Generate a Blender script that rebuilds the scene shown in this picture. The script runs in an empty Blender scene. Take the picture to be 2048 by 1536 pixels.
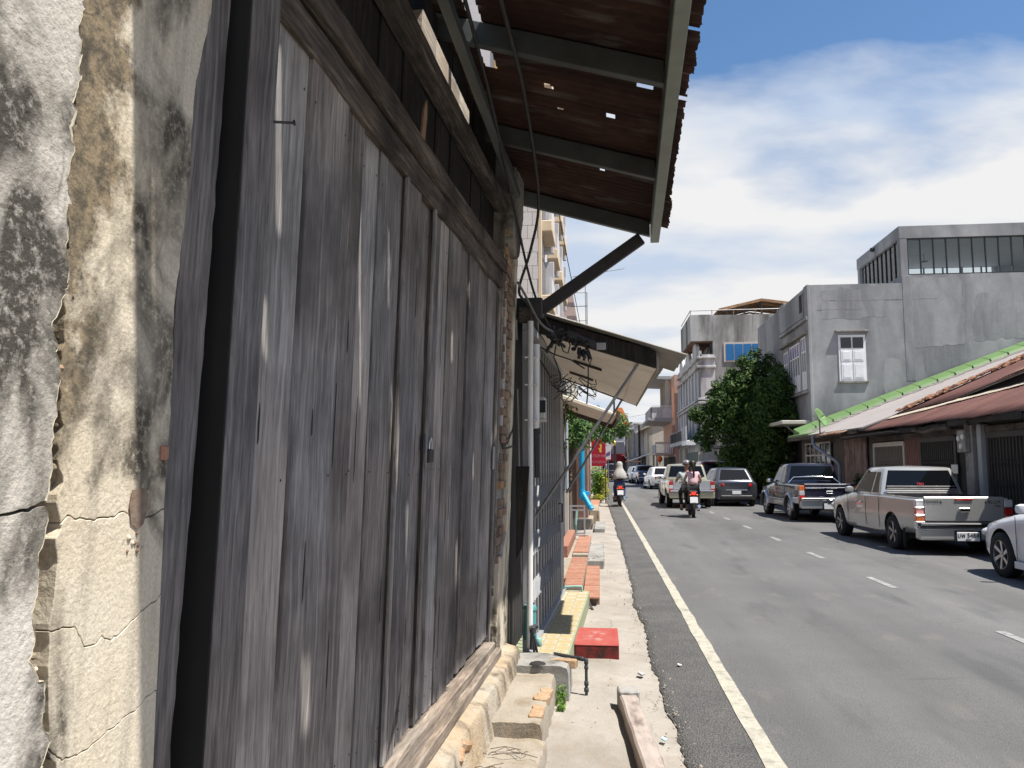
import bpy, bmesh, math, random
from mathutils import Vector, Matrix, noise as mnoise
R = math.radians
random.seed(7)
scene = bpy.context.scene
C = scene.collection

# ---------------------------------------------------------------- camera
cam_data = bpy.data.cameras.new('camera')
cam = bpy.data.objects.new('camera', cam_data)
C.objects.link(cam)
cam.location = (0, 0, 1.65)
cam.rotation_euler = (R(90 + 5.7815), 0, R(6.2456))
cam_data.sensor_width = 36.0
cam_data.lens = 28.125
cam_data.clip_start = 0.05
cam_data.clip_end = 3000
scene.camera = cam

# ---------------------------------------------------------------- sun and sky
SUN = Vector((0.42, -0.17, 1.0)).normalized()          # direction towards the sun
sun_data = bpy.data.lights.new('sun', 'SUN')
sun_data.energy = 5.0
sun_data.angle = R(0.53)
sun_data.color = (1.0, 0.955, 0.88)
sun = bpy.data.objects.new('sun', sun_data)
C.objects.link(sun)
sun.rotation_euler = SUN.to_track_quat('Z', 'Y').to_euler()

world = bpy.data.worlds.new('World')
scene.world = world
world.use_nodes = True
wt = world.node_tree
wt.nodes.clear()
def wn(t, **k):
    n = wt.nodes.new(t)
    for a, v in k.items(): setattr(n, a, v)
    return n
def wl(a, b): wt.links.new(a, b)
sky = wn('ShaderNodeTexSky', sky_type='NISHITA', sun_disc=False)
sky.sun_elevation = math.asin(SUN.z)
sky.sun_rotation = math.atan2(SUN.x, SUN.y)
sky.air_density = 1.0; sky.dust_density = 0.6; sky.ozone_density = 1.6
tc = wn('ShaderNodeTexCoord')
sep = wn('ShaderNodeSeparateXYZ'); wl(tc.outputs['Generated'], sep.inputs[0])
zc = wn('ShaderNodeMath', operation='MAXIMUM'); wl(sep.outputs['Z'], zc.inputs[0]); zc.inputs[1].default_value = 0.0
za = wn('ShaderNodeMath', operation='ADD'); wl(zc.outputs[0], za.inputs[0]); za.inputs[1].default_value = 0.22
dvx = wn('ShaderNodeMath', operation='DIVIDE'); wl(sep.outputs['X'], dvx.inputs[0]); wl(za.outputs[0], dvx.inputs[1])
dvy = wn('ShaderNodeMath', operation='DIVIDE'); wl(sep.outputs['Y'], dvy.inputs[0]); wl(za.outputs[0], dvy.inputs[1])
cmb = wn('ShaderNodeCombineXYZ'); wl(dvx.outputs[0], cmb.inputs[0]); wl(dvy.outputs[0], cmb.inputs[1])
mp = wn('ShaderNodeMapping'); wl(cmb.outputs[0], mp.inputs[0])
mp.inputs['Location'].default_value = (3.1, 0.35, 0.0)
mp.inputs['Rotation'].default_value = (0, 0, R(-14))
mp.inputs['Scale'].default_value = (0.75, 1.25, 1.0)
n1 = wn('ShaderNodeTexNoise'); wl(mp.outputs[0], n1.inputs['Vector'])
n1.inputs['Scale'].default_value = 1.0; n1.inputs['Detail'].default_value = 7; n1.inputs['Roughness'].default_value = 0.52; n1.inputs['Distortion'].default_value = 0.5
# low sky is hazier and cloudier, the zenith clearer
hz = wn('ShaderNodeMapRange'); wl(zc.outputs[0], hz.inputs['Value'])
hz.inputs['From Min'].default_value = 0.26; hz.inputs['From Max'].default_value = 0.47
hz.inputs['To Min'].default_value = 0.31; hz.inputs['To Max'].default_value = -0.22
cov = wn('ShaderNodeMath', operation='ADD'); wl(n1.outputs['Fac'], cov.inputs[0]); wl(hz.outputs[0], cov.inputs[1])
cr = wn('ShaderNodeValToRGB'); wl(cov.outputs[0], cr.inputs['Fac'])
cr.color_ramp.elements[0].position = 0.42; cr.color_ramp.elements[0].color = (0, 0, 0, 1)
cr.color_ramp.elements[1].position = 0.56; cr.color_ramp.elements[1].color = (1, 1, 1, 1)
n2 = wn('ShaderNodeTexNoise'); wl(mp.outputs[0], n2.inputs['Vector'])
n2.inputs['Scale'].default_value = 2.3; n2.inputs['Detail'].default_value = 4; n2.inputs['Roughness'].default_value = 0.5
cc = wn('ShaderNodeValToRGB'); wl(n2.outputs['Fac'], cc.inputs['Fac'])
cc.color_ramp.elements[0].position = 0.36; cc.color_ramp.elements[0].color = (0.64, 0.75, 0.93, 1)
cc.color_ramp.elements[1].position = 0.57; cc.color_ramp.elements[1].color = (1.0, 1.0, 1.0, 1)
csc = wn('ShaderNodeVectorMath', operation='SCALE'); wl(cc.outputs['Color'], csc.inputs[0]); csc.inputs['Scale'].default_value = 8.5
mx = wn('ShaderNodeMix', data_type='RGBA'); wl(cr.outputs['Color'], mx.inputs['Factor'])
hs = wn('ShaderNodeHueSaturation'); wl(sky.outputs['Color'], hs.inputs['Color']); hs.inputs['Saturation'].default_value = 1.18; hs.inputs['Value'].default_value = 1.45
wl(hs.outputs['Color'], mx.inputs['A']); wl(csc.outputs['Vector'], mx.inputs['B'])
bg = wn('ShaderNodeBackground'); wl(mx.outputs['Result'], bg.inputs['Color']); bg.inputs['Strength'].default_value = 0.057
wo = wn('ShaderNodeOutputWorld'); wl(bg.outputs[0], wo.inputs['Surface'])

scene.view_settings.view_transform = 'Standard'
scene.view_settings.look = 'None'
scene.view_settings.gamma = 1.0
scene.view_settings.use_curve_mapping = False
scene.view_settings.exposure = 0.87

# ---------------------------------------------------------------- material helpers
class NT:
    def __init__(s, name):
        s.m = bpy.data.materials.new(name); s.m.use_nodes = True
        s.t = s.m.node_tree; s.t.nodes.clear()
        s.out = s.n('ShaderNodeOutputMaterial'); s.b = s.n('ShaderNodeBsdfPrincipled')
        s.l(s.b.outputs[0], s.out.inputs[0])
        s.tc = s.n('ShaderNodeTexCoord').outputs['Object']
        s._ht = None
    def n(s, t, **k):
        x = s.t.nodes.new(t)
        for a, v in k.items(): setattr(x, a, v)
        return x
    def l(s, a, b): s.t.links.new(a, b)
    def put(s, sock, v):
        if isinstance(v, bpy.types.NodeSocket): s.l(v, sock)
        elif isinstance(v, (tuple, list)) and len(v) == 3 and sock.type == 'RGBA': sock.default_value = (*v, 1)
        else: sock.default_value = v
    def map(s, scale=(1, 1, 1), loc=(0, 0, 0), rot=(0, 0, 0), vec=None):
        m = s.n('ShaderNodeMapping'); s.l(vec or s.tc, m.inputs[0])
        m.inputs['Scale'].default_value = scale; m.inputs['Location'].default_value = loc; m.inputs['Rotation'].default_value = rot
        return m.outputs[0]
    def rnd(s): return s.n('ShaderNodeObjectInfo').outputs['Random']
    def noise(s, scale=5, detail=4, rough=0.55, vec=None, dist=0.0):
        x = s.n('ShaderNodeTexNoise'); s.l(vec or s.tc, x.inputs['Vector'])
        x.inputs['Scale'].default_value = scale; x.inputs['Detail'].default_value = detail
        x.inputs['Roughness'].default_value = rough; x.inputs['Distortion'].default_value = dist
        return x.outputs['Fac']
    def noisec(s, scale=5, detail=3, vec=None):
        x = s.n('ShaderNodeTexNoise'); s.l(vec or s.tc, x.inputs['Vector'])
        x.inputs['Scale'].default_value = scale; x.inputs['Detail'].default_value = detail
        return x.outputs['Color']
    def voro(s, scale=5, feature='F1', vec=None, out='Distance'):
        x = s.n('ShaderNodeTexVoronoi', feature=feature); s.l(vec or s.tc, x.inputs['Vector'])
        x.inputs['Scale'].default_value = scale
        return x.outputs[out]
    def warp(s, amt=0.1, scale=4, vec=None):
        a = s.n('ShaderNodeVectorMath', operation='SUBTRACT'); s.l(s.noisec(scale, 3, vec), a.inputs[0]); a.inputs[1].default_value = (.5, .5, .5)
        b = s.n('ShaderNodeVectorMath', operation='SCALE'); s.l(a.outputs[0], b.inputs[0]); b.inputs['Scale'].default_value = amt
        c = s.n('ShaderNodeVectorMath', operation='ADD'); s.l(vec or s.tc, c.inputs[0]); s.l(b.outputs[0], c.inputs[1])
        return c.outputs[0]
    def ramp(s, fac, stops, interp='LINEAR'):
        r = s.n('ShaderNodeValToRGB'); s.put(r.inputs['Fac'], fac); cr = r.color_ramp; cr.interpolation = interp
        while len(cr.elements) < len(stops): cr.elements.new(0.5)
        for e, (p, c) in zip(cr.elements, stops):
            e.position = p
            if not isinstance(c, (tuple, list)): c = (c, c, c)
            e.color = (*c, 1)
        return r.outputs['Color']
    def mix(s, fac, a, b, mode='MIX'):
        m = s.n('ShaderNodeMix', data_type='RGBA', blend_type=mode)
        s.put(m.inputs['Factor'], fac); s.put(m.inputs['A'], a); s.put(m.inputs['B'], b)
        return m.outputs['Result']
    def math(s, op, a, b=0.0, clamp=False):
        m = s.n('ShaderNodeMath', operation=op, use_clamp=clamp); s.put(m.inputs[0], a); s.put(m.inputs[1], b)
        return m.outputs[0]
    def sepz(s, vec=None):
        m = s.n('ShaderNodeSeparateXYZ'); s.l(vec or s.tc, m.inputs[0]); return m.outputs
    def hsv(s, col, h=0.5, sat=1.0, v=1.0):
        m = s.n('ShaderNodeHueSaturation'); s.put(m.inputs['Color'], col); s.put(m.inputs['Hue'], h); s.put(m.inputs['Saturation'], sat); s.put(m.inputs['Value'], v)
        return m.outputs[0]
    def bump(s, h, strength=0.3, dist=0.01, prev=None):
        b = s.n('ShaderNodeBump'); s.put(b.inputs['Height'], h); b.inputs['Strength'].default_value = strength; b.inputs['Distance'].default_value = dist
        if prev is not None: s.l(prev, b.inputs['Normal'])
        return b.outputs[0]
    def fin(s, col, rough=0.8, bump=None, metal=0.0, spec=0.5, coat=0.0, **k):
        s.put(s.b.inputs['Base Color'], col); s.put(s.b.inputs['Roughness'], rough); s.put(s.b.inputs['Metallic'], metal)
        s.b.inputs['Specular IOR Level'].default_value = spec
        if coat: s.b.inputs['Coat Weight'].default_value = coat; s.b.inputs['Coat Roughness'].default_value = 0.04
        if bump is not None: s.l(bump, s.b.inputs['Normal'])
        for a, v in k.items(): s.put(s.b.inputs[a], v)
        return s.m

M = {}
def simple(name, c, rough=0.7, var=0.25, scale=8, bump=0.15, bscale=60, metal=0.0, spec=0.4, coat=0.0, stretch=(1, 1, 1), dirt=None, dirt_amt=0.5, dscale=2.0):
    t = NT(name); v = t.map(stretch)
    f = t.noise(scale, 5, 0.6, v)
    c = tuple(c)
    col = t.ramp(f, [(0.25, tuple(x * (1 - var) for x in c)), (0.75, tuple(min(1, x * (1 + var)) for x in c))])
    if dirt is not None:
        d = t.ramp(t.noise(dscale, 6, 0.65, t.map(stretch, (3, 1, 7))), [(0.48, 0), (0.68, dirt_amt)])
        col = t.mix(d, col, dirt)
    b = t.bump(t.noise(bscale, 3, 0.6), bump, 0.004) if bump else None
    M[name] = t.fin(col, rough, b, metal, spec, coat)
    return M[name]

# ---- weathered timber
def wood(name, dark, mid, light, seed=0.0, axis='z'):
    t = NT(name)
    st = {'z': (9, 9, 0.45), 'y': (9, 0.45, 9), 'x': (0.45, 9, 9)}[axis]
    rv = t.n('ShaderNodeCombineXYZ'); r = t.rnd(); rr = t.math('MULTIPLY', r, 37.0)
    for i in range(3): t.l(rr, rv.inputs[i])
    ad = t.n('ShaderNodeVectorMath', operation='ADD'); t.l(t.tc, ad.inputs[0]); t.l(rv.outputs[0], ad.inputs[1])
    w = t.warp(0.05, 2.2, ad.outputs[0])
    v = t.map(st, (seed, seed, 0), vec=w)
    fine = t.noise(7.0, 7, 0.72, v)
    broad = t.noise(1.1, 4, 0.6, v)
    col = t.ramp(fine, [(0.30, dark), (0.48, mid), (0.72, light)])
    sh = t.ramp(broad, [(0.25, 0.66), (0.75, 1.28)])
    col = t.mix(1.0, col, sh, 'MULTIPLY')
    # damp, soft stains with no grain
    st2 = t.ramp(t.noise(1.7, 4, 0.6, ad.outputs[0]), [(0.45, 0.0), (0.66, 0.8)])
    col = t.mix(st2, col, tuple(x * 0.8 for x in dark))
    tint = t.ramp(t.noise(0.9, 2, 0.5, ad.outputs[0]), [(0.35, (0.99, 0.99, 0.99)), (0.65, (1.10, 1.0, 0.93))])
    col = t.mix(1.0, col, tint, 'MULTIPLY')
    val = t.math('ADD', t.math('MULTIPLY', r, 0.45), 0.80)
    col = t.hsv(col, 0.5, 0.95, val)
    pk_ = t.ramp(t.noise(2.6, 5, 0.6, t.map((1.6, 1.6, 0.8), (3, 3, 0), vec=v)), [(0.56, 0), (0.72, 0.6)])
    col = t.mix(pk_, col, tuple(min(.6, x * 1.25) for x in light))
    # flecks of old paint
    fl = t.ramp(t.noise(24, 5, 0.75, t.map({'z': (3, 3, .5), 'y': (3, .5, 3), 'x': (.5, 3, 3)}[axis], vec=ad.outputs[0])), [(0.66, 0), (0.72, 0.55)])
    col = t.mix(fl, col, (0.30, 0.29, 0.28))
    h = t.math('ADD', t.math('MULTIPLY', fine, 1.0), t.math('MULTIPLY', t.noise(28, 4, 0.7, v), 0.4))
    M[name] = t.fin(col, 0.82, t.bump(h, 0.55, 0.004), spec=0.25)
wood('wood_plank', (0.088, 0.083, 0.083), (0.222, 0.211, 0.206), (0.40, 0.383, 0.368))
wood('wood_plank_dark', (0.060, 0.056, 0.056), (0.152, 0.143, 0.141), (0.29, 0.275, 0.266), seed=3.1)
wood('wood_plank_pale', (0.12, 0.114, 0.112), (0.28, 0.268, 0.260), (0.45, 0.435, 0.42), seed=7.7)
wood('wood_rail', (0.024, 0.021, 0.019), (0.075, 0.064, 0.056), (0.18, 0.155, 0.135), axis='y')
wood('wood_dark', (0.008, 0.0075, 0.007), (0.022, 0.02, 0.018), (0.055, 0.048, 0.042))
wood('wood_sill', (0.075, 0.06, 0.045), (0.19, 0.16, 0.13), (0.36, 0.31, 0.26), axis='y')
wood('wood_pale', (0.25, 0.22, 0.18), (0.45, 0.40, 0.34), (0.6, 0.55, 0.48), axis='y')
wood('wood_pink', (0.10, 0.07, 0.06), (0.22, 0.16, 0.14), (0.34, 0.26, 0.23))
wood('wood_x', (0.03, 0.024, 0.02), (0.10, 0.08, 0.065), (0.2, 0.17, 0.14), axis='x')
wood('wood_orange', (0.16, 0.09, 0.045), (0.32, 0.19, 0.10), (0.46, 0.3, 0.17), axis='y')

# ---- plaster, stained
def plaster(name, base, base2, mould, amt=(0.45, 0.62), mscale=1.6, grain=70, gstr=0.6, gdist=0.006, fine_crack=True, brown=None, zfade=None, seed=0.0, streak=1.0, zone=False):
    t = NT(name)
    vv = t.map((1, 1, 1), (seed, seed * 1.7, seed * .6))
    col = t.mix(t.ramp(t.noise(2.6, 4, 0.6, vv), [(0.35, 0), (0.65, 1)]), base, base2)
    sp = t.ramp(t.noise(130, 3, 0.7, vv), [(0.35, 0.82), (0.7, 1.08)])
    col = t.mix(1.0, col, sp, 'MULTIPLY')
    if brown is not None:
        bz = t.ramp(t.noise(1.5, 5, 0.65, t.map((1, 1, .55), (seed + 5, 0, 2))), [(0.42, 0), (0.58, 0.85)])
        col = t.mix(bz, col, brown)
    if zone:     # a band of brown lichen along the crack, wider towards the top
        sxyz = t.sepz(); wv = t.math('MULTIPLY', t.math('SUBTRACT', t.noise(5.5, 6, 0.7, vv), 0.5), 0.55)
        lim_ = t.math('ADD', t.math('ADD', 1.335, wv), t.math('MULTIPLY', t.math('SUBTRACT', sxyz[2], 1.75), 0.13))
        bz = t.ramp(t.math('SUBTRACT', lim_, sxyz[1]), [(0.0, 0.0), (0.07, 0.9)])
        bz = t.math('MULTIPLY', bz, t.ramp(sxyz[2], [(0.0, 0.0), (0.45, 0.0), (0.55, 1.0)]) if False else t.ramp(t.math('DIVIDE', sxyz[2], 3.0), [(0.42, 0.25), (0.60, 1.0)]))
        lich = t.mix(t.ramp(t.noise(38, 4, 0.7, vv), [(0.4, 0), (0.62, 1)]), (0.21, 0.16, 0.098), (0.050, 0.040, 0.028))
        col = t.mix(bz, col, lich)
    a = t.noise(mscale, 5, 0.54, t.map((1.35, 1.35, .75 * streak), (seed + 1.3, 2.2, seed)), dist=0.6)
    mk = t.ramp(a, [(amt[0], 0), (amt[1], 1)])
    gr = t.ramp(t.noise(55, 4, 0.75, vv), [(0.32, 0.4), (0.50, 1.0)])
    col = t.mix(t.math('MULTIPLY', t.math('MULTIPLY', mk, gr), 0.93), col, mould)
    # streaks of run-off
    sk = t.ramp(t.noise(3.0, 5, 0.65, t.map((4, 4, .22), (seed, 1, 3))), [(0.52, 0), (0.72, 0.5)])
    col = t.mix(sk, col, tuple(x * 1.7 for x in mould))
    h = t.math('ADD', t.noise(grain, 4, 0.65, vv), t.math('MULTIPLY', t.noise(9, 4, 0.6, vv), 1.2))
    n = t.bump(h, gstr, gdist)
    if fine_crack:
        w = t.warp(0.10, 6, t.map((1, 1.0, 0.8), (seed, 3, seed)))
        d = t.voro(3.1, 'DISTANCE_TO_EDGE', w)
        lim = t.ramp(t.noise(1.2, 2, 0.5, vv), [(0.50, 0), (0.60, 1)])
        ck = t.math('MULTIPLY', t.ramp(d, [(0.0, 1), (0.014, 0)]), lim)
        col = t.mix(t.math('MULTIPLY', ck, 0.75), col, tuple(x * 0.9 for x in mould))
        n = t.bump(t.math('SUBTRACT', 1.0, ck), 0.5, 0.004, n)
    M[name] = t.fin(col, 0.92, n, spec=0.15)
plaster('stucco_grey', (0.48, 0.445, 0.39), (0.56, 0.52, 0.465), (0.034, 0.031, 0.024), (0.43, 0.54), 3.0, 75, 0.6, 0.006, seed=7.3)
plaster('plaster_cream', (0.57, 0.495, 0.375), (0.63, 0.565, 0.455), (0.06, 0.052, 0.042), (0.51, 0.63), 3.4, 85, 0.45, 0.006, brown=None, seed=5.5, zone=True)
plaster('plaster_brown', (0.25, 0.20, 0.14), (0.31, 0.255, 0.18), (0.05, 0.042, 0.03), (0.46, 0.62), 3.2, 60, 0.9, 0.012, seed=9.1)
plaster('plinth_plaster', (0.35, 0.312, 0.255), (0.40, 0.365, 0.305), (0.12, 0.095, 0.07), (0.50, 0.66), 4.0, 45, 0.9, 0.012, fine_crack=False, brown=(0.36, 0.27, 0.17), seed=3.3)
plaster('pillar_grey', (0.26, 0.245, 0.22), (0.34, 0.32, 0.29), (0.06, 0.052, 0.045), (0.45, 0.62), 3.0, 50, 0.8, 0.010, seed=12.0)
plaster('concrete_grey', (0.33, 0.338, 0.342), (0.40, 0.405, 0.41), (0.165, 0.17, 0.18), (0.40, 0.66), 0.5, 12, 0.25, 0.01, fine_crack=False, seed=1.0, streak=.6)
plaster('concrete_stained', (0.40, 0.41, 0.40), (0.47, 0.47, 0.46), (0.07, 0.07, 0.065), (0.44, 0.62), 0.45, 10, 0.25, 0.01, fine_crack=False, seed=4.0, streak=.4)
plaster('wall_white_old', (0.52, 0.52, 0.53), (0.60, 0.60, 0.61), (0.16, 0.155, 0.15), (0.50, 0.68), 0.5, 10, 0.2, 0.01, fine_crack=False, seed=6.0, streak=.4)
plaster('wall_cream_old', (0.50, 0.47, 0.40), (0.56, 0.53, 0.46), (0.2, 0.19, 0.16), (0.52, 0.7), 0.4, 10, 0.2, 0.01, fine_crack=False, seed=8.0, streak=.4)
plaster('wall_pink', (0.50, 0.31, 0.25), (0.56, 0.36, 0.29), (0.22, 0.15, 0.12), (0.54, 0.72), 0.4, 10, 0.2, 0.01, fine_crack=False, seed=3.0, streak=.4)
plaster('step_concrete', (0.28, 0.245, 0.198), (0.33, 0.292, 0.24), (0.20, 0.16, 0.11), (0.52, 0.72), 3.2, 55, 0.7, 0.008, fine_crack=False, seed=7.0)
plaster('block_concrete', (0.26, 0.25, 0.23), (0.33, 0.32, 0.30), (0.10, 0.09, 0.08), (0.5, 0.7), 3.0, 55, 0.6, 0.006, fine_crack=False, seed=2.6)

# ---- brick colours vary from piece to piece
def brickmat(name, c1, c2, dust, dust_amt=0.5):
    t = NT(name); r = t.rnd()
    col = t.mix(r, c1, c2)
    col = t.mix(t.ramp(t.noise(14, 5, 0.7), [(0.45, 0), (0.7, dust_amt)]), col, dust)
    col = t.mix(1.0, col, t.ramp(t.noise(60, 3, 0.6), [(0.3, 0.75), (0.7, 1.15)]), 'MULTIPLY')
    M[name] = t.fin(col, 0.9, t.bump(t.noise(70, 4, 0.7), 0.6, 0.004), spec=0.2)
brickmat('brick_red', (0.34, 0.15, 0.095), (0.42, 0.21, 0.14), (0.40, 0.31, 0.23))
brickmat('brick_orange', (0.34, 0.185, 0.10), (0.36, 0.25, 0.145), (0.36, 0.295, 0.215), 0.75)
brickmat('brick_old', (0.17, 0.115, 0.085), (0.25, 0.17, 0.12), (0.22, 0.19, 0.16), 0.7)
brickmat('tile_red', (0.27, 0.115, 0.075), (0.34, 0.16, 0.105), (0.32, 0.25, 0.19), 0.75)
brickmat('roof_tile', (0.24, 0.12, 0.075), (0.38, 0.20, 0.12), (0.12, 0.09, 0.07), 0.5)
brickmat('tile_white', (0.56, 0.52, 0.49), (0.60, 0.56, 0.53), (0.5, 0.46, 0.43), 0.3)

# ---- ground
t = NT('asphalt')
f = t.noise(0.35, 5, 0.6); col = t.ramp(f, [(0.3, (0.088, 0.087, 0.086)), (0.7, (0.118, 0.116, 0.113))])
trk = t.ramp(t.noise(0.5, 4, 0.55, t.map((1.6, 0.12, 1), (4, 0, 0))), [(0.35, 0.80), (0.65, 1.16)])
col = t.mix(1.0, col, trk, 'MULTIPLY')
sp = t.noise(160, 2, 0.6); col = t.mix(1.0, col, t.ramp(sp, [(0.3, 0.68), (0.7, 1.35)]), 'MULTIPLY')
pt = t.ramp(t.noise(2.4, 3, 0.5, t.map((1, .5, 1))), [(0.62, 0), (0.70, 0.30)]); col = t.mix(pt, col, (0.16, 0.145, 0.125))
ol = t.ramp(t.noise(1.1, 3, 0.5, t.map((2, .4, 1), (9, 3, 0))), [(0.58, 0), (0.72, 0.5)]); col = t.mix(ol, col, (0.05, 0.05, 0.052))
sl = t.ramp(t.voro(34, 'F1'), [(0.0, 1), (0.10, 1), (0.13, 0)]); sl = t.math('MULTIPLY', sl, t.ramp(t.noise(6, 2, 0.5), [(0.62, 0), (0.68, 0.7)]))
col = t.mix(sl, col, (0.33, 0.31, 0.27))
w = t.warp(0.5, 1.2); d = t.voro(0.55, 'DISTANCE_TO_EDGE', w); ck = t.math('MULTIPLY', t.ramp(d, [(0.0, 1), (0.008, 0)]), t.ramp(t.noise(0.5, 2), [(0.52, 0), (0.64, .4)]))
col = t.mix(ck, col, (0.045, 0.045, 0.045))
M['asphalt'] = t.fin(col, 0.82, t.bump(t.math('ADD', sp, t.math('MULTIPLY', t.voro(75), 0.8)), 0.55, 0.006), spec=0.35)

t = NT('asphalt_shoulder')
sp = t.noise(110, 3, 0.7); vo = t.voro(85)
col = t.ramp(t.noise(1.3, 5, 0.65), [(0.3, (0.058, 0.057, 0.056)), (0.7, (0.092, 0.089, 0.085))])
col = t.mix(1.0, col, t.ramp(vo, [(0.1, 0.55), (0.6, 1.5)]), 'MULTIPLY')
du = t.ramp(t.noise(2.2, 6, 0.7), [(0.58, 0), (0.74, 0.55)]); col = t.mix(du, col, (0.25, 0.22, 0.18))
M['asphalt_shoulder'] = t.fin(col, 0.88, t.bump(t.math('ADD', sp, vo), 0.9, 0.010), spec=0.3)

t = NT('pavement')
col = t.ramp(t.noise(1.2, 6, 0.62), [(0.3, (0.24, 0.218, 0.190)), (0.55, (0.31, 0.283, 0.248)), (0.75, (0.37, 0.342, 0.303))])
col = t.mix(t.ramp(t.noise(3.4, 6, 0.68, t.map((1, .6, 1), (3, 1, 1))), [(0.50, 0), (0.70, 0.6)]), col, (0.22, 0.18, 0.135))
col = t.mix(1.0, col, t.ramp(t.noise(140, 3, 0.7), [(0.3, 0.82), (0.7, 1.1)]), 'MULTIPLY')
w = t.warp(0.25, 3); d = t.voro(1.3, 'DISTANCE_TO_EDGE', w); ck = t.math('MULTIPLY', t.ramp(d, [(0.0, 1), (0.010, 0)]), t.ramp(t.noise(1.1, 2), [(0.48, 0), (0.6, .8)]))
col = t.mix(ck, col, (0.13, 0.11, 0.09))
sl = t.ramp(t.voro(22, 'F1'), [(0.0, 1), (0.12, 1), (0.16, 0)]); sl = t.math('MULTIPLY', sl, t.ramp(t.noise(4, 2, 0.5), [(0.55, 0), (0.62, .8)])); col = t.mix(sl, col, (0.14, 0.11, 0.085))
M['pavement'] = t.fin(col, 0.93, t.bump(t.math('ADD', t.noise(60, 5, 0.7), t.math('MULTIPLY', t.noise(8, 4), 1.5)), 0.6, 0.008), spec=0.15)

t = NT('road_paint')
col = t.ramp(t.noise(20, 5, 0.7), [(0.3, (0.30, 0.28, 0.225)), (0.6, (0.385, 0.365, 0.30))])
col = t.mix(t.ramp(t.noise(7, 6, 0.75), [(0.50, 0), (0.70, 0.75)]), col, (0.12, 0.117, 0.108))
M['road_paint'] = t.fin(col, 0.8, t.bump(t.noise(120, 3), 0.4, 0.004), spec=0.3)
t = NT('dash_paint')
col = t.mix(t.ramp(t.noise(9, 6, 0.75), [(0.40, 0), (0.66, 0.85)]), (0.29, 0.29, 0.285), (0.10, 0.10, 0.10))
M['dash_paint'] = t.fin(col, 0.8, None, spec=0.3)
simple('earth', (0.20, 0.165, 0.12), 0.95, 0.35, 2, 0.5, 30)

# ---- metals and roofs
t = NT('rust_sheet')
col = t.ramp(t.noise(2.2, 6, 0.7, t.map((.5, 1, 1))), [(0.28, (0.018, 0.012, 0.011)), (0.5, (0.038, 0.020, 0.016)), (0.72, (0.085, 0.042, 0.030))])
col = t.mix(t.ramp(t.noise(5, 4, 0.6, t.map((.3, 2, 1), (2, 5, 1))), [(0.55, 0), (0.75, 0.6)]), col, (0.16, 0.15, 0.14))
M['rust_sheet'] = t.fin(col, 0.85, t.bump(t.noise(60, 4, 0.7), 0.4, 0.004), spec=0.2)
t = NT('rust_paint')
col = t.ramp(t.noise(1.2, 6, 0.65, t.map((.6, 1, 1))), [(0.28, (0.085, 0.038, 0.030)), (0.55, (0.125, 0.056, 0.045)), (0.75, (0.165, 0.082, 0.065))])
col = t.mix(t.ramp(t.noise(3, 5, 0.7, t.map((.25, 1.5, 1), (2, 5, 1))), [(0.56, 0), (0.74, 0.5)]), col, (0.08, 0.045, 0.035))
M['rust_paint'] = t.fin(col, 0.7, t.bump(t.noise(40, 4, 0.7), 0.25, 0.004), spec=0.3)
simple('rust_orange', (0.29, 0.17, 0.105), 0.8, 0.35, 3, 0.2, 40, stretch=(.4, 2, 1), dirt=(0.5, 0.4, 0.3), dirt_amt=.6)
simple('roof_pale', (0.28, 0.255, 0.245), 0.75, 0.12, 1.2, 0.15, 30, stretch=(.5, 1, 1), dirt=(0.25, 0.21, 0.2), dirt_amt=.35)
simple('roof_pale_dark', (0.21, 0.18, 0.185), 0.75, 0.1, 1.2, 0.15, 30)
simple('roof_beige', (0.42, 0.36, 0.275), 0.8, 0.15, 1.5, 0.2, 30, stretch=(.4, 1, 1))
simple('green_roof', (0.095, 0.175, 0.06), 0.6, 0.12, 1.4, 0.1, 30, dirt=(0.14, 0.22, 0.09), dirt_amt=.4)
simple('steel_green', (0.095, 0.105, 0.10), 0.55, 0.2, 6, 0.1, 40, metal=0.3, dirt=(0.07, 0.06, 0.05))
simple('steel_purlin', (0.21, 0.235, 0.20), 0.5, 0.16, 7, 0.1, 40, metal=0.45, dirt=(0.18, 0.2, 0.17))
simple('steel_dark', (0.055, 0.053, 0.055), 0.6, 0.25, 8, 0.1, 40, metal=0.4)
simple('steel_rod', (0.23, 0.225, 0.225), 0.5, 0.25, 12, 0.1, 60, metal=0.5)
simple('grille_grey', (0.32, 0.325, 0.335), 0.5, 0.15, 5, 0.05, 50, metal=0.25, dirt=(0.12, 0.11, 0.1))
simple('grille_rail', (0.33, 0.34, 0.36), 0.45, 0.1, 5, 0.05, 50, metal=0.25)
simple('gate_dark', (0.045, 0.042, 0.039), 0.65, 0.25, 3, 0.1, 40)
simple('gate_tan', (0.22, 0.19, 0.155), 0.65, 0.2, 5, 0.1, 40)
simple('frame_light', (0.48, 0.45, 0.40), 0.7, 0.15, 5, 0.1, 40)
simple('chrome', (0.78, 0.79, 0.80), 0.12, 0.02, 5, 0, metal=1.0)
simple('brass', (0.75, 0.52, 0.15), 0.3, 0.05, 5, 0, metal=0.9)
simple('pvc_white', (0.66, 0.65, 0.63), 0.45, 0.06, 4, 0.05, 30, dirt=(0.42, 0.4, 0.37))
simple('pvc_grey', (0.36, 0.35, 0.345), 0.5, 0.1, 4, 0.05, 30, dirt=(0.2, 0.19, 0.18))
simple('pvc_blue', (0.02, 0.34, 0.62), 0.35, 0.08, 4, 0.03, 30, dirt=(0.03, 0.22, 0.4), dirt_amt=.3)
simple('pipe_bluegrey', (0.20, 0.25, 0.34), 0.5, 0.1, 4, 0.05, 30)
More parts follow.
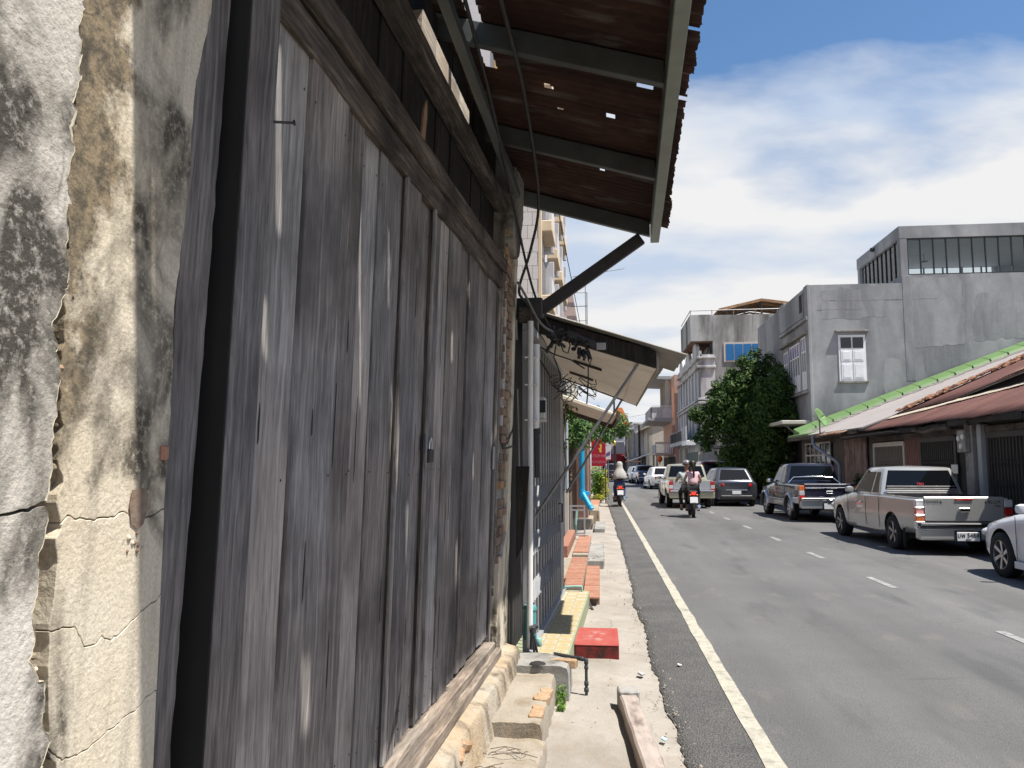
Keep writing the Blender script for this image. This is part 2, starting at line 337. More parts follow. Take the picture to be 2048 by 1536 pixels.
simple('pipe_black', (0.035, 0.037, 0.042), 0.5, 0.2, 9, 0.1, 50, dirt=(0.11, 0.10, 0.09))
simple('cable_black', (0.028, 0.027, 0.027), 0.6, 0.2, 9, 0)
simple('cable_grey', (0.13, 0.13, 0.13), 0.55, 0.2, 9, 0)
simple('teal_paint', (0.055, 0.24, 0.25), 0.55, 0.15, 9, 0.15, 40, dirt=(0.20, 0.23, 0.2))
simple('teal_pale', (0.20, 0.36, 0.33), 0.6, 0.15, 9, 0.15, 40, dirt=(0.3, 0.3, 0.26))
simple('tag_blue', (0.015, 0.25, 0.52), 0.4, 0.05, 5, 0)
simple('notice_paper', (0.62, 0.60, 0.55), 0.9, 0.05, 5, 0)
simple('awning_cream', (0.86, 0.80, 0.70), 0.85, 0.05, 2, 0.15, 50, dirt=(0.55, 0.47, 0.37), dirt_amt=.45)
simple('awning_grey', (0.34, 0.31, 0.28), 0.85, 0.12, 2, 0.2, 40, dirt=(0.2, 0.17, 0.14))
simple('fibre_roof', (0.25, 0.235, 0.21), 0.9, 0.2, 4, 0.4, 40, dirt=(0.12, 0.11, 0.09))
simple('porch_paint', (0.24, 0.26, 0.165), 0.85, 0.1, 3, 0.15, 40, dirt=(0.24, 0.23, 0.16))
simple('blue_glass', (0.012, 0.13, 0.34), 0.25, 0.12, 1, 0, spec=0.5)
simple('violet_glass', (0.13, 0.09, 0.28), 0.15, 0.12, 1, 0, spec=0.5)
simple('dark_glass', (0.018, 0.022, 0.026), 0.08, 0.1, 2, 0, spec=0.6)
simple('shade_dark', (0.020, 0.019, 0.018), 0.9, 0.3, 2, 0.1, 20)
simple('shop_dark', (0.030, 0.028, 0.027), 0.9, 0.3, 2, 0.1, 20)
simple('shutter_green', (0.012, 0.06, 0.055), 0.6, 0.1, 2, 0.05, 20)
simple('wall_brown', (0.20, 0.115, 0.085), 0.9, 0.2, 2, 0.3, 30, dirt=(0.1, 0.07, 0.06))
simple('wall_shade', (0.10, 0.09, 0.08), 0.9, 0.2, 1.5, 0.2, 20, dirt=(0.08, 0.07, 0.06))
simple('wall_rust', (0.15, 0.07, 0.055), 0.85, 0.2, 1.5, 0.2, 20, dirt=(0.07, 0.04, 0.03))
simple('white_paint', (0.74, 0.75, 0.77), 0.6, 0.05, 3, 0.05, 30, dirt=(0.55, 0.55, 0.56), dirt_amt=.4)
simple('shutter_brown', (0.19, 0.085, 0.045), 0.7, 0.15, 3, 0.1, 30)
simple('orange_panel', (0.78, 0.36, 0.20), 0.75, 0.06, 2, 0.05, 20)
simple('tile_orange', (0.62, 0.19, 0.055), 0.7, 0.2, 2, 0.2, 20)
simple('yellow_paint', (0.50, 0.32, 0.10), 0.75, 0.08, 2, 0.05, 20)
simple('apricot', (0.56, 0.45, 0.31), 0.8, 0.08, 2, 0.05, 20)
simple('wall_lilac', (0.50, 0.49, 0.50), 0.85, 0.08, 1, 0.05, 20)
simple('pink_panel', (0.50, 0.38, 0.34), 0.85, 0.06, 2, 0.05, 20)
simple('awning_red', (0.42, 0.025, 0.03), 0.75, 0.15, 2, 0.05, 20)
simple('awning_slate', (0.10, 0.105, 0.13), 0.75, 0.15, 2, 0.05, 20)
simple('wall_grey_far', (0.32, 0.325, 0.335), 0.85, 0.1, .6, 0.05, 20)
simple('sign_red', (0.33, 0.006, 0.025), 0.5, 0.06, 3, 0)
simple('sign_gold', (0.62, 0.40, 0.06), 0.5, 0.06, 3, 0)
simple('sign_text', (0.52, 0.20, 0.24), 0.5, 0.05, 3, 0)
simple('sign_purple', (0.10, 0.06, 0.20), 0.5, 0.06, 3, 0)
simple('lantern_red', (0.75, 0.13, 0.02), 0.6, 0.1, 3, 0)
simple('black_paint', (0.018, 0.018, 0.02), 0.35, 0.1, 3, 0)

# red concrete block with worn paint on top
t = NT('red_paint_worn')
base = t.mix(t.ramp(t.noise(9, 5, 0.6), [(0.35, 0), (0.7, 1)]), (0.29, 0.052, 0.044), (0.33, 0.085, 0.068))
wr = t.ramp(t.noise(13, 6, 0.72), [(0.48, 0), (0.60, 0.8)])
z = t.sepz(); ctr = t.math('SUBTRACT', 1.0, t.math('MULTIPLY', t.math('ADD', t.math('MULTIPLY', z[0], z[0]), t.math('MULTIPLY', t.math('MULTIPLY', z[1], z[1]), 0.35)), 45.0), True)
base = t.mix(t.math('MULTIPLY', wr, ctr), base, (0.40, 0.28, 0.25))
M['red_paint_worn'] = t.fin(base, 0.8, t.bump(t.noise(60, 4), 0.4, 0.005), spec=0.25)
t = NT('red_paint_dirty')
base = t.mix(t.ramp(t.noise(11, 6, 0.7), [(0.42, 0), (0.60, 1)]), (0.20, 0.026, 0.025), (0.045, 0.026, 0.022))
M['red_paint_dirty'] = t.fin(base, 0.85, t.bump(t.noise(60, 4), 0.4, 0.005), spec=0.2)

# ---- vehicles
def paint(name, c, metal=0.0, rough=0.35, coat=1.0, dust=0.10):
    t = NT(name)
    d = t.ramp(t.noise(3, 5, 0.6), [(0.3, 0), (0.8, dust)])
    M[name] = t.fin(t.mix(d, c, (0.30, 0.27, 0.23)), rough, None, metal, 0.5, coat)
paint('paint_silver', (0.47, 0.465, 0.445), 0.5, 0.36, dust=.2)
paint('paint_champagne', (0.44, 0.41, 0.30), 0.55, 0.35)
paint('paint_silver_cool', (0.50, 0.52, 0.54), 0.7, 0.35)
paint('paint_navy', (0.008, 0.010, 0.034), 0.2, 0.3)
paint('paint_white', (0.66, 0.67, 0.70), 0.0, 0.3)
paint('paint_bluegrey', (0.065, 0.072, 0.088), 0.6, 0.33)
paint('paint_blue', (0.10, 0.15, 0.28), 0.5, 0.35)
paint('paint_black', (0.012, 0.011, 0.012), 0.1, 0.3)
paint('paint_maroon', (0.16, 0.012, 0.02), 0.2, 0.3)
simple('glass_car', (0.006, 0.007, 0.008), 0.04, 0.0, 2, 0, spec=0.3)
simple('rubber', (0.018, 0.018, 0.018), 0.85, 0.2, 12, 0.2, 60)
simple('plastic_black', (0.02, 0.02, 0.021), 0.55, 0.1, 8, 0)
simple('alloy_dark', (0.09, 0.09, 0.095), 0.35, 0.1, 8, 0, metal=0.8)
simple('alloy_bright', (0.55, 0.55, 0.56), 0.28, 0.05, 8, 0, metal=0.9)
simple('lamp_red', (0.40, 0.012, 0.012), 0.18, 0.1, 8, 0, coat=1)
simple('lamp_orange', (0.62, 0.13, 0.02), 0.2, 0.1, 8, 0, coat=1)
simple('lamp_clear', (0.62, 0.62, 0.63), 0.15, 0.05, 8, 0, metal=0.3, coat=1)
simple('plate_white', (0.68, 0.68, 0.68), 0.45, 0.02, 8, 0)
simple('ink_black', (0.012, 0.012, 0.012), 0.5, 0.0, 8, 0)
simple('sticker_red', (0.50, 0.03, 0.05), 0.5, 0.0, 8, 0)
t = NT('tail_lamp_lit'); M['tail_lamp_lit'] = t.fin((0.5, 0.01, 0.01), 0.2, None, **{'Emission Color': (1, 0.03, 0.02, 1), 'Emission Strength': 1.2})

# ---- cloth, skin, hair
simple('skin', (0.36, 0.20, 0.135), 0.6, 0.06, 8, 0)
simple('hair', (0.012, 0.010, 0.009), 0.45, 0.2, 20, 0.2, 80)
simple('cloth_pink', (0.58, 0.38, 0.40), 0.9, 0.06, 12, 0.3, 40)
simple('cloth_sage', (0.36, 0.42, 0.41), 0.9, 0.08, 12, 0.3, 40)
simple('cloth_black', (0.018, 0.018, 0.02), 0.9, 0.2, 12, 0.3, 40)
simple('cloth_hijab', (0.33, 0.325, 0.305), 0.9, 0.06, 12, 0.3, 40)
simple('cloth_denim', (0.04, 0.06, 0.15), 0.9, 0.15, 12, 0.3, 40)
simple('cloth_red', (0.25, 0.04, 0.045), 0.9, 0.15, 12, 0.3, 40)
simple('helmet_grey', (0.17, 0.15, 0.15), 0.3, 0.05, 8, 0, coat=.6)

# ---- leaves
def leafmat(name, c1, c2, c3=None):
    t = NT(name)
    f = t.noise(3.0, 3, 0.6); g = t.noise(23.0, 2, 0.5)
    col = t.mix(t.ramp(g, [(0.35, 0), (0.65, 1)]), c1, c2)
    if c3: col = t.mix(t.ramp(f, [(0.5, 0), (0.62, 1)]), col, c3)
    m = t.fin(col, 0.55, None, spec=0.25)
    tr = t.n('ShaderNodeBsdfTranslucent'); t.put(tr.inputs['Color'], t.hsv(col, 0.48, 1.1, 1.3))
    mxs = t.n('ShaderNodeMixShader'); mxs.inputs[0].default_value = 0.22
    t.l(t.b.outputs[0], mxs.inputs[1]); t.l(tr.outputs[0], mxs.inputs[2]); t.l(mxs.outputs[0], t.out.inputs[0])
    M[name] = m
leafmat('leaf_dark', (0.020, 0.050, 0.011), (0.042, 0.092, 0.018), (0.080, 0.140, 0.026))
leafmat('leaf_mid', (0.045, 0.105, 0.028), (0.085, 0.16, 0.045), (0.13, 0.20, 0.06))
leafmat('leaf_shrub', (0.075, 0.17, 0.022), (0.13, 0.25, 0.035))
leafmat('leaf_yellow', (0.30, 0.33, 0.03), (0.40, 0.40, 0.06))
simple('bark', (0.10, 0.075, 0.055), 0.9, 0.3, 9, 0.6, 30)

# ---------------------------------------------------------------- mesh helpers
class MB:
    """collects geometry for ONE mesh object"""
    def __init__(s): s.v = []; s.f = []; s.mi = []; s.cur = 0
    def add(s, vs, fs):
        o = len(s.v); s.v += [tuple(p) for p in vs]
        for f in fs: s.f.append(tuple(i + o for i in f)); s.mi.append(s.cur)
        return s
    def box(s, x0, x1, y0, y1, z0, z1):
        return s.add([(x0, y0, z0), (x1, y0, z0), (x1, y1, z0), (x0, y1, z0), (x0, y0, z1), (x1, y0, z1), (x1, y1, z1), (x0, y1, z1)],
                     [(0, 3, 2, 1), (4, 5, 6, 7), (0, 1, 5, 4), (1, 2, 6, 5), (2, 3, 7, 6), (3, 0, 4, 7)])
    def hexa(s, b, t):
        """bottom quad and top quad, both counter-clockwise seen from above"""
        return s.add(list(b) + list(t), [(0, 3, 2, 1), (4, 5, 6, 7), (0, 1, 5, 4), (1, 2, 6, 5), (2, 3, 7, 6), (3, 0, 4, 7)])
    def bar(s, a, b, w, h, up=(0, 0, 1)):
        """square bar from a to b, w across, h along 'up'"""
        a = Vector(a); b = Vector(b); d = (b - a).normalized(); u = Vector(up)
        sd = d.cross(u)
        if sd.length < 1e-5: sd = d.cross(Vector((1, 0, 0)))
        sd.normalize(); u = sd.cross(d).normalized()
        q = [(-w / 2, -h / 2), (w / 2, -h / 2), (w / 2, h / 2), (-w / 2, h / 2)]
        return s.add([a + sd * i + u * j for i, j in q] + [b + sd * i + u * j for i, j in q],
                     [(0, 3, 2, 1), (4, 5, 6, 7), (0, 1, 5, 4), (1, 2, 6, 5), (2, 3, 7, 6), (3, 0, 4, 7)])
    def tube(s, pts, r, n=8, caps=True, r1=None):
        pts = [Vector(p) for p in pts]; m = len(pts); rings = []
        prev = None
        for i, p in enumerate(pts):
            d = (pts[min(i + 1, m - 1)] - pts[max(i - 1, 0)]).normalized()
            if prev is None:
                a = d.cross(Vector((0, 0, 1)))
                if a.length < 1e-3: a = d.cross(Vector((1, 0, 0)))
            else:
                a = prev - d * prev.dot(d)
                if a.length < 1e-4: a = d.cross(Vector((0, 0, 1)))
            a.normalize(); prev = a; b = d.cross(a)
            rr = r if r1 is None else r + (r1 - r) * i / (m - 1)
            rings.append([p + (a * math.cos(2 * math.pi * k / n) + b * math.sin(2 * math.pi * k / n)) * rr for k in range(n)])
        vs = [v for q in rings for v in q]; fs = []
        for i in range(m - 1):
            for k in range(n):
                fs.append((i * n + k, i * n + (k + 1) % n, (i + 1) * n + (k + 1) % n, (i + 1) * n + k))
        if caps: fs.append(tuple(range(n - 1, -1, -1))); fs.append(tuple((m - 1) * n + k for k in range(n)))
        return s.add(vs, fs)
    def lathe(s, prof, n=24, c=(0, 0, 0), axis='z', caps=True):
        vs = []; m = len(prof)
        for r, h in prof:
            for k in range(n):
                a = 2 * math.pi * k / n; p = (r * math.cos(a), r * math.sin(a), h)
                if axis == 'x': p = (p[2], p[0], p[1])
                elif axis == 'y': p = (p[1], p[2], p[0])
                vs.append((p[0] + c[0], p[1] + c[1], p[2] + c[2]))
        fs = [(i * n + k, i * n + (k + 1) % n, (i + 1) * n + (k + 1) % n, (i + 1) * n + k) for i in range(m - 1) for k in range(n)]
        if caps: fs.append(tuple(range(n - 1, -1, -1))); fs.append(tuple((m - 1) * n + k for k in range(n)))
        return s.add(vs, fs)
    def prism(s, poly, d, conv=lambda a, b, c: (a, b, c), lo=0.0):
        """2-D polygon (a, b) given thickness: conv(a, b, depth)"""
        n = len(poly); vs = [conv(a, b, lo) for a, b in poly] + [conv(a, b, d) for a, b in poly]
        fs = [tuple(range(n - 1, -1, -1)), tuple(range(n, 2 * n))] + [(i, (i + 1) % n, n + (i + 1) % n, n + i) for i in range(n)]
        return s.add(vs, fs)
    def grid(s, P):
        """P[i][j] points"""
        n = len(P[0]); vs = [p for r in P for p in r]
        return s.add(vs, [(i * n + j, i * n + j + 1, (i + 1) * n + j + 1, (i + 1) * n + j) for i in range(len(P) - 1) for j in range(n - 1)])
    def build(s, name, mat, parent=None, smooth=None, bevel=0.0, xf=None, fixn=True, solid=0.0):
        me = bpy.data.meshes.new(name); me.from_pydata(s.v, [], s.f)
        mats = mat if isinstance(mat, (list, tuple)) else [mat]
        for m in mats: me.materials.append(M[m])
        if len(mats) > 1: me.polygons.foreach_set('material_index', s.mi)
        bm = bmesh.new(); bm.from_mesh(me)
        if fixn: bmesh.ops.recalc_face_normals(bm, faces=bm.faces)
        if bevel:
            es = [e for e in bm.edges if len(e.link_faces) == 2 and e.calc_face_angle(0) > 0.5]
            if es: bmesh.ops.bevel(bm, geom=es, offset=bevel, segments=1, affect='EDGES', clamp_overlap=True)
        if smooth is not None:
            for f in bm.faces: f.smooth = True
            for e in bm.edges:
                if len(e.link_faces) == 2 and e.calc_face_angle(0) > R(smooth): e.smooth = False
        bm.to_mesh(me); bm.free()
        if xf:
            for v in me.vertices: v.co = xf(v.co)
        o = bpy.data.objects.new(name, me); C.objects.link(o)
        if parent is not None: o.parent = parent
        if solid:
            md = o.modifiers.new('thickness', 'SOLIDIFY'); md.thickness = solid; md.offset = 0
        return o

def tag(o, label=None, cat=None, group=None, kind=None):
    if label: o['label'] = label
    if cat: o['category'] = cat
    if group: o['group'] = group
    if kind: o['kind'] = kind
    return o
def thing(name, label, cat, loc=(0, 0, 0), rz=0.0, group=None):
    o = bpy.data.objects.new(name, None); C.objects.link(o)
    o.empty_display_size = 0.2; o.location = loc; o.rotation_euler = (0, 0, rz)
    return tag(o, label, cat, group)
def copy_tree(o, parent=None, label=None):
    c = o.copy(); C.objects.link(c); c.parent = parent
    if label: c['label'] = label
    for ch in list(o.children): copy_tree(ch, c)
    return c
def text_mesh(name, s, size, mat, parent, loc, rot, extrude=0.002, align='CENTER', sx=1.0):
    cu = bpy.data.curves.new(name, 'FONT'); cu.body = s; cu.size = size; cu.align_x = align; cu.align_y = 'CENTER'; cu.extrude = extrude; cu.resolution_u = 3
    tmp = bpy.data.objects.new(name, cu); C.objects.link(tmp)
    dg = bpy.context.evaluated_depsgraph_get()
    me = bpy.data.meshes.new_from_object(tmp.evaluated_get(dg)); me.name = name
    bpy.data.objects.remove(tmp)
    me.materials.clear(); me.materials.append(M[mat])
    o = bpy.data.objects.new(name, me); C.objects.link(o); o.parent = parent; o.location = loc; o.rotation_euler = rot; o.scale = (sx, 1, 1)
    return o
def jag(pts, step=0.02, amp=0.006, seed=0.0):
    """polyline made ragged"""
    out = []
    for (a, b), (c, d) in zip(pts[:-1], pts[1:]):
        n = max(1, int(math.hypot(c - a, d - b) / step))
        for i in range(n):
            t = i / n; x = a + (c - a) * t; y = b + (d - b) * t
            out.append((x + amp * (mnoise.noise((x * 31 + seed, y * 31, 1.3)) * 1.5 + mnoise.noise((x * 110 + seed, y * 110, 4.3)) * .8), y + amp * (mnoise.noise((x * 31, y * 31 + seed, 7.7)) * 1.5 + mnoise.noise((x * 110, y * 110 + seed, 2.7)) * .8)))
    out.append(pts[-1]); return out
# where a point seen at distance Y along the street lies (H, yaw and pitch of the camera above)
_p, _t, _f = R(6.2456), R(5.7815), 1600.0
_r = Vector((math.cos(_p), math.sin(_p), 0)); _fw = Vector((-math.sin(_p) * math.cos(_t), math.cos(_p) * math.cos(_t), math.sin(_t))); _u = _r.cross(_fw)
def at(u, v, Y):
    d = _r * ((u - 1024) / _f) - _u * ((v - 768) / _f) + _fw
    return Vector((0, 0, 1.65)) + d * (Y / d.y)
def bend(y):
    """the street drifts to the left further on"""
    return -0.0008 * max(0.0, y - 30.0) ** 2

# ================================================================ SETTING
# ground
g = MB(); g.box(-900, 900, -300, 1500, -1.2, -0.06)
tag(g.build('ground', 'earth'), kind='structure')
# left pavement, concrete laid unevenly
ys = [-6 + 0.25 * i for i in range(0, 226)] + [51 + 3 * i for i in range(1, 40)]
P = []
for y in ys:
    row = []
    for k in range(11):
        x = -4.0 + k * 0.45 if k < 8 else [-0.45, 0.05, 0.62][k - 8]
        z = 0.0 + 0.008 * mnoise.noise((x * 2.3, y * 1.1, 0)) + 0.004 * mnoise.noise((x * 9, y * 7, 3))
        if k == 10: z -= 0.03
        row.append((x + bend(y), y, z))
    P.append(row)
pav = MB(); pav.grid(P); tag(pav.build('pavement', 'pavement', smooth=60), kind='structure')

# road: asphalt overlay with a ragged left edge
def edge_x(y):
    e = 0.43 + 0.06 * mnoise.noise((y * 0.55, 3.1, 0)) + 0.035 * mnoise.noise((y * 2.7, 9.1, 0)) + 0.018 * mnoise.noise((y * 11.0, 1.1, 0))
    if y < 6.2: e += 0.05 * (6.2 - max(y, 5.0)) 
    e -= max(0, y - 18) * 0.006
    return e + bend(y)
ysr = [-6 + 0.04 * i for i in range(0, 900)] + [30 + 0.5 * i for i in range(0, 60)] + [60 + 4 * i for i in range(0, 60)]
P = []
for y in ysr:
    b = bend(y); e = edge_x(y)
    j = 0.012 * mnoise.noise((y * 23, 0.5, 4))
    P.append([(e - 0.02 + j, y, -0.012), (e + j, y, 0.008), (e + 0.05, y, 0.018), (0.925 + b, y, 0.0285)])
sh = MB(); sh.grid(P); tag(sh.build('road_shoulder', 'asphalt_shoulder', smooth=60), kind='structure')
ysr2 = [-8 + 1.0 * i for i in range(0, 70)] + [62 + 4 * i for i in range(0, 80)]
P = []
for y in ysr2:
    b = bend(y)
    P.append([(x + b, y, z) for x, z in ((0.90, 0.0262), (1.2, 0.030), (2.4, 0.040), (3.7, 0.048), (5.2, 0.040), (6.6, 0.030), (7.9, 0.024))])
rd = MB(); rd.grid(P); tag(rd.build('road', 'asphalt', smooth=60), kind='structure')
def road_z(x):
    q = ((0.74, 0.026), (1.2, 0.030), (2.4, 0.040), (3.7, 0.048), (5.2, 0.040), (6.6, 0.030), (7.9, 0.024))
    for (a, za), (b, zb) in zip(q[:-1], q[1:]):
        if a <= x <= b: return za + (zb - za) * (x - a) / (b - a)
    return 0.03
# painted edge line and lane dashes
P = []
for i in range(0, 420):
    y = -4 + 0.12 * i
    w0 = 0.868 + 0.012 * mnoise.noise((y * 1.9, 2, 2)) + bend(y); w1 = 0.978 + 0.014 * mnoise.noise((y * 2.3, 8, 2)) + bend(y)
    P.append([(w0, y, 0.0325), (w1, y, 0.0335)])
ln = MB(); ln.grid(P); tag(ln.build('edge_line', 'road_paint'), kind='structure')
for y0, ln_ in ((4.2, 1.0), (7.45, .95), (11.15, 1.05), (14.5, 1.0), (17.75, .95), (21.0, 1.0), (24.3, 1.0), (27.5, 1.0), (36.0, 1.0)):
    d = MB(); x = 3.86 + bend(y0) - .004 * y0; d.grid([[(x - .05, y0, 0.0525), (x + .05, y0, 0.0525)], [(x - .055, y0 + ln_, 0.0525), (x + .045, y0 + ln_, 0.0525)]])
    tag(d.build('lane_dash', 'dash_paint'), kind='structure')
# right-hand pavement with kerb
k = MB()
for a, b in zip(ysr2[:-1], ysr2[1:]):
    x0 = 7.75 + bend(a); x1 = 7.75 + bend(b)
    k.add([(x0, a, 0), (x1, b, 0), (x1, b, .13), (x0, a, .13), (x0 + 14, a, .13), (x1 + 14, b, .13)], [(0, 1, 2, 3), (3, 2, 5, 4)])
tag(k.build('right_pavement', 'block_concrete'), kind='structure')

# ================================================================ LEFT: OLD TIMBER SHOPHOUSE
# local frame: x out of the wall towards the street, y along the wall, the whole front leans out a little
LEAN = 0.03
house = thing('timber_shophouse', 'weathered timber shophouse front with plank doors and rusty overhanging roof', 'shophouse', (-1.0, 0, 0), R(-2.0))
def lean(v): return Vector((v[0] + LEAN * (v[2] - 0.35), v[1], v[2]))
def hb(mb, name, mat, bevel=0.0, smooth=None, parent=None): return mb.build(name, mat, parent or house, smooth, bevel, xf=lean)
WY = lambda a, b, c: (c, a, b)                       # (along, up, out)
# backing masonry
m = MB(); m.box(-0.45, -0.038, -2.5, 1.66, -0.05, 3.9); hb(m, 'wall', 'brick_old')
# stucco coat on the left, split by a level crack
edge_up = [(1.215, 3.2), (1.213, 2.439), (1.225, 2.267), (1.222, 2.136), (1.228, 2.051), (1.234, 1.924), (1.212, 1.878), (1.237, 1.824), (1.238, 1.716), (1.236, 1.634), (1.236, 1.592)]
hcr = [(1.236, 1.592), (1.191, 1.583), (1.139, 1.577), (1.091, 1.566), (0.9, 1.55), (0.2, 1.60), (-2.5, 1.7)]
edge_lo = [(1.234, 1.584), (1.233, 1.513), (1.23, 1.395), (1.236, 1.341), (1.262, 1.30), (1.272, 1.22), (1.285, 1.15), (1.30, 1.0), (1.31, 0.5), (1.31, 0.0)]
hcr2 = [(1.234, 1.584), (1.191, 1.577), (1.139, 1.572), (1.091, 1.561), (0.9, 1.546), (0.2, 1.596), (-2.5, 1.697)]
def coat(name, poly, th, mat):
    """a coat of plaster with softly rounded edges"""
    mb = MB(); mb.prism(poly, th, WY, lo=-0.042)
    return hb(mb, name, mat, bevel=0.0012)
up = jag(edge_up, 0.008, 0.009, 1) ; hc = jag(hcr[:5], 0.008, 0.003, 2) + hcr[5:]
coat('stucco_coat', up + hc[1:] + [(-2.5, 3.2)], 0.020, 'stucco_grey')
lo = jag(edge_lo, 0.008, 0.009, 3); hc2 = jag(hcr2[:5], 0.008, 0.003, 2) + hcr2[5:]
coat('stucco_coat', [(-2.5, 0.0)] + list(reversed(hc2))[:-1] + lo, 0.018, 'stucco_grey')
# cream plaster on the right of the long crack, in pieces between finer cracks
gap = [(1.236, 3.2), (1.232, 2.439), (1.243, 2.267), (1.240, 2.136), (1.249, 2.051), (1.252, 1.924), (1.258, 1.86), (1.252, 1.80), (1.272, 1.717), (1.266, 1.658), (1.290, 1.616), (1.279, 1.583), (1.286, 1.56)]
gap2 = [(1.290, 1.545), (1.276, 1.530), (1.288, 1.485), (1.290, 1.443), (1.280, 1.385)]
gap3 = [(1.281, 1.372), (1.280, 1.324), (1.296, 1.238), (1.297, 1.188)]
gap4 = [(1.300, 1.176), (1.325, 1.146), (1.332, 1.0), (1.335, 0.5), (1.335, 0.0)]
pe = [(1.665, 3.2), (1.646, 2.7), (1.605, 2.491), (1.597, 2.372), (1.609, 2.278), (1.591, 2.127), (1.583, 1.953), (1.594, 1.785), (1.594, 1.629)]
br3 = [(1.290, 1.548), (1.302, 1.560), (1.371, 1.552), (1.45, 1.56), (1.53, 1.545), (1.595, 1.56)]
br1 = [(1.281, 1.378), (1.345, 1.364), (1.370, 1.329), (1.400, 1.324), (1.426, 1.336), (1.451, 1.325), (1.536, 1.360), (1.603, 1.385)]
br2 = [(1.298, 1.182), (1.338, 1.150), (1.399, 1.145), (1.464, 1.155), (1.593, 1.186), (1.613, 1.19)]
def shift(p, d): return [(a, b + d) for a, b in p]
pj = jag(pe, 0.025, 0.004, 5); b3 = jag(br3, 0.007, 0.005, 6); b1 = jag(br1, 0.007, 0.005, 7); b2 = jag(br2, 0.007, 0.005, 8)
coat('brown_render', jag(gap, 0.014, 0.006, 4) + b3 + list(reversed(pj)), 0.006, 'plaster_cream')
coat('cream_render', list(reversed(shift(b3, -0.0025))) + jag(gap2, 0.014, 0.006, 9) + b1 + [(1.600, 1.476)], 0.007, 'plaster_cream')
coat('cream_render', list(reversed(shift(b1, -0.0022))) + jag(gap3, 0.014, 0.006, 10) + b2 + [(1.610, 1.272)], 0.0075, 'plaster_cream')
coat('cream_render', list(reversed(shift(b2, -0.0022))) + jag(gap4, 0.012, 0.006, 11) + [(1.63, 0.0), (1.621, 1.035)], 0.007, 'plaster_cream')
# the broken lip of the thicker coat
simple('lime_edge', (0.46, 0.41, 0.31), 0.95, 0.12, 20, 0.6, 60)
for pts_, th_, sd_ in ((edge_up, .0209, 1), (edge_lo, .0189, 3)):
    a_ = jag(pts_, .008, .009 if sd_ == 1 else .009, sd_)
    rows_ = []
    for p, q in a_:
        w_ = .001 + .014 * max(0, mnoise.noise((3, q * 11, sd_)) + .3 * mnoise.noise((7, q * 60, 3)))
        rows_.append([(th_ - .0008, p - w_, q), (th_ + .0004, p - w_ * .5, q), (th_ - .002, p, q), (th_ - .012, p + .003, q), (-.03, p + .002, q)])
    mb = MB(); mb.grid(rows_); hb(mb, 'broken_edge', 'lime_edge', smooth=50)
# rubble in the crack and the broken pocket
for i in range(12):
    y = 1.258 + random.uniform(-.012, .016); z = random.uniform(1.15, 2.4); r = random.uniform(.003, .007)
    mb = MB(); mb.lathe([(r * .4, -r), (r, -.2 * r), (r * .8, .5 * r), (r * .2, r)], 6, (0.001 + r * .3, y, z)); hb(mb, 'rubble', random.choice(['plaster_brown', 'brick_orange', 'plaster_cream']))
pk = MB(); pk.prism(jag([(1.478, 1.60), (1.505, 1.607), (1.527, 1.598), (1.530, 1.560), (1.522, 1.535), (1.500, 1.527), (1.480, 1.538), (1.474, 1.57), (1.478, 1.60)], 0.01, .003, 3)[:-1], 0.0098, WY, lo=0.0085); hb(pk, 'broken_pocket', 'brick_old')
for i in range(9):
    y = 1.50 + random.uniform(-.026, .026); z = 1.515 + random.uniform(-.035, .02); r = random.uniform(.003, .006)
    mb = MB(); mb.lathe([(r * .4, -r), (r, -.2 * r), (r * .8, .5 * r), (r * .2, r)], 6, (0.0075, y, z)); hb(mb, 'rubble', random.choice(['plaster_brown', 'plaster_cream', 'brick_old']))
mb = MB(); mb.box(0.004, 0.0125, 1.565, 1.59, 1.66, 1.69); hb(mb, 'brick_chip', 'brick_red', bevel=.003)

# door frame: dark recess, post, second narrow batten
m = MB(); m.box(-0.16, -0.10, 1.60, 5.95, 0.2, 3.95); hb(m, 'dark_interior', 'shade_dark')
m = MB(); m.prism(jag([(1.690, 0.2), (1.700, 1.2), (1.722, 2.0), (1.760, 3.9)], .05, .004, 2) + [(1.60, 3.9), (1.60, .2)], 0.0, WY, lo=-0.06); hb(m, 'jamb_board', 'wood_plank_dark', bevel=.003)
m = MB(); m.box(-0.06, 0.034, 1.79, 1.935, 0.30, 3.9); hb(m, 'door_post', 'wood_plank_dark', bevel=.006)
m = MB(); m.box(-.058, .026, 1.783, 1.7895, 0.32, 3.88); hb(m, 'post_side_shade', 'shade_dark')  # dark board added as the shade of the gap beside the post
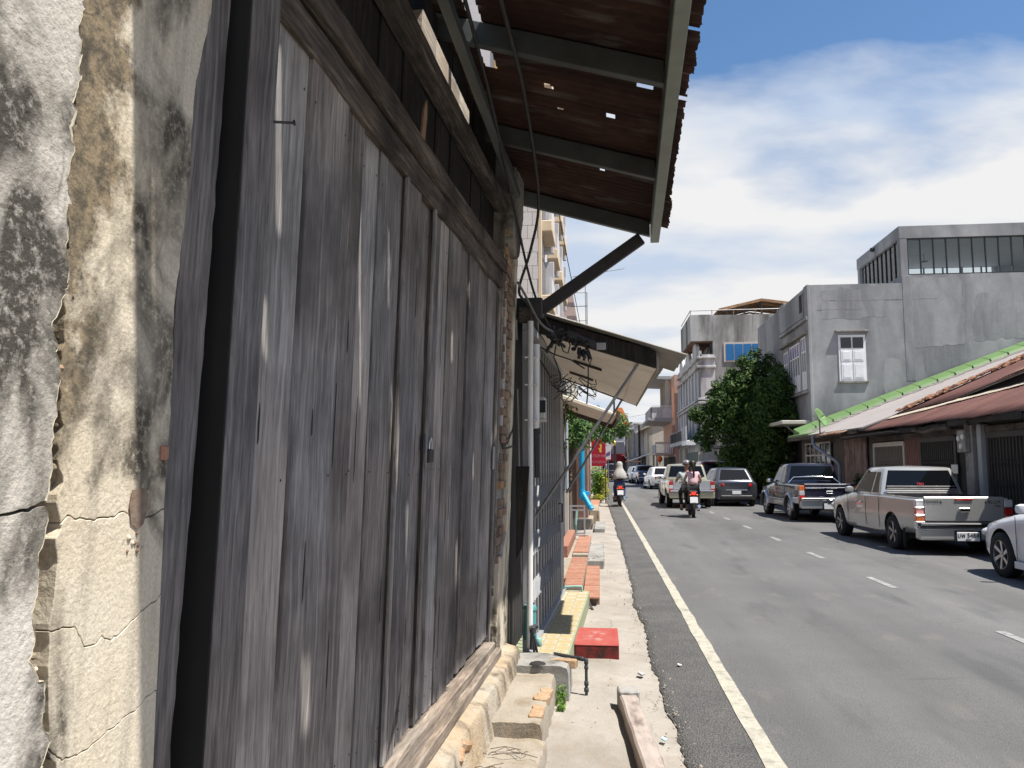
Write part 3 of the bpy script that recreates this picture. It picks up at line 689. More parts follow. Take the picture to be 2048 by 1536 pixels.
# planks: (left edge, right edge, out, bottom, top)
seams = [1.945, 2.006, 2.105, 2.192, 2.327, 2.508, 2.704, 2.908, 3.092, 3.213, 3.453, 3.700, 3.876, 4.065, 4.361, 4.63, 4.933, 5.277, 5.665]
seams = [1.945, 2.192, 2.508, 2.704, 2.908, 3.213, 3.453, 3.700, 3.876, 4.065, 4.361, 4.63, 4.933, 5.277, 5.665]
for i, (a, b) in enumerate(zip(seams[:-1], seams[1:])):
    rs = random.Random(100 + i); off = rs.choice([0.0, 0.006, 0.012, -0.006, 0.018]); gp = rs.choice([.003, .005, .008])
    bot = 0.438 + rs.uniform(0, .015)
    lft = jag([(a + gp, 2.93), (a + gp + rs.uniform(-.004, .004), 1.7), (a + gp, bot + .02)], .12, .0025, i * 3.3)
    btm = jag([(a + gp, bot + .02), ((a + b) / 2, bot + rs.uniform(0, .03)), (b - gp, bot + .01)], .025, .007, i * 1.9)
    rgt = jag([(b - gp, bot + .01), (b - gp + rs.uniform(-.004, .004), 1.6), (b - gp, 2.95)], .12, .0025, i * 5.1)
    if i == 5:      # rotten foot beside the meeting stile
        rgt = [(b - .012, .70), (b - .03, .62), (b - .008, .80)] + rgt[3:]; btm = btm[:-2]
    mb = MB(); mb.prism(lft + btm[1:-1] + rgt, off, WY, lo=-0.032)
    hb(mb, 'plank', ('wood_plank', 'wood_plank_dark', 'wood_plank_pale')[(2, 0, 1, 2, 0, 1, 0, 1, 2, 0, 1, 1, 0, 2)[i]], bevel=.0025)
    seam_shade = MB(); seam_shade.box(-.034, min(off, 0) - .003, b - gp - .006, b + .010, .45, 2.93); hb(seam_shade, 'joint', 'shade_dark')  # dark strip stands in for the shadow line between planks
    for zn in (.56, .62, 1.62, 2.74):
        for yn in (a + .03, b - .035):
            if rs.random() < .75:
                nm_ = MB(); nm_.lathe([(.0042, off - .003), (.0042, off + .0014), (.002, off + .0022)], 6, (0, yn + rs.uniform(-.006, .006), zn + rs.uniform(-.02, .02)), 'x'); hb(nm_, 'nail_head', 'steel_dark')
    for _q in range(rs.choice([1, 2, 3])):        # splits and worn slots
        yy = rs.uniform(a + .02, b - .02); z0 = rs.uniform(.6, 2.3); L = rs.uniform(.08, .32)
        mb = MB(); mb.prism([(yy, z0), (yy + .006, z0 + .1 * L), (yy + .005, z0 + .9 * L), (yy + .001, z0 + L), (yy - .003, z0 + .5 * L)], off + .0012, WY, lo=off - .004); hb(mb, 'split', 'shade_dark')
# cover strips over some joints
for y, z0, z1 in ((3.213, .47, 2.88), (3.70, .50, 2.9), (5.655, .33, 2.9)):
    mb = MB(); mb.box(0.010, 0.026, y - .016, y + .016, z0, z1); hb(mb, 'cover_strip', 'wood_plank', bevel=.003)
# sill in two layers, lower rail
m = MB(); m.prism(jag([(1.93, .455), (3.0, .47), (4.4, .45), (5.66, .43)], .12, .006, 4) + [(5.66, .345), (1.93, .345)], .065, WY, lo=-.06); hb(m, 'sill', 'wood_sill', bevel=.008)
m = MB(); m.prism(jag([(2.2, .400), (3.6, .395), (5.70, .385)], .15, .005, 9) + [(5.70, .325), (2.2, .325)], .105, WY, lo=.062); hb(m, 'sill_strip', 'wood_sill', bevel=.006)
# top rails and beams
def railpoly(pts, h, sd): 
    lo_ = jag(pts, .12, .006, sd); return lo_ + [(a, b + h) for a, b in reversed(jag(pts, .15, .005, sd + 1))]
m = MB(); m.prism(railpoly([(1.93, 2.842), (3.09, 2.856), (5.80, 2.937)], .105, 3), .030, WY, lo=-.03); hb(m, 'top_rail', 'wood_rail', bevel=.005)
m = MB(); m.prism(railpoly([(1.93, 2.965), (3.7, 2.985), (5.80, 3.055)], .10, 5), .052, WY, lo=-.03); hb(m, 'lintel', 'wood_rail', bevel=.008)
m = MB(); m.prism(railpoly([(1.70, 3.42), (3.5, 3.44), (5.75, 3.50)], .075, 7), .055, WY, lo=-.04); hb(m, 'upper_rail', 'wood_rail', bevel=.006)
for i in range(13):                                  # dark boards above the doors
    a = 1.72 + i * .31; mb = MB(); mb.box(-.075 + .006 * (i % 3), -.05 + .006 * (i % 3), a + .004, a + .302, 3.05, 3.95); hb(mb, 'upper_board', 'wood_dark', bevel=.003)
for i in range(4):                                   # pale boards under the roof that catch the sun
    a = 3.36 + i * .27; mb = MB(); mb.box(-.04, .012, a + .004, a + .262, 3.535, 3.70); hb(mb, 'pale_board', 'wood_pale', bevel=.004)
m = MB(); m.prism([(3.62, 3.10), (3.66, 3.16), (3.70, 3.34), (3.68, 3.42), (3.64, 3.36), (3.61, 3.22)], -.040, WY, lo=-.052); hb(m, 'orange_cloth', 'rust_orange')
m = MB(); m.bar((.12, 1.0, 3.80), (.10, 5.80, 3.66), .05, .06); hb(m, 'wall_plate', 'steel_green', bevel=.004)
# nail, hasp and padlock
m = MB(); m.tube([(-.0, 1.90, 2.53), (.075, 1.955, 2.545)], .0035, 6); m.tube([(.075, 1.955, 2.545), (.078, 1.957, 2.546)], .008, 8); hb(m, 'nail', 'steel_dark')
hs = MB(); hs.box(.013, .019, 3.66, 3.735, 1.70, 1.79); hasp = hb(hs, 'hasp', 'steel_dark', bevel=.002)
pl_ = MB(); pl_.box(.020, .042, 3.70, 3.775, 1.66, 1.725); pad = hb(pl_, 'padlock', 'steel_dark', bevel=.006)
pl2 = MB(); pl2.tube([(.031, 3.715, 1.72), (.031, 3.715, 1.755), (.031, 3.727, 1.772), (.031, 3.738, 1.777), (.031, 3.749, 1.772), (.031, 3.761, 1.755), (.031, 3.761, 1.72)], .0055, 8); hb(pl2, 'shackle', 'alloy_bright', smooth=50, parent=pad)
m = MB(); m.box(.014, .024, 5.60, 5.63, 1.62, 1.78); hb(m, 'bolt_plate', 'pvc_grey', bevel=.003)

# far pillar: render fallen away from old brickwork
m = MB(); m.box(-.4, .035, 5.70, 6.16, -.05, 3.95); hb(m, 'pillar', 'pillar_grey')
rs = random.Random(5)
for iz in range(44):
    z = .95 + iz * .066
    if z > 3.75: break
    yo = 5.74 if iz % 2 else 5.71
    for kx in range(2):
        a = yo + kx * .17; b = min(a + .16, 6.06)
        if rs.random() < .10 or b - a < .04: continue
        dd = .050 + rs.uniform(-.008, .014); mb = MB(); mb.box(0.02, dd, a + rs.uniform(0, .01), b - rs.uniform(0, .012), z + .003, z + .057); hb(mb, 'brick', 'brick_old' if rs.random() < .8 else 'brick_orange', bevel=.005)
m = MB(); m.prism(jag([(5.70, .20), (5.70, .9), (5.735, 1.0), (5.80, .97), (5.9, 1.05), (6.03, 1.15), (6.07, 1.9), (6.05, 2.7), (6.09, 3.6), (6.165, 3.62), (6.165, .20)], .035, .008, 4), .070, WY, lo=.0); hb(m, 'pillar_render', 'plaster_cream', bevel=.006)
m = MB(); m.prism(jag([(6.165, .20), (6.165, 3.5), (6.20, 3.5), (6.21, 2.0), (6.20, .2)], .05, .006, 9)[:-1], .060, WY, lo=-.3); hb(m, 'pillar_edge', 'wall_white_old', bevel=.006)
m = MB(); m.prism(jag([(5.72, 3.30), (5.72, 3.86), (6.18, 3.90), (6.21, 3.6), (6.12, 3.45), (6.05, 3.25), (5.9, 3.2), (5.72, 3.30)], .03, .01, 8)[:-1], .10, WY, lo=.0); hb(m, 'pillar_cap', 'pillar_grey', bevel=.008)

# roof: rafters, purlin, brace and corrugated sheets (holes are real holes)
def roof_z(x): return 3.97 - 0.30 * (x - 0.08)        # top of rafters, local x
raft = []
for y in (1.25, 2.55, 3.86, 5.18, 6.50):
    m = MB(); z0 = roof_z(-.02); z1 = roof_z(1.20)
    m.hexa([(-.02, y, z0 - .125), (1.20, y, z1 - .125), (1.20, y + .05, z1 - .125), (-.02, y + .05, z0 - .125)], [(-.02, y, z0), (1.20, y, z1), (1.20, y + .05, z1), (-.02, y + .05, z0)])
    m.build('rafter', 'steel_green', house, bevel=.004)
m = MB(); za = roof_z(1.21)
m.box(1.205, 1.275, 1.05, 6.60, za - .155, za - .012); m.build('purlin', 'steel_purlin', house, bevel=.005)
m = MB(); m.bar((.30, 6.53, 2.93), (1.13, 6.53, 3.50), .05, .10); m.build('brace', 'steel_dark', house, bevel=.004)
m = MB(); m.box(.06, .32, 6.46, 6.59, 2.86, 3.02); m.build('brace_shoe', 'steel_dark', house, bevel=.01)
Lx, Ly = -SUN.x / SUN.z, -SUN.y / SUN.z               # shadow drift per metre of fall (world)
def to_roof(yl, z, xl=0.0):
    """point on the roof (local) through which the sun reaches wall point (yl, z)"""
    A_ = R(2.0); sx = SUN.x * math.cos(A_) - SUN.y * math.sin(A_); sy = SUN.x * math.sin(A_) + SUN.y * math.cos(A_)
    xw = xl + LEAN * (z - .35); px, py, pz = xw, yl, z
    t = (roof_z(px) + .02 - pz) / (SUN.z + .30 * sx)
    return px + sx * t, py + sy * t
holes = []
for (yl, z0, z1, w) in ((2.02, 2.30, 2.74, .009), (2.00, 1.96, 2.05, .012), (2.735, 2.26, 2.62, .012), (2.81, 1.93, 2.20, .014), (4.20, 2.20, 2.30, .02), (5.64, 1.80, 1.88, .02), (1.50, 1.98, 2.20, .003), (3.45, 1.2, 1.4, .02), (2.4, .75, 1.0, .02), (4.6, 1.0, 1.2, .02), (5.0, 1.6, 1.7, .02)):
    xa, ya = to_roof(yl, z0); xb, yb = to_roof(yl, z1); holes.append((min(xa, xb), max(xa, xb), (ya + yb) / 2 - w, (ya + yb) / 2 + w))
xa, ya = to_roof(3.36, 3.56, .012); xb, yb = to_roof(4.42, 3.70, .012); holes.append((xb, xa, ya, yb))
for (x, y, a, b) in ((.56, 4.45, .016, .012), (.62, 4.75, .004, .004), (.85, 5.6, .008, .003), (.22, 4.2, .012, .008), (1.0, 4.9, .002, .003), (.5, 5.5, .006, .004), (.75, 6.1, .010, .004), (.9, 2.9, .05, .010), (.65, 2.85, .03, .010), (1.1, 5.8, .004, .003), (.30, 3.75, .003, .008)):
    holes.append((x - a * 1.5, x + a * 1.5, y - b * 1.4, y + b * 1.4, 1))
per = 0.076; dy = per / 6; ny0 = 0
yy = 1.165
sheet_i = 0
while yy < 6.62:
    ye = min(yy + per * 9.5, 6.64); nn = int((ye - yy) / dy) + 1
    xs = [-.10 + .0175 * i for i in range(84)]
    ex = 1.36 + random.uniform(-.02, .02); mb = MB(); zt = .006 * (sheet_i % 2)
    idx = {}
    def vid(i, j):
        if (i, j) not in idx:
            x = xs[i]; y = yy + j * dy
            z = roof_z(x) + .012 + zt + .010 * math.sin(2 * math.pi * (y - 1.08) / per)
            x2 = x
            if i >= len(xs) - 4: x2 = x + .014 * mnoise.noise((y * 14, 2.2, sheet_i)) + .008 * mnoise.noise((y * 45, 5.2, 0))
            idx[(i, j)] = len(mb.v); mb.v.append((x2, y, z))
        return idx[(i, j)]
    for i in range(len(xs) - 1):
        if xs[i + 1] > ex: 
            if xs[i] > ex - .02: break
        for j in range(nn):
            cx = xs[i] + .00875; cy = yy + (j + .5) * dy
            if any(h[0] - .009 < cx < h[1] + .009 and h[2] - .0065 < cy < h[3] + .0065 and (len(h) == 4 or ((cx - (h[0] + h[1]) / 2) / (h[1] - h[0] + .012)) ** 2 * 4 + ((cy - (h[2] + h[3]) / 2) / (h[3] - h[2] + .010)) ** 2 * 4 < 1 + 1.2 * mnoise.noise((cx * 60, cy * 60, 2))) for h in holes): continue
            if i >= len(xs) - 5 and mnoise.noise((cy * 19, 7.7, sheet_i)) > .48: continue
            mb.f.append((vid(i, j), vid(i + 1, j), vid(i + 1, j + 1), vid(i, j + 1))); mb.mi.append(0)
    mb.build('roof_sheet', 'rust_sheet', house, smooth=80, fixn=False, solid=.0012)
    yy += per * 9; sheet_i += 1
# plinth kerb and wall foot under the sill
m = MB(); pts = []
prof_ = [(-.1, .33), (.055, .335), (.085, .331), (.115, .325), (.145, .318), (.170, .308), (.182, .288), (.188, .25), (.196, .21), (.204, .16), (.216, .10), (.24, -.05)]
for i in range(180):
    y = 1.55 + i * .0252; row = []
    chip = max(0, mnoise.noise((y * 2.6, 4, 1)) - .22) * .03
    for q_, (px_, pz_) in enumerate(prof_):
        w_ = 0 if q_ < 2 else 1
        d_ = (.006 * mnoise.noise((y * 3, q_ * .3, 1)) + .004 * mnoise.noise((y * 26, q_ * 1.7, 5)) + .003 * mnoise.noise((y * 70, q_ * 3.1, 9))) * w_
        if 3 <= q_ <= 8: d_ -= chip
        row.append((px_ + d_, y, pz_ + d_ * .5))
    pts.append(row)
m.grid(pts); m.build('plinth', 'plinth_plaster', house, smooth=28)
for (y, z, a) in ((3.95, .262, .3), (4.10, .262, -.3)):
    mb = MB(); mb.box(-.03, .03, -.05, .05, -.022, .022); o = mb.build('brick', 'brick_orange', house, bevel=.008); o.location = (.168, y, z); o.rotation_euler = (a, .3, a * .7)
# grey conduit on the pillar with its fittings
m = MB(); m.tube([(.11, 5.78, 3.02), (.105, 5.77, 2.4), (.085, 5.75, 1.90)], .018, 10); m.build('conduit', 'pvc_grey', house, smooth=50)
m = MB(); m.tube([(.085, 5.75, 1.92), (.085, 5.75, 1.82), (.10, 5.80, 1.77), (.11, 6.0, 1.78), (.12, 6.2, 1.80)], .007, 6); m.build('conduit_lead', 'cable_black', house, smooth=50)
for j, (a, b) in enumerate((((.09, 5.80, 1.80), (.13, 6.2, 1.97)), ((.09, 5.82, 1.78), (.12, 6.15, 1.92)), ((.1, 5.9, 2.3), (.1, 6.25, 2.35)))):
    m = MB(); pm = ((a[0] + b[0]) / 2, (a[1] + b[1]) / 2, (a[2] + b[2]) / 2 - .03); m.tube([a, pm, b], .005, 6); m.build('lead_wire', 'cable_black', house, smooth=50)

# ================================================================ LEFT: THINGS ALONG THE PAVEMENT
# broken concrete step in front of the timber house
step = thing('concrete_step', 'worn concrete step edged with broken bricks below the timber doors', 'step', (-0.63, 4.6, 0), R(-1.0))
def slab(mb, x0, x1, y0, y1, z, seed, n=16, base=-.03):
    P = []
    for i in range(n + 1):
        y = y0 + (y1 - y0) * i / n; row = []
        for k in range(9):
            x = x0 + (x1 - x0) * k / 8
            zz = z + .010 * mnoise.noise((x * 9 + seed, y * 6, 1)) + .005 * mnoise.noise((x * 30, y * 30, seed))
            if k == 8: zz -= .012; x += .012 * mnoise.noise((y * 9, seed, 2))
            row.append((x, y, zz))
        x, y, zz = row[-1]; row.append((x + .012, y, z - .05)); row.append((x + .015, y, base))
        P.append(row)
    mb.grid(P)
    for r in (P[0], P[-1]):
        mb.add(r + [(r[0][0], r[0][1], base)], [tuple(range(len(r) + 1))])
m = MB(); slab(m, -.03, .27, .12, 1.30, .185, 1.0); m.build('upper_slab', 'step_concrete', step, smooth=50)
m = MB(); slab(m, -.06, .30, -1.9, .125, .10, 4.0, 30); m.build('lower_slab', 'step_concrete', step, smooth=50)
m = MB(); slab(m, -.02, .36, 1.22, 1.62, .235, 7.0, 8); m.build('end_slab', 'block_concrete', step, smooth=50)
for (x, y, z, a, sx) in ((.240, .36, .177, .06, 1.1), (.248, .72, .177, -.05, 1.2), (.335, 1.42, .226, 1.45, .75), (.28, -1.1, .085, .1, 1)):
    mb = MB(); mb.prism(jag([(-.045, -.13 * sx), (.04, -.12 * sx), (.045, .1 * sx), (-.02, .13 * sx), (-.045, -.13 * sx)], .03, .012, y * 7)[:-1], .028, lambda a_, b_, c_: (a_, b_, c_), lo=-.03)
    o = mb.build('brick', 'brick_orange', step, bevel=.006); o.location = (x - .01, y, z - .013); o.rotation_euler = (random.uniform(-.06, .06), .08, a)
m = MB(); m.lathe([(.02, -.012), (.07, .0), (.055, .02), (.02, .03)], 9, (.15, 1.27, .225)); m.build('hole_mouth', 'shade_dark', step)
# twigs and leaf litter on the step
rs = random.Random(3)
tw = MB()
for i in range(26):
    x, y = rs.uniform(-.62, -.42), rs.uniform(3.7, 4.5); a = rs.uniform(0, 6.3); L = rs.uniform(.04, .16)
    p = [(x, y, .118), (x + .5 * L * math.cos(a) , y + .5 * L * math.sin(a), .128 + rs.uniform(0, .012)), (x + L * math.cos(a + .4), y + L * math.sin(a + .4), .120)]
    tw.tube(p, .0022, 4)
o = tw.build('twig_litter', 'bark'); tag(o, 'dry twigs and leaf scraps lying on the lower concrete step', 'twigs', kind='stuff')
# crumbs along the pavement
cr_ = MB()
for i in range(340):
    y = rs.uniform(3.2, 14); x = edge_x(y) + rs.gauss(-.02, .05) if rs.random() < .85 else rs.uniform(-.25, .4); r = rs.uniform(.003, .009) * (1.6 if rs.random() < .08 else 1)
    c = (x, y, .002 + (.014 if x > edge_x(y) else 0)); cr_.lathe([(r * .4, -r * .6), (r, 0), (r * .5, r * .8)], 5, c)
tag(cr_.build('gravel_crumbs', 'pavement'), 'loose gravel crumbs and grit scattered over the pavement edge', 'gravel', kind='stuff')

# red painted block used as a step
blk = thing('red_step_block', 'red painted concrete block step with worn pale patch on top', 'step block', (-.045, 7.45, 0), 0)
m = MB(); m.box(-.19, .19, -.36, .36, -.02, .105); m.build('block_body', 'red_paint_dirty', blk, bevel=.008)
m = MB(); m.box(-.192, .192, -.362, .362, .1055, .117); m.build('block_top', 'red_paint_worn', blk, bevel=.005)

# old timber baulk at the kerb
bk = thing('timber_baulk', 'short weathered timber baulk with flaking pale paint lying at the kerb', 'timber', (.235, 4.85, 0), R(4))
m = MB()
P = []
for i in range(19):
    y = -1.0 + i * .1; w = .062 + .012 * mnoise.noise((y * 4, 1, 1)); h = .10 + .006 * mnoise.noise((y * 7, 3, 1))
    P.append([(-w, y, -.02), (-w, y, h - .012), (-w + .012, y, h), (w - .02 - .012 * mnoise.noise((y * 6, 2, 2)), y, h), (w + .01 * mnoise.noise((y * 9, 5, 2)), y, h - .025), (w + .01, y, -.02)])
m.grid(P)
for r in (P[0], P[-1]): m.add(r, [tuple(range(6))])
simple('timber_painted', (0.33, 0.275, 0.24), 0.9, 0.25, 7, 0.7, 40, stretch=(2, .6, 1), dirt=(0.13, 0.10, 0.085), dirt_amt=.95, dscale=5)
m.build('baulk', 'timber_painted', bk, smooth=40)
m = MB(); m.prism(jag([(-.07, .80), (.075, .80), (.07, .95), (-.02, .93), (-.075, .96), (-.07, .80)], .03, .01, 3)[:-1], .125, lambda a_, b_, c_: (a_, b_, c_), lo=-.01); m.build('broken_end', 'block_concrete', bk, bevel=.01)
# bits of rubbish
for (x, y, nm, lab, mt, sz) in ((.36, 5.05, 'bottle_cap', 'pale blue plastic scrap lying beside the timber baulk', 'plastic_scrap', .02), (.30, 6.55, 'rag', 'small grey scrap of rubbish near the ragged asphalt edge', 'pvc_grey', .03), (.62, 6.8, 'paper_scrap', 'tiny pale paper scrap lying on the dark asphalt shoulder', 'notice_paper', .018)):
    if mt not in M: simple(mt, (0.35, 0.55, 0.65), 0.5, 0.1, 5, 0)
    mb = MB(); mb.prism(jag([(-1.2 * sz, -sz), (1.3 * sz, -.6 * sz), (sz, sz), (-.6 * sz, .8 * sz), (-1.2 * sz, -sz)], .01, .004, x * 9)[:-1], sz * .5, lambda a_, b_, c_: (a_, b_, c_))
    o = mb.build(nm, mt, bevel=.002); o.location = (x, y, .012 if x < .5 else .032); o.rotation_euler = (.2, .1, 1.1); tag(o, lab, 'litter')

# black water pipe with elbow and taps
wp = thing('black_water_pipe', 'black elbowed water pipe rising from the pavement by the brick step', 'pipe', (-.115, 5.55, 0), 0)
m = MB(); m.tube([(-.24, .62, .245), (-.10, .52, .245), (-.02, .46, .245), (0, .44, .24), (.0, .44, .20), (.0, .44, .10), (.0, .44, -.02)], .011, 10); m.build('pipe_run', 'pipe_black', wp, smooth=50)
for (a, b, r) in (((-.06, .49, .245), (-.02, .46, .245), .0165), ((0, .44, .255), (0, .44, .215), .0165), ((0, .44, .205), (0, .44, .18), .016), ((0, .44, .095), (0, .44, .065), .017), ((0, .44, .05), (0, .44, .02), .018)):
    m = MB(); m.tube([a, b], r, 12); m.build('coupling', 'pipe_black', wp, smooth=50, bevel=.003)

# small weed
def leaves(mb, blobs, n, size, seed, droop=.3, flat=.35, aspect=.5):
    rs = random.Random(seed); tot = sum(b[3] ** 2 for b in blobs)
    for b in blobs:
        c = Vector(b[:3]); rad = b[3]; sq = b[4] if len(b) > 4 else 1.0
        for _ in range(int(n * rad * rad / tot)):
            d = Vector((rs.gauss(0, 1), rs.gauss(0, 1), rs.gauss(0, 1))).normalized()
            rr = rad * (rs.random() ** .45) * (1 + .25 * mnoise.noise((d.x * 2 + c.x, d.y * 2 + c.y, d.z * 2 + c.z)))
            p = c + Vector((d.x, d.y, d.z * sq)) * rr
            nrm = (d + Vector((rs.uniform(-1, 1), rs.uniform(-1, 1), rs.uniform(-.2, 1.2))) * .8).normalized()
            a = nrm.cross(Vector((rs.uniform(-1, 1), rs.uniform(-1, 1), -droop))).normalized(); w = nrm.cross(a)
            s = size * rs.uniform(.65, 1.35)
            mb.add([p - a * s * .5, p + w * s * aspect * .5 + nrm * s * .06, p + a * s * .5 - nrm * s * .05, p - w * s * aspect * .5 + nrm * s * .06], [(0, 1, 2, 3)])
m = MB(); leaves(m, [(-.285, 5.75, .06, .05, 1.4), (-.28, 5.6, .03, .04)], 160, .03, 4); tag(m.build('weed', 'leaf_shrub', fixn=False), 'small green weed growing where the porch meets the step', 'weed')

# ================================================================ LEFT: GRILLE SHOPHOUSE WITH CREAM AWNING
gh = thing('grille_shophouse', 'narrow shophouse with grey folding grille and cream ceiling awning', 'shophouse', (-.585, 6.42, 0), R(-2.2))
# local x out, y along, z up
m = MB(); m.box(-.9, -.14, -.25, 3.35, -.05, 3.1); m.build('dark_interior', 'shop_dark', gh)
m = MB(); m.box(-.9, -.02, 3.30, 3.42, -.05, 3.2); m.build('end_wall', 'wall_shade', gh)
m = MB(); m.box(-.14, .32, -.12, 3.30, -.05, .165); m.build('porch_base', 'porch_paint', gh, bevel=.006)
# porch tiles in yellow and cream, each a tile
simple('tile_yellow', (0.36, 0.285, 0.14), 0.6, 0.08, 8, 0.05, 40, dirt=(0.4, 0.33, 0.2)); simple('tile_cream', (0.38, 0.35, 0.27), 0.6, 0.06, 8, 0.05, 40, dirt=(0.42, 0.37, 0.28))
tw_, tl_ = .11, .11
for i in range(30):
    for j in range(3):
        y0 = -.115 + i * .1135; x0 = -.03 + j * .1135
        mb = MB(); mb.box(x0, x0 + tw_, y0, y0 + tl_, .163, .1715); mb.build('tile', 'tile_yellow' if (i + j) % 2 else 'tile_cream', gh, bevel=.0012)
        if (i + j) % 2 == 0 and i < 24:
            mb = MB(); mb.add([(x0 + .055, y0 + .008, .1722), (x0 + .102, y0 + .055, .1722), (x0 + .055, y0 + .102, .1722), (x0 + .008, y0 + .055, .1722)], [(0, 1, 2, 3)]); mb.build('tile_motif', 'tile_yellow', gh)
# grille: frame post, bars, rails
m = MB(); m.box(-.035, .02, .0, .085, .165, 2.78); m.build('grille_post', 'grille_rail', gh, bevel=.004)
m = MB(); m.box(-.035, .02, 2.93, 3.28, .165, 2.78); m.build('grille_panel', 'grille_grey', gh, bevel=.004)
m = MB(); m.box(-.03, .045, -.02, 3.28, .168, .20); m.build('bottom_track', 'grille_rail', gh, bevel=.003)
m = MB(); m.box(-.03, .045, -.02, 3.28, 2.74, 2.80); m.build('top_track', 'grille_grey', gh, bevel=.003)
bar_mesh = None
for i in range(24):
    y = .13 + i * .117
    if bar_mesh is None:
        mb = MB(); mb.box(-.007, .007, -.009, .009, .20, 2.74); o = mb.build('bar', 'grille_grey', gh, bevel=.002); bar_mesh = o.data
    else:
        o = bpy.data.objects.new('bar', bar_mesh); C.objects.link(o); o.parent = gh
    o.location = (.004 if i % 2 else -.004, y, 0)
for zc_ in (.62, 1.0, 1.38):
    for i in range(21):
        y = .13 + i * .126; mb = MB(); mb.bar((.02, y, zc_ - .09), (.02, y + .126, zc_ + .09), .004, .016, (1, 0, 0)); mb.build('lattice_link', 'grille_grey', gh)
m = MB(); m.tube([(.02, 2.62, 1.22), (.06, 2.62, 1.22), (.06, 2.62, 1.02), (.02, 2.62, 1.02)], .010, 8); m.build('grille_handle', 'steel_dark', gh)
m = MB(); m.box(-.06, .05, -.05, 3.35, 2.80, 2.93); m.build('header_beam', 'wood_rail', gh, bevel=.006)
m = MB(); m.box(.020, .032, .10, .17, 1.72, 1.89); m.build('blue_tag', 'tag_blue', gh, bevel=.002)
# pipes and boxes at the near corner
m = MB(); m.tube([(.035, -.10, .25), (.04, -.10, 1.2), (.045, -.09, 2.80)], .024, 12); m.build('white_pipe', 'pvc_white', gh, smooth=50)
m = MB(); m.tube([(.08, -.03, 1.94), (.085, -.03, 2.62)], .028, 12); m.build('cable_duct', 'pvc_white', gh, smooth=50)
m = MB(); m.tube([(.085, -.03, 1.94), (.10, -.02, 1.90)], .030, 10, r1=.02); m.tube([(.09, -.03, 1.92), (.09, -.025, 1.55)], .013, 8); m.tube([(.075, -.04, 1.92), (.08, -.035, 1.55)], .012, 8); m.build('cable_tail', 'cable_black', gh, smooth=50)
for z in (2.0, 2.28, 2.5):
    m = MB(); m.box(.0, .10, -.11, -.0, z, z + .012); m.build('pipe_clip', 'pvc_white', gh)
m = MB(); m.prism([(-.06, 1.64), (.045, 1.64), (.02, 1.32), (-.01, 1.02), (-.06, .92)], .01, lambda a_, b_, c_: (a_, c_ - .17, b_), lo=-.02); m.build('timber_bracket', 'wood_dark', gh, bevel=.004)
# electricity meter
mt = MB(); mt.box(.02, .15, .02, .15, 2.02, 2.20)
simple('meter_case', (0.42, 0.41, 0.38), 0.35, 0.1, 9, 0.05, 40, dirt=(0.25, 0.24, 0.2)); mo = mt.build('electricity_meter', 'meter_case', gh, bevel=.012)
m = MB(); m.box(.04, .155, .01, .019, 2.07, 2.17); m.build('meter_dial', 'dark_glass', gh, bevel=.003)
m = MB(); m.box(.03, .15, .025, .145, 2.0, 2.018); m.build('meter_base', 'frame_light', gh)
# teal water pump housing
m = MB(); m.lathe([(.045, .30), (.052, .31), (.052, .40), (.047, .405), (.047, .52), (.054, .525), (.054, .545), (.046, .56), (.0, .565)], 18, (.03, -.045, .0)); m.build('pump_housing', 'teal_paint', gh, smooth=40)
m = MB(); m.tube([(.05, -.12, .24), (.055, -.12, .36), (.06, -.13, .41)], .014, 8); m.tube([(.075, -.11, .18), (.06, -.12, .35)], .011, 8); m.tube([(.10, -.10, .18), (.07, -.12, .34)], .010, 8); m.tube([(.04, -.14, .40), (.10, -.12, .42)], .018, 10); m.lathe([(.012, .36), (.026, .37), (.026, .41), (.012, .42)], 10, (.065, -.13, 0)); m.build('pump_pipes', 'pipe_black', gh, smooth=50)
m = MB(); m.lathe([(.020, .25), (.024, .255), (.024, .31), (.018, .315)], 12, (.10, -.05, 0)); m.build('pump_valve', 'teal_pale', gh, smooth=50)
# awning: slopes down to the street; cream boarded underside
def aw(x): return 2.84 - .36 * (x + .03) / 1.10 
def awp(x, y, dz=0.0): return (x - max(x, 0) * .047 * (y - .55), y, aw(x) + dz - .075 * (y - .55) / 3.3)
def panel(mb, x0, x1, y0, y1, lo, hi):
    mb.hexa([awp(x0, y0, lo), awp(x1, y0, lo), awp(x1, y1, lo), awp(x0, y1, lo)], [awp(x0, y0, hi), awp(x1, y0, hi), awp(x1, y1, hi), awp(x0, y1, hi)])
for (a, b) in ((.565, 1.62), (1.635, 2.72), (2.735, 3.80)):
    m = MB(); panel(m, -.02, 1.00, a, b, .0, .012); m.build('ceiling_panel', 'awning_cream', gh, bevel=.002)
m = MB(); panel(m, .88, 1.06, .55, 3.80, -.012, -.002); m.build('edge_trim', 'awning_cream', gh, bevel=.003)
m = MB(); panel(m, 1.055, 1.075, .53, 3.82, -.02, .10); m.build('fascia', 'awning_grey', gh, bevel=.003)
m = MB(); panel(m, -.06, 1.05, .50, .56, -.012, .135); m.build('verge_board', 'wood_dark', gh, bevel=.004)
m = MB(); panel(m, -.06, 1.05, 3.78, 3.84, -.012, .12); m.build('verge_board', 'wood_rail', gh, bevel=.004)
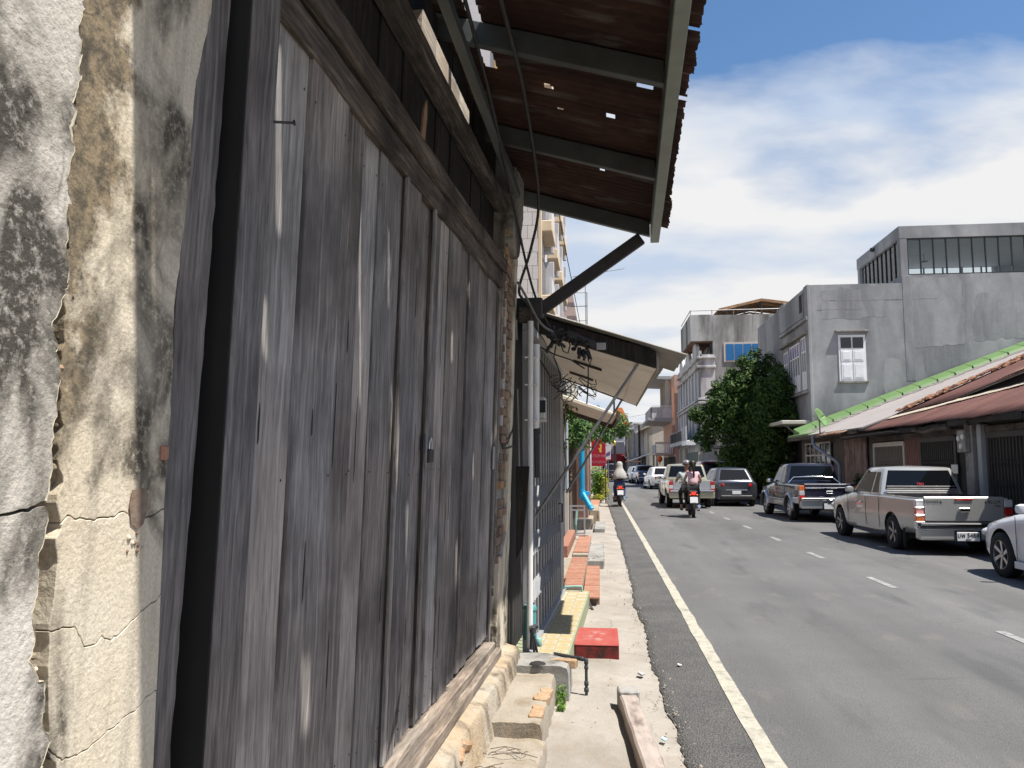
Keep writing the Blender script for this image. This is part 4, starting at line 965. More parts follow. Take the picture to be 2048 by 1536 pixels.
for i, (a, b) in enumerate(((.44, 1.35), (1.30, 2.2), (2.15, 3.05), (3.0, 3.95))):
    P = []; n = 36
    for q in range(n + 1):
        y = a + (b - a) * q / n; w = .012 * math.sin(2 * math.pi * (y - .44) / .085); row = []
        ex = 1.30 - (.10 * i if i else 0.0) + .012 * mnoise.noise((y * 20, i, 0))
        for x in (-.10, .3, .7, ex): row.append(awp(x, y, .165 + w + .006 * (i % 2)))
        P.append(row)
    m = MB(); m.grid(P); m.build('fibre_sheet', 'fibre_roof', gh, smooth=80, solid=.008)
for (y, x0, z0, x1) in ((.52, -.06, 1.11, .90), (3.72, .02, 1.30, .78)):
    m = MB(); m.tube([(x0, y, z0), (x1, y, aw(x1) - .02)], .013, 8); m.build('awning_stay', 'steel_rod', gh, smooth=50)
# folding rust-stained hook and ceiling stains are parts of the awning
m = MB(); m.tube([(.35, 1.9, aw(.35)), (.35, 1.9, aw(.35) - .03), (.365, 1.9, aw(.35) - .045), (.38, 1.9, aw(.35) - .03)], .003, 6); m.build('hook', 'steel_dark', gh)
for (x, y) in ((.42, 1.635), (.30, 2.735)):
    m = MB(); panel(m, x - .14, x + .16, y - .012, y + .012, -.03, -.004); m.build('sagging_batten', 'wood_rail', gh, bevel=.002)

# cables: service drop, junctions and tangles
def cable(name, pts, r, label, mat='cable_black', cat='cable', sub=8, group=None):
    """smooth cable through points"""
    P_ = [Vector(p) for p in pts]; out = []
    for i in range(len(P_) - 1):
        p0 = P_[max(i - 1, 0)]; p1 = P_[i]; p2 = P_[i + 1]; p3 = P_[min(i + 2, len(P_) - 1)]
        for k_ in range(sub):
            t_ = k_ / sub
            out.append(.5 * ((2 * p1) + (-p0 + p2) * t_ + (2 * p0 - 5 * p1 + 4 * p2 - p3) * t_ ** 2 + (-p0 + 3 * p1 - 3 * p2 + p3) * t_ ** 3))
    out.append(P_[-1]); mb = MB(); mb.tube(out, r, 7); o = mb.build(name, mat, smooth=60)
    return tag(o, label, cat, group)
cable('power_cable', [(-.47, 2.2, 3.95), (-.42, 3.2, 3.72), (-.40, 4.3, 3.72), (-.42, 5.6, 3.55), (-.52, 6.05, 3.30), (-.62, 6.2, 3.05), (-.60, 6.4, 2.98), (-.45, 6.62, 2.80), (-.38, 6.7, 2.77)], .011, 'thick dark cable under the rusty roof that loops inward at the brick pillar')
cable('power_cable', [(-.62, 3.0, 3.9), (-.60, 4.2, 3.75), (-.60, 5.4, 3.55), (-.56, 6.2, 3.22), (-.50, 6.5, 2.99), (-.40, 6.7, 2.79)], .010, 'thin dark cable running along the timber wall down to the cream awning')
cable('power_cable', [(-.60, 5.9, 3.02), (-.57, 6.15, 2.98), (-.48, 6.5, 2.82), (-.38, 6.7, 2.77)], .010, 'short grey cable sagging past the conduit top into the cable junction', 'cable_grey')
jn = thing('cable_junction', 'tangle of black taped cable joints hanging on the awning edge', 'cable joint', (-.36, 6.72, 2.76), 0)
rs = random.Random(11)
for nm, c, n in (('joint_cluster', Vector((0, 0, -.03)), 16), ('joint_cluster', Vector((.21, 0, -.12)), 16)):
    m = MB()
    for i in range(n):
        a = c + Vector((rs.uniform(-.05, .05), rs.uniform(-.03, .03), rs.uniform(-.08, .05))); b = a + Vector((rs.uniform(-.05, .05), rs.uniform(-.03, .03), rs.uniform(-.06, .06)))
        m.tube([a, (a + b) / 2 + Vector((0, 0, .01)), b], rs.uniform(.010, .022), 7)
    m.build(nm, 'cable_black', jn, smooth=60)
for pts in ([(.03, 0, -.06), (.06, 0, -.15), (.10, 0, -.17), (.12, 0, -.10), (.10, 0, -.05)], [(.10, 0, -.02), (.16, 0, -.08), (.22, 0, -.10)], [(.26, 0, -.13), (.27, 0, -.22), (.285, 0, -.27), (.30, 0, -.22), (.275, 0, -.14)], [(.27, 0, -.27), (.27, 0, -.40), (.26, 0, -.55), (.255, .0, -.60)], [(.03, 0, .0), (.12, 0, .02), (.18, 0, -.0), (.21, 0, -.06)], [(-.22, .05, -.12), (-.13, .05, -.11), (-.02, .04, -.17), (.12, .03, -.22), (.24, .02, -.30)], [(-.24, .05, -.0), (-.18, .05, -.16), (-.10, .05, -.28), (-.05, .05, -.37)], [(0, 0, -.1), (-.02, .03, -.2), (.03, .05, -.33), (.04, .06, -.42)]):
    m = MB(); m.tube(pts, .006, 7); m.build('loop', 'cable_black', jn, smooth=60)
m = MB(); m.bar((.10, .0, -.0), (.40, .0, -.13), .012, .05, (0, 0, 1)); m.build('bracket_strap', 'steel_dark', jn, bevel=.003)
m = MB(); m.box(.34, .42, -.012, .0, -.145, -.085); m.build('bracket_end', 'pvc_grey', jn, bevel=.004)
tg = thing('wire_tangle', 'loose knot of thin rusty wires hanging below the awning ceiling', 'wires', (-.24, 7.45, 2.35), 0)
for i in range(11):
    p = []; c = Vector((rs.uniform(-.16, .18), rs.uniform(-.12, .5), rs.uniform(-.03, .12)))
    for k_ in range(9): p.append(c + Vector((.09 * math.sin(k_ * .8 + i), .10 * math.cos(k_ * .7 + i * 2) + .02 * k_, .05 * math.sin(k_ * 1.1 + i * 3))))
    m = MB(); m.tube(p, .0045, 5); m.build('wire', 'cable_black' if i % 3 else 'steel_dark', tg, smooth=60)
cable('thin_wire', [(-.24, 7.0, 2.2), (-.2, 8.2, 2.42), (-.05, 9.0, 2.38)], .003, 'single thin wire strung under the cream awning ceiling')

# ================================================================ LEFT: RED TILED STEPS AND FURTHER HOUSES
ts = thing('tiled_step', 'upper red clay tiled step outside the brick house', 'step', (-.35, 9.85, 0), R(-.4))
m = MB(); m.box(-.35, .115, .0, 6.6, -.05, .175); m.build('step_base', 'step_concrete', ts)
rs = random.Random(8)
def tiles(parent, x0, x1, y0, y1, z, sx, sy, mat):
    y = y0
    while y < y1 - .02:
        x = x0
        while x < x1 - .02:
            mb = MB(); mb.box(x + .003, min(x + sx, x1) - .003, y + .004, min(y + sy, y1) - .004, z, z + .020 + rs.uniform(-.002, .003)); mb.build('tile', mat, parent, bevel=.003); x += sx
        y += sy
tiles(ts, -.13, .12, .0, 3.1, .172, .25, .155, 'tile_red')
tiles(ts, -.13, .12, 3.55, 6.6, .215, .25, .30, 'tile_red')
m = MB(); m.box(-.13, .118, 3.3, 6.58, .176, .216); m.build('step_riser', 'step_concrete', ts, bevel=.006)
m = MB(); m.box(-.35, -.20, 3.2, 6.6, .17, .36); m.build('ledge', 'tile_red', ts, bevel=.01)
t2 = thing('tiled_step', 'lower red clay tiled step with broken dark underside at its near end', 'step', (-.12, 9.65, 0), 0)
m = MB(); m.box(-.10, .10, .12, 3.0, -.03, .082); m.build('step_base', 'brick_old', t2, bevel=.01)
tiles(t2, -.10, .10, .0, 3.0, .083, .20, .19, 'tile_red')
m = MB(); m.tube([(-.02, -.06, .05), (-.01, -.10, .03), (.02, -.25, .005)], .012, 7); m.build('pipe_stub', 'pipe_black', t2, smooth=50)
cb = thing('concrete_block', 'grey concrete slab block on the pavement past the tiled steps', 'slab', (-.11, 14.4, 0), 0)
m = MB(); m.prism(jag([(-.15, -1.35), (.155, -1.35), (.16, 1.4), (-.14, 1.4), (-.15, -1.35)], .25, .012, 3)[:-1], .135, lambda a_, b_, c_: (a_, b_, c_), lo=-.02); m.build('slab', 'block_concrete', cb, bevel=.012)
for q in range(5):
    m = MB(); m.lathe([(.012, -.01), (.02, 0), (.012, .012)], 6, (random.uniform(-.1, .1), -1.2 + q * .09, .142)); m.build('chip', 'wall_white_old', cb)
# teal standpipe at the end of the porch
sp_ = thing('teal_standpipe', 'pale teal water pipe bending down at the end of the yellow porch', 'pipe', (-.30, 9.62, 0), 0)
m = MB(); m.tube([(-.16, .0, .22), (-.02, .0, .23), (.07, .0, .23), (.075, .0, .20), (.075, -.02, .02)], .013, 9); m.build('pipe_run', 'teal_pale', sp_, smooth=50)
m = MB(); m.lathe([(.012, .16), (.035, .17), (.035, .24), (.018, .25), (.018, .33), (.01, .34)], 12, (-.16, .0, 0)); m.build('tap_body', 'teal_paint', sp_, smooth=50)
# welded rack
rk = thing('metal_rack', 'small welded grey metal rack standing on the red tiled ledge', 'rack', (-.46, 16.3, .22), 0)
for x in (-.14, .14):
    for y in (-.1, .12):
        m = MB(); m.box(x - .014, x + .014, y - .014, y + .014, .0, .62); m.build('leg', 'grille_rail', rk)
for z in (.60, .52, .06):
    m = MB(); m.box(-.155, .155, -.115, -.095, z, z + .03); m.build('rail', 'grille_rail', rk)
m = MB(); m.tube([(-.05, .0, .02), (-.04, .0, .30), (-.02, .02, .52)], .03, 8); m.build('hose_roll', 'teal_pale', rk, smooth=50)
m = MB(); m.tube([(-.14, -.1, .03), (.1, -.12, .05), (.22, -.15, .04), (.30, -.3, -.15)], .012, 7); m.build('drain_hose', 'pvc_grey', rk, smooth=50)
# brick house beyond the grille
bh = thing('brick_house', 'red brick fronted house with dark open door beyond the grille shophouse', 'house', (-.57, 9.9, 0), R(1.0))
m = MB(); m.box(-3.0, -.03, .06, 9.0, -.05, 3.4); m.build('wall', 'shop_dark', bh)
rs = random.Random(9)
for iz in range(36):
    z = .20 + iz * .066
    for k_ in range(3):
        y0 = 1.2 + k_ * .22 + (.11 if iz % 2 else 0)
        mb = MB(); mb.box(-.03, .035 + rs.uniform(-.008, .012), y0 + .005, y0 + .213, z + .004, z + .060); mb.build('brick', 'brick_red', bh, bevel=.006)
m = MB(); m.box(-.025, .02, 1.15, 1.98, -.02, 2.7); m.build('pier_core', 'plinth_plaster', bh)
m = MB(); m.box(-.03, .05, 6.0, 6.2, .2, 2.6); m.build('door_frame', 'frame_light', bh, bevel=.004)
simple('cloth_blue_grey', (0.20, 0.27, 0.33), 0.9, 0.1, 5, 0.2, 20)
m = MB(); m.prism(jag([(4.9, 1.2), (5.6, 1.15), (5.7, 2.5), (4.8, 2.5), (4.9, 1.2)], .2, .04, 2)[:-1], .05, WY, lo=.02); m.build('hanging_cloth', 'cloth_blue_grey', bh)
for i, z in enumerate((2.55, 2.35)):
    pass
m = MB(); m.prism([(-.1, 2.58), (.82, 2.27), (.82, 2.31), (-.1, 2.64)], 2.6, lambda a_, b_, c_: (a_, c_, b_), lo=.55); m.build('canopy', 'awning_cream', bh, bevel=.006)
for y in (2.56,):
    m = MB(); m.prism([(-.1, 2.52), (.80, 2.21), (.80, 2.30), (-.1, 2.60)], y + .05, lambda a_, b_, c_: (a_, c_, b_), lo=y); m.build('canopy_joist', 'wood_rail', bh)
m = MB(); m.prism([(.80, 2.22), (.84, 2.22), (.84, 2.34), (.80, 2.34)], 2.65, lambda a_, b_, c_: (a_, c_, b_), lo=.5); m.build('canopy_fascia', 'wood_rail', bh)
# column with the blue drain
cl = thing('brown_column_house', 'brown rendered corner column house carrying a blue drain', 'house', (-.50, 21.5, 0), R(-.6))
m = MB(); m.box(-3.0, -.12, .0, 12.5, -.05, 3.2); m.build('wall', 'wall_brown', cl)
m = MB(); m.box(-.3, .17, .1, 1.6, -.05, 3.0); m.build('column', 'wall_brown', cl, bevel=.01)
m = MB(); m.box(-.2, .14, 4.2, 5.0, .1, 3.0); m.build('column', 'wall_brown', cl, bevel=.01)
m = MB(); m.box(-.2, .30, -.6, 3.0, -.05, .25); m.build('ledge', 'step_concrete', cl, bevel=.02)
m = MB(); m.box(-.1, .34, 4.0, 13.5, -.05, .16); m.build('terrace', 'tile_red', cl, bevel=.02)
m = MB(); m.box(.35, .62, -1.5, 1.0, -.05, .10); m.build('kerb_slab', 'block_concrete', cl, bevel=.015)
m = MB(); m.prism(jag([(.12, 1.2), (.42, 1.2), (.40, 3.9), (.28, 4.0), (.14, 3.8), (.12, 1.2)], .3, .05, 2)[:-1], .42, lambda a_, b_, c_: (a_, b_, c_), lo=-.03); m.build('rubble_edge', 'plinth_plaster', cl, bevel=.03)
dp = thing('blue_drain_pipe', 'bright blue plastic drain pipe on the brown column with angled outlet', 'drain pipe', (-.34, 21.38, 0), 0)
m = MB(); m.tube([(-.14, .0, 3.1), (-.14, .0, .98), (-.135, .0, .92), (.11, -.2, .50)], .075, 14); m.build('pipe_run', 'pvc_blue', dp, smooth=40)
m = MB(); m.tube([(-.14, .0, 1.0), (-.14, .0, .84), (-.06, -.05, .74)], .088, 14); m.build('elbow', 'pvc_blue', dp, smooth=40)
m = MB(); m.tube([(-.14, .0, 2.76), (-.14, .0, 2.9)], .087, 14); m.build('coupling', 'pvc_blue', dp, smooth=40)
m = MB(); m.box(-.06, .06, -.02, .04, .86, .95); m.build('pipe_clip', 'pvc_blue', dp, bevel=.008)
# leafy tree over the left pavement
tr = thing('street_tree', 'leafy tree leaning over the left pavement under the awning end', 'tree', (-.72, 19.4, 0), 0)
m = MB(); m.tube([(0, 0, -.05), (-.03, .1, 1.1), (.05, .3, 2.1), (.25, .7, 2.8)], .085, 9, r1=.03); m.tube([(.02, .2, 1.7), (-.15, .2, 2.3), (-.3, .4, 2.8)], .04, 7, r1=.015); m.tube([(.05, .3, 2.1), (.5, .5, 2.5), (1.0, .8, 2.7)], .035, 7, r1=.012); m.build('trunk', 'bark', tr, smooth=50)
m = MB(); leaves(m, [(-.1, .3, 2.75, .62, .85), (.35, .5, 2.65, .55, .9), (.8, .9, 2.6, .45, .8), (-.25, -.3, 2.45, .40), (.25, .1, 2.35, .40), (1.15, 1.0, 2.72, .38, .8), (.9, .5, 2.35, .25), (-.4, 1.2, 2.5, .5), (1.3, 1.2, 2.5, .25)], 4600, .11, 3, .6, aspect=.42); m.build('crown', 'leaf_mid', tr, fixn=False)
# climbing stems by the grille end
cs = thing('climbing_stems', 'bare pale climbing stems on the brick pier by the grille', 'climber', (-.50, 10.6, 0), 0)
for i in range(7):
    m = MB(); a = rs.uniform(-.03, .03); m.tube([(a, i * .06, 1.3), (a + .02, i * .06, 1.7), (a - .01 + .03 * (i % 2), i * .07, 2.0), (a + .02, i * .09, 2.4)], .010, 5, r1=.005); m.build('stem', 'wood_pale', cs, smooth=50)
m = MB(); leaves(m, [(.03, .3, 2.3, .16), (.02, .1, 1.9, .10), (.03, .6, 2.45, .2)], 260, .06, 6); m.build('foliage', 'leaf_mid', cs, fixn=False)

# red notice board, shrub, lamp post
sg = thing('red_sign', 'deep red hanging sign with golden emblem and pale lettering above shrub', 'sign', (-.06, 35.0, 0), 0)
m = MB(); m.box(-.31, .31, -.02, .02, 1.60, 2.80); m.build('board', 'sign_red', sg, bevel=.006)
m = MB(); m.box(.27, .31, .02, .07, -.02, 3.0); m.build('post', 'black_paint', sg)
e = MB()
e.prism([(.0, 2.62), (.05, 2.52), (.05, 2.40), (.03, 2.30), (.06, 2.24), (.02, 2.18), (-.05, 2.20), (-.05, 2.30), (-.09, 2.32), (-.08, 2.38), (-.02, 2.38), (-.02, 2.46), (-.05, 2.54)], -.028, lambda a_, b_, c_: (a_ + .09, c_, b_), lo=-.021); e.build('emblem', 'sign_gold', sg)
text_mesh('lettering', 'สุขภาพ', .21, 'sign_text', sg, (.02, -.026, 2.04), (R(90), 0, 0))
text_mesh('lettering', 'ความงาม', .19, 'sign_text', sg, (.02, -.026, 1.78), (R(90), 0, 0))
s2 = thing('white_sign', 'pale round cornered sign with purple mark behind the red sign', 'sign', (.40, 38.0, 0), 0)
m = MB(); m.box(-.22, .10, -.02, .02, 1.9, 3.1); m.build('board', 'wall_lilac', s2, bevel=.02)
m = MB(); m.prism([(-.12, 2.05), (.08, 2.12), (.09, 2.30), (.0, 2.26), (-.10, 2.20)], -.027, lambda a_, b_, c_: (a_, c_, b_), lo=-.021); m.build('mark', 'sign_purple', s2)
m = MB(); m.box(-.03, .01, .02, .06, -.05, 3.1); m.build('post', 'steel_rod', s2)
sb = thing('croton_shrub', 'bright green and yellow potted shrub growing below the red sign', 'shrub', (-.02, 35.6, 0), 0)
m = MB(); leaves(m, [(-.12, 0, 1.25, .34, 1.2), (-.05, 0, .85, .33), (-.22, 0, .55, .30)], 1500, .10, 8, .7, aspect=.5); m.build('green_foliage', 'leaf_shrub', sb, fixn=False)
m = MB(); leaves(m, [(.20, -.1, .95, .22, 1.6), (.22, -.1, .5, .24), (.0, -.15, .25, .30, .6), (-.25, -.1, .15, .18, .6), (.24, 0, 1.35, .14)], 900, .11, 9, .9, aspect=.4); m.build('yellow_foliage', 'leaf_yellow', sb, fixn=False)
m = MB()
for i in range(6): m.tube([(.03 * i - .1, 0, -.05), (.06 * i - .18, .02, 1.3)], .015, 5)
m.build('stems', 'bark', sb)
lp = thing('lamp_post', 'slim black lamp post with a gold ring beside the shrub', 'lamp post', (.655, 35.9, 0), 0)
m = MB(); m.lathe([(.10, -.05), (.10, .25), (.06, .32), (.055, 2.4), (.04, 2.6), (.04, 5.2), (.02, 5.3)], 12); m.build('post', 'black_paint', lp, smooth=40)
m = MB(); m.lathe([(.045, 2.50), (.075, 2.54), (.085, 2.60), (.075, 2.66), (.045, 2.70)], 14); m.build('ring', 'brass', lp, smooth=50)

# tall tiled apartment house rising behind the left roofs
tb = thing('tiled_apartment_house', 'tall apartment house clad in pale tiles with apricot balconies behind rusty roof', 'building', (-1.80, 23.8, 0), 0)
m = MB(); m.box(-6.0, 0, .0, 14.5, -.05, 17.0); m.build('wall', 'wall_lilac', tb)
rs = random.Random(13)
for iz in range(26):
    for ix in range(4):
        x0 = -.93 + ix * .3 - (.15 if iz % 2 else 0); z = 6.0 + iz * .42
        xa, xb = max(x0, -.90) , min(x0 + .3, .0)
        if xb - xa < .05: continue
        mb = MB(); mb.box(xa + .006, xb - .006, -.03, -.002, z + .006, z + .414); mb.build('tile', 'tile_white', tb, bevel=.004)
m = MB(); m.box(-1.35, -.92, -.06, -.002, 4.0, 17.0); m.build('yellow_pilaster', 'yellow_paint', tb)
m = MB(); m.box(.0, .10, -.03, .25, 4.0, 17.0); m.build('corner_strip', 'apricot', tb, bevel=.01)
for fl in range(5):
    z = 4.2 + fl * 2.4
    for k_ in range(4):
        y0 = .8 + k_ * 3.4
        m = MB(); m.box(.0, .38, y0, y0 + 1.9, z, z + .35); b_ = m.build('balcony', 'apricot', tb, bevel=.02)
        m = MB(); m.box(.0, .06, y0 + .1, y0 + 1.8, z + .36, z + 1.7); m.build('window', 'dark_glass', tb)
        m = MB(); m.box(.0, .32, y0 + 1.95, y0 + 2.15, z - .2, z + 1.9); m.build('fin', 'wall_lilac', tb, bevel=.01)
        m = MB(); m.box(.28, .36, y0 + .1, y0 + 1.8, z + .36, z + .95); m.build('railing', 'wall_lilac', tb)
m = MB(); m.box(-.1, .5, -.2, 14.5, 17.0, 17.3); m.build('cornice', 'apricot', tb)
pk2 = thing('pink_roof_house', 'house with a pinkish rooftop box and railing below the tv aerial', 'building', (-2.9, 40.2, 0), 0)
m = MB(); m.box(-4, 1.55, 0, 9, -.05, 8.2); m.build('wall', 'wall_cream_old', pk2)
m = MB(); m.prism([(.9, 8.2), (1.95, 8.2), (1.62, 10.3), (1.2, 10.3)], 1.6, lambda a_, b_, c_: (a_, c_, b_), lo=.2); m.build('roof_box', 'pink_panel', pk2)
for z in (8.95, 9.7, 10.4):
    m = MB(); m.tube([(1.5, .1, z), (2.35, .1, z)], .02, 6); m.build('railing', 'steel_rod', pk2)
m = MB(); m.tube([(2.33, .1, 8.1), (2.33, .1, 10.4)], .025, 6); m.build('railing_post', 'steel_rod', pk2)
an = thing('tv_aerial', 'thin rooftop television aerial with one long level boom', 'aerial', (-.62, 40.0, 8.0), 0)
m = MB(); m.tube([(0, 0, -.1), (-.03, 0, 3.35)], .022, 6); m.build('mast', 'steel_rod', an)
m = MB(); m.tube([(-.75, 0, 3.15), (1.95, 0, 3.52)], .016, 6); m.build('boom', 'steel_rod', an)
m = MB(); m.tube([(-.12, 0, 3.27), (.12, 0, 3.30)], .03, 6); m.build('clamp', 'steel_rod', an)
cable('sky_wire', [(-1.0, 14.0, 8.2), (-.9, 20, 7.6), (-.7, 30, 7.0), (-.6, 42, 6.6)], .012, 'thin overhead wire slanting past the tiled apartment house')

# ================================================================ RIGHT: LOW HOUSES WITH RUSTY AND PALE ROOFS
XY = lambda a, b, c: (a, c, b)                       # polygon in x,z; depth along y
FX = 8.0
ha = thing('rusty_roof_house', 'low row house with layered rusty red sheet roof behind silver pickup', 'house', (FX, 0, 0), 0)
m = MB(); m.box(.02, 7, 7.0, 24.7, .10, 2.68); m.build('wall', 'shop_dark', ha)
# sliding lattice gate
def lattice(parent, y0, y1, z0, z1, mat, frame, out=-.02, step=.11, name='gate_bar'):
    m = MB(); m.box(out - .03, out + .03, y0 - .08, y0, z0, z1 + .10); m.build('gate_frame', frame, parent, bevel=.005)
    m = MB(); m.box(out - .03, out + .03, y1, y1 + .08, z0, z1 + .10); m.build('gate_frame', frame, parent, bevel=.005)
    m = MB(); m.box(out - .034, out + .034, y0, y1, z1, z1 + .12); m.build('gate_head', frame, parent, bevel=.005)
    bm_ = None; n = int((y1 - y0) / step)
    for i in range(n):
        if bm_ is None:
            mb = MB(); mb.box(-.012, .012, -.014, .014, z0, z1); o = mb.build(name, mat, parent); bm_ = o.data
        else:
            o = bpy.data.objects.new(name, bm_); C.objects.link(o); o.parent = parent
        o.location = (out, y0 + (i + .5) * (y1 - y0) / n, 0)
    for z in [z0 + .25 + .42 * q for q in range(int((z1 - z0 - .2) / .42))]:
        mb = MB()
        for i in range(n - 1):
            a = y0 + (i + .5) * (y1 - y0) / n; b = a + (y1 - y0) / n
            mb.bar((out - .015, a, z), (out - .015, b, z + .13), .006, .014, (1, 0, 0)); mb.bar((out - .017, a, z + .13), (out - .017, b, z), .006, .014, (1, 0, 0))
        mb.build('lattice_row', mat, parent)
lattice(ha, 22.2, 24.45, .13, 2.16, 'gate_tan', 'frame_light')
lattice(ha, 19.1, 21.0, .13, 2.2, 'gate_dark', 'gate_dark')
lattice(ha, 13.2, 17.5, .13, 2.2, 'gate_dark', 'gate_dark', step=.13)
m = MB(); m.box(-.04, .02, 21.05, 22.05, .13, 2.35); m.build('rust_panel', 'wall_rust', ha, bevel=.006)
for i in range(6):
    m = MB(); m.box(-.055, -.042, 21.08 + i * .16, 21.22 + i * .16, .15, 2.3); m.build('board', 'wall_rust', ha, bevel=.003)
m = MB(); m.box(-.16, .04, 17.95, 18.30, .13, 2.55); m.build('column', 'block_concrete', ha, bevel=.01)
m = MB(); m.box(-.13, .03, 17.62, 17.80, .13, 2.5); m.build('column', 'wall_grey_far', ha, bevel=.01)
m = MB(); m.box(-.27, -.165, 18.02, 18.42, 1.92, 2.40); mo = m.build('meter_box', 'block_concrete', ha, bevel=.012)
for (y, z) in ((18.1, 2.25), (18.3, 2.22), (18.2, 2.05)):
    m = MB(); m.lathe([(.05, -.02), (.065, 0), (.05, .03)], 10, (-.285, y, z), 'x'); m.build('meter_dial', 'notice_paper', ha)
m = MB(); m.box(-.058, -.050, 18.95, 19.28, 1.46, 1.66); m.build('paper_notice', 'notice_paper', ha)
m = MB(); m.box(-.05, .03, 7.2, 24.6, 2.32, 2.46); m.build('head_beam', 'wood_rail', ha, bevel=.01)
# lower sheet roof, a ragged eave over a rotten fascia
def rz_lo(x): return 2.63 + .44 * (x + .42)
def sheet_strip(parent, name, mat, x0f, x1f, y0, y1, zf, step=.76, amp=.012, per=.10, seed=0, solid=.004):
    y = y0; i = 0
    while y < y1 - .05:
        ye = min(y + step + .05, y1); n = max(4, int((ye - y) / (per / 4))); P = []
        for q in range(n + 1):
            yy_ = y + (ye - y) * q / n; a = x0f(yy_) + .03 * mnoise.noise((yy_ * 5, seed, 1)) + .012 * mnoise.noise((yy_ * 21, seed, 2)); b = x1f(yy_)
            w = amp * math.sin(2 * math.pi * yy_ / per) + .006 * (i % 2); row = []
            for k_ in range(6):
                x = a + (b - a) * k_ / 5; row.append((x, yy_, zf(x, yy_) + w + .012 * mnoise.noise((x * 2, yy_ * 1.2, seed))))
            P.append(row)
        mb = MB(); mb.grid(P); mb.build(name, mat, parent, smooth=80, solid=solid, fixn=False); y += step; i += 1
def up_a(y): return min(2.1, max(.55, .55 + (23.8 - y) * .20))
sheet_strip(ha, 'lower_roof_sheet', 'rust_paint', lambda y: -.42 + .03 * math.sin(y * 2.1), lambda y: up_a(y) + .25, 8.0, 24.3, lambda x, y: rz_lo(x), seed=1)
sheet_strip(ha, 'beige_flashing', 'roof_beige', lambda y: up_a(y) - .30 , lambda y: up_a(y) + .02, 18.5, 24.3, lambda x, y: rz_lo(x) + .035, seed=2, step=1.4, amp=.004)
# rotten fascia boards, gutter
for (a, b, dz, h) in ((8.0, 12.0, 0, .14), (12.05, 15.4, -.02, .12), (15.45, 18.6, .0, .13), (18.65, 21.5, -.03, .10)):
    m = MB(); m.prism(jag([(a, 2.50 + dz), (b, 2.49 + dz), (b, 2.49 + h + dz), (a, 2.50 + h + dz), (a, 2.50 + dz)], .3, .02, a)[:-1], -.34, WY, lo=-.38); m.build('fascia_board', 'wood_dark', ha, bevel=.006)
m = MB()
P = []
for i in range(13):
    y = 21.6 + i * .38; P.append([(-.40 + .09 * math.cos(q), y, 2.545 - .03 * (i / 12) + .08 * math.sin(q)) for q in [math.pi + k_ * math.pi / 7 for k_ in range(8)]])
m.grid(P); m.build('gutter', 'steel_dark', ha, solid=.006)
m = MB(); m.tube([(-.36, 20.6, 2.50), (-.34, 20.0, 2.43), (-.36, 19.2, 2.47), (-.35, 18.6, 2.46)], .045, 8); m.build('sagging_board', 'wood_rail', ha)
for y in (9.5, 12.2, 15.0, 17.6, 20.3, 23.0):
    m = MB(); m.bar((-.40, y, 2.50), (.10, y, 2.70), .07, .09); m.build('rafter_end', 'wood_dark', ha)
# upper roof: rust sheets, pale timber-orange sheets, a tiled verge
def rz_up(x, y=24.0): return rz_lo(x) + .06 + max(0, min(.34, (21.6 - y) * .085))
sheet_strip(ha, 'upper_roof_sheet', 'rust_paint', up_a, lambda y: 7.0, 10.0, 24.25, rz_up, seed=3, step=.9)
sheet_strip(ha, 'orange_roof_sheet', 'rust_orange', lambda y: up_a(y) + .35, lambda y: up_a(y) + 2.2, 15.4, 20.4, lambda x, y: rz_up(x, y) + .03, seed=5, step=.8, amp=.016)
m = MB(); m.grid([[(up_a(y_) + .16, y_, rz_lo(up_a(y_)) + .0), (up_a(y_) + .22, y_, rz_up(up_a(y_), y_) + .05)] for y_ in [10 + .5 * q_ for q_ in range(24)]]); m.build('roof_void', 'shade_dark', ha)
tile_me = None; rs = random.Random(21)
for row in range(3):
    for i in range(64):
        x = .62 + i * .098; y = 23.95 + row * .16
        if tile_me is None:
            mb = MB(); mb.add([(-.06, -.10, 0), (.06, -.10, .0), (.06, .10, 0), (-.06, .10, 0), (-.05, -.10, .03), (.05, -.10, .045), (.05, .10, .045), (-.05, .10, .03)], [(0, 3, 2, 1), (4, 5, 6, 7), (0, 1, 5, 4), (1, 2, 6, 5), (2, 3, 7, 6), (3, 0, 4, 7)]); o = mb.build('roof_tile', 'roof_tile', ha); tile_me = o.data
        else:
            o = bpy.data.objects.new('roof_tile', tile_me); C.objects.link(o); o.parent = ha
        o.location = (x, y + rs.uniform(-.03, .03), rz_up(x) + .05 + rs.uniform(-.015, .05)); o.rotation_euler = (rs.uniform(-.2, .2), -.43 + rs.uniform(-.12, .12), rs.uniform(-.3, .3))
for i in range(26):                                   # grey heap of loose tiles nearer
    o = bpy.data.objects.new('roof_tile', tile_me); C.objects.link(o); o.parent = ha
    x = 2.1 + rs.uniform(0, .7); yt_ = 14.8 + rs.uniform(0, 2.2); o.location = (x, yt_, rz_lo(x) + .03 + rs.uniform(.0, .1)); o.rotation_euler = (rs.uniform(-.5, .5), -.43, rs.uniform(-.6, .6))
m = MB(); m.box(1.62, 1.80, 17.3, 17.7, 3.58, 3.72); m.build('loose_white_tile', 'white_paint', ha)

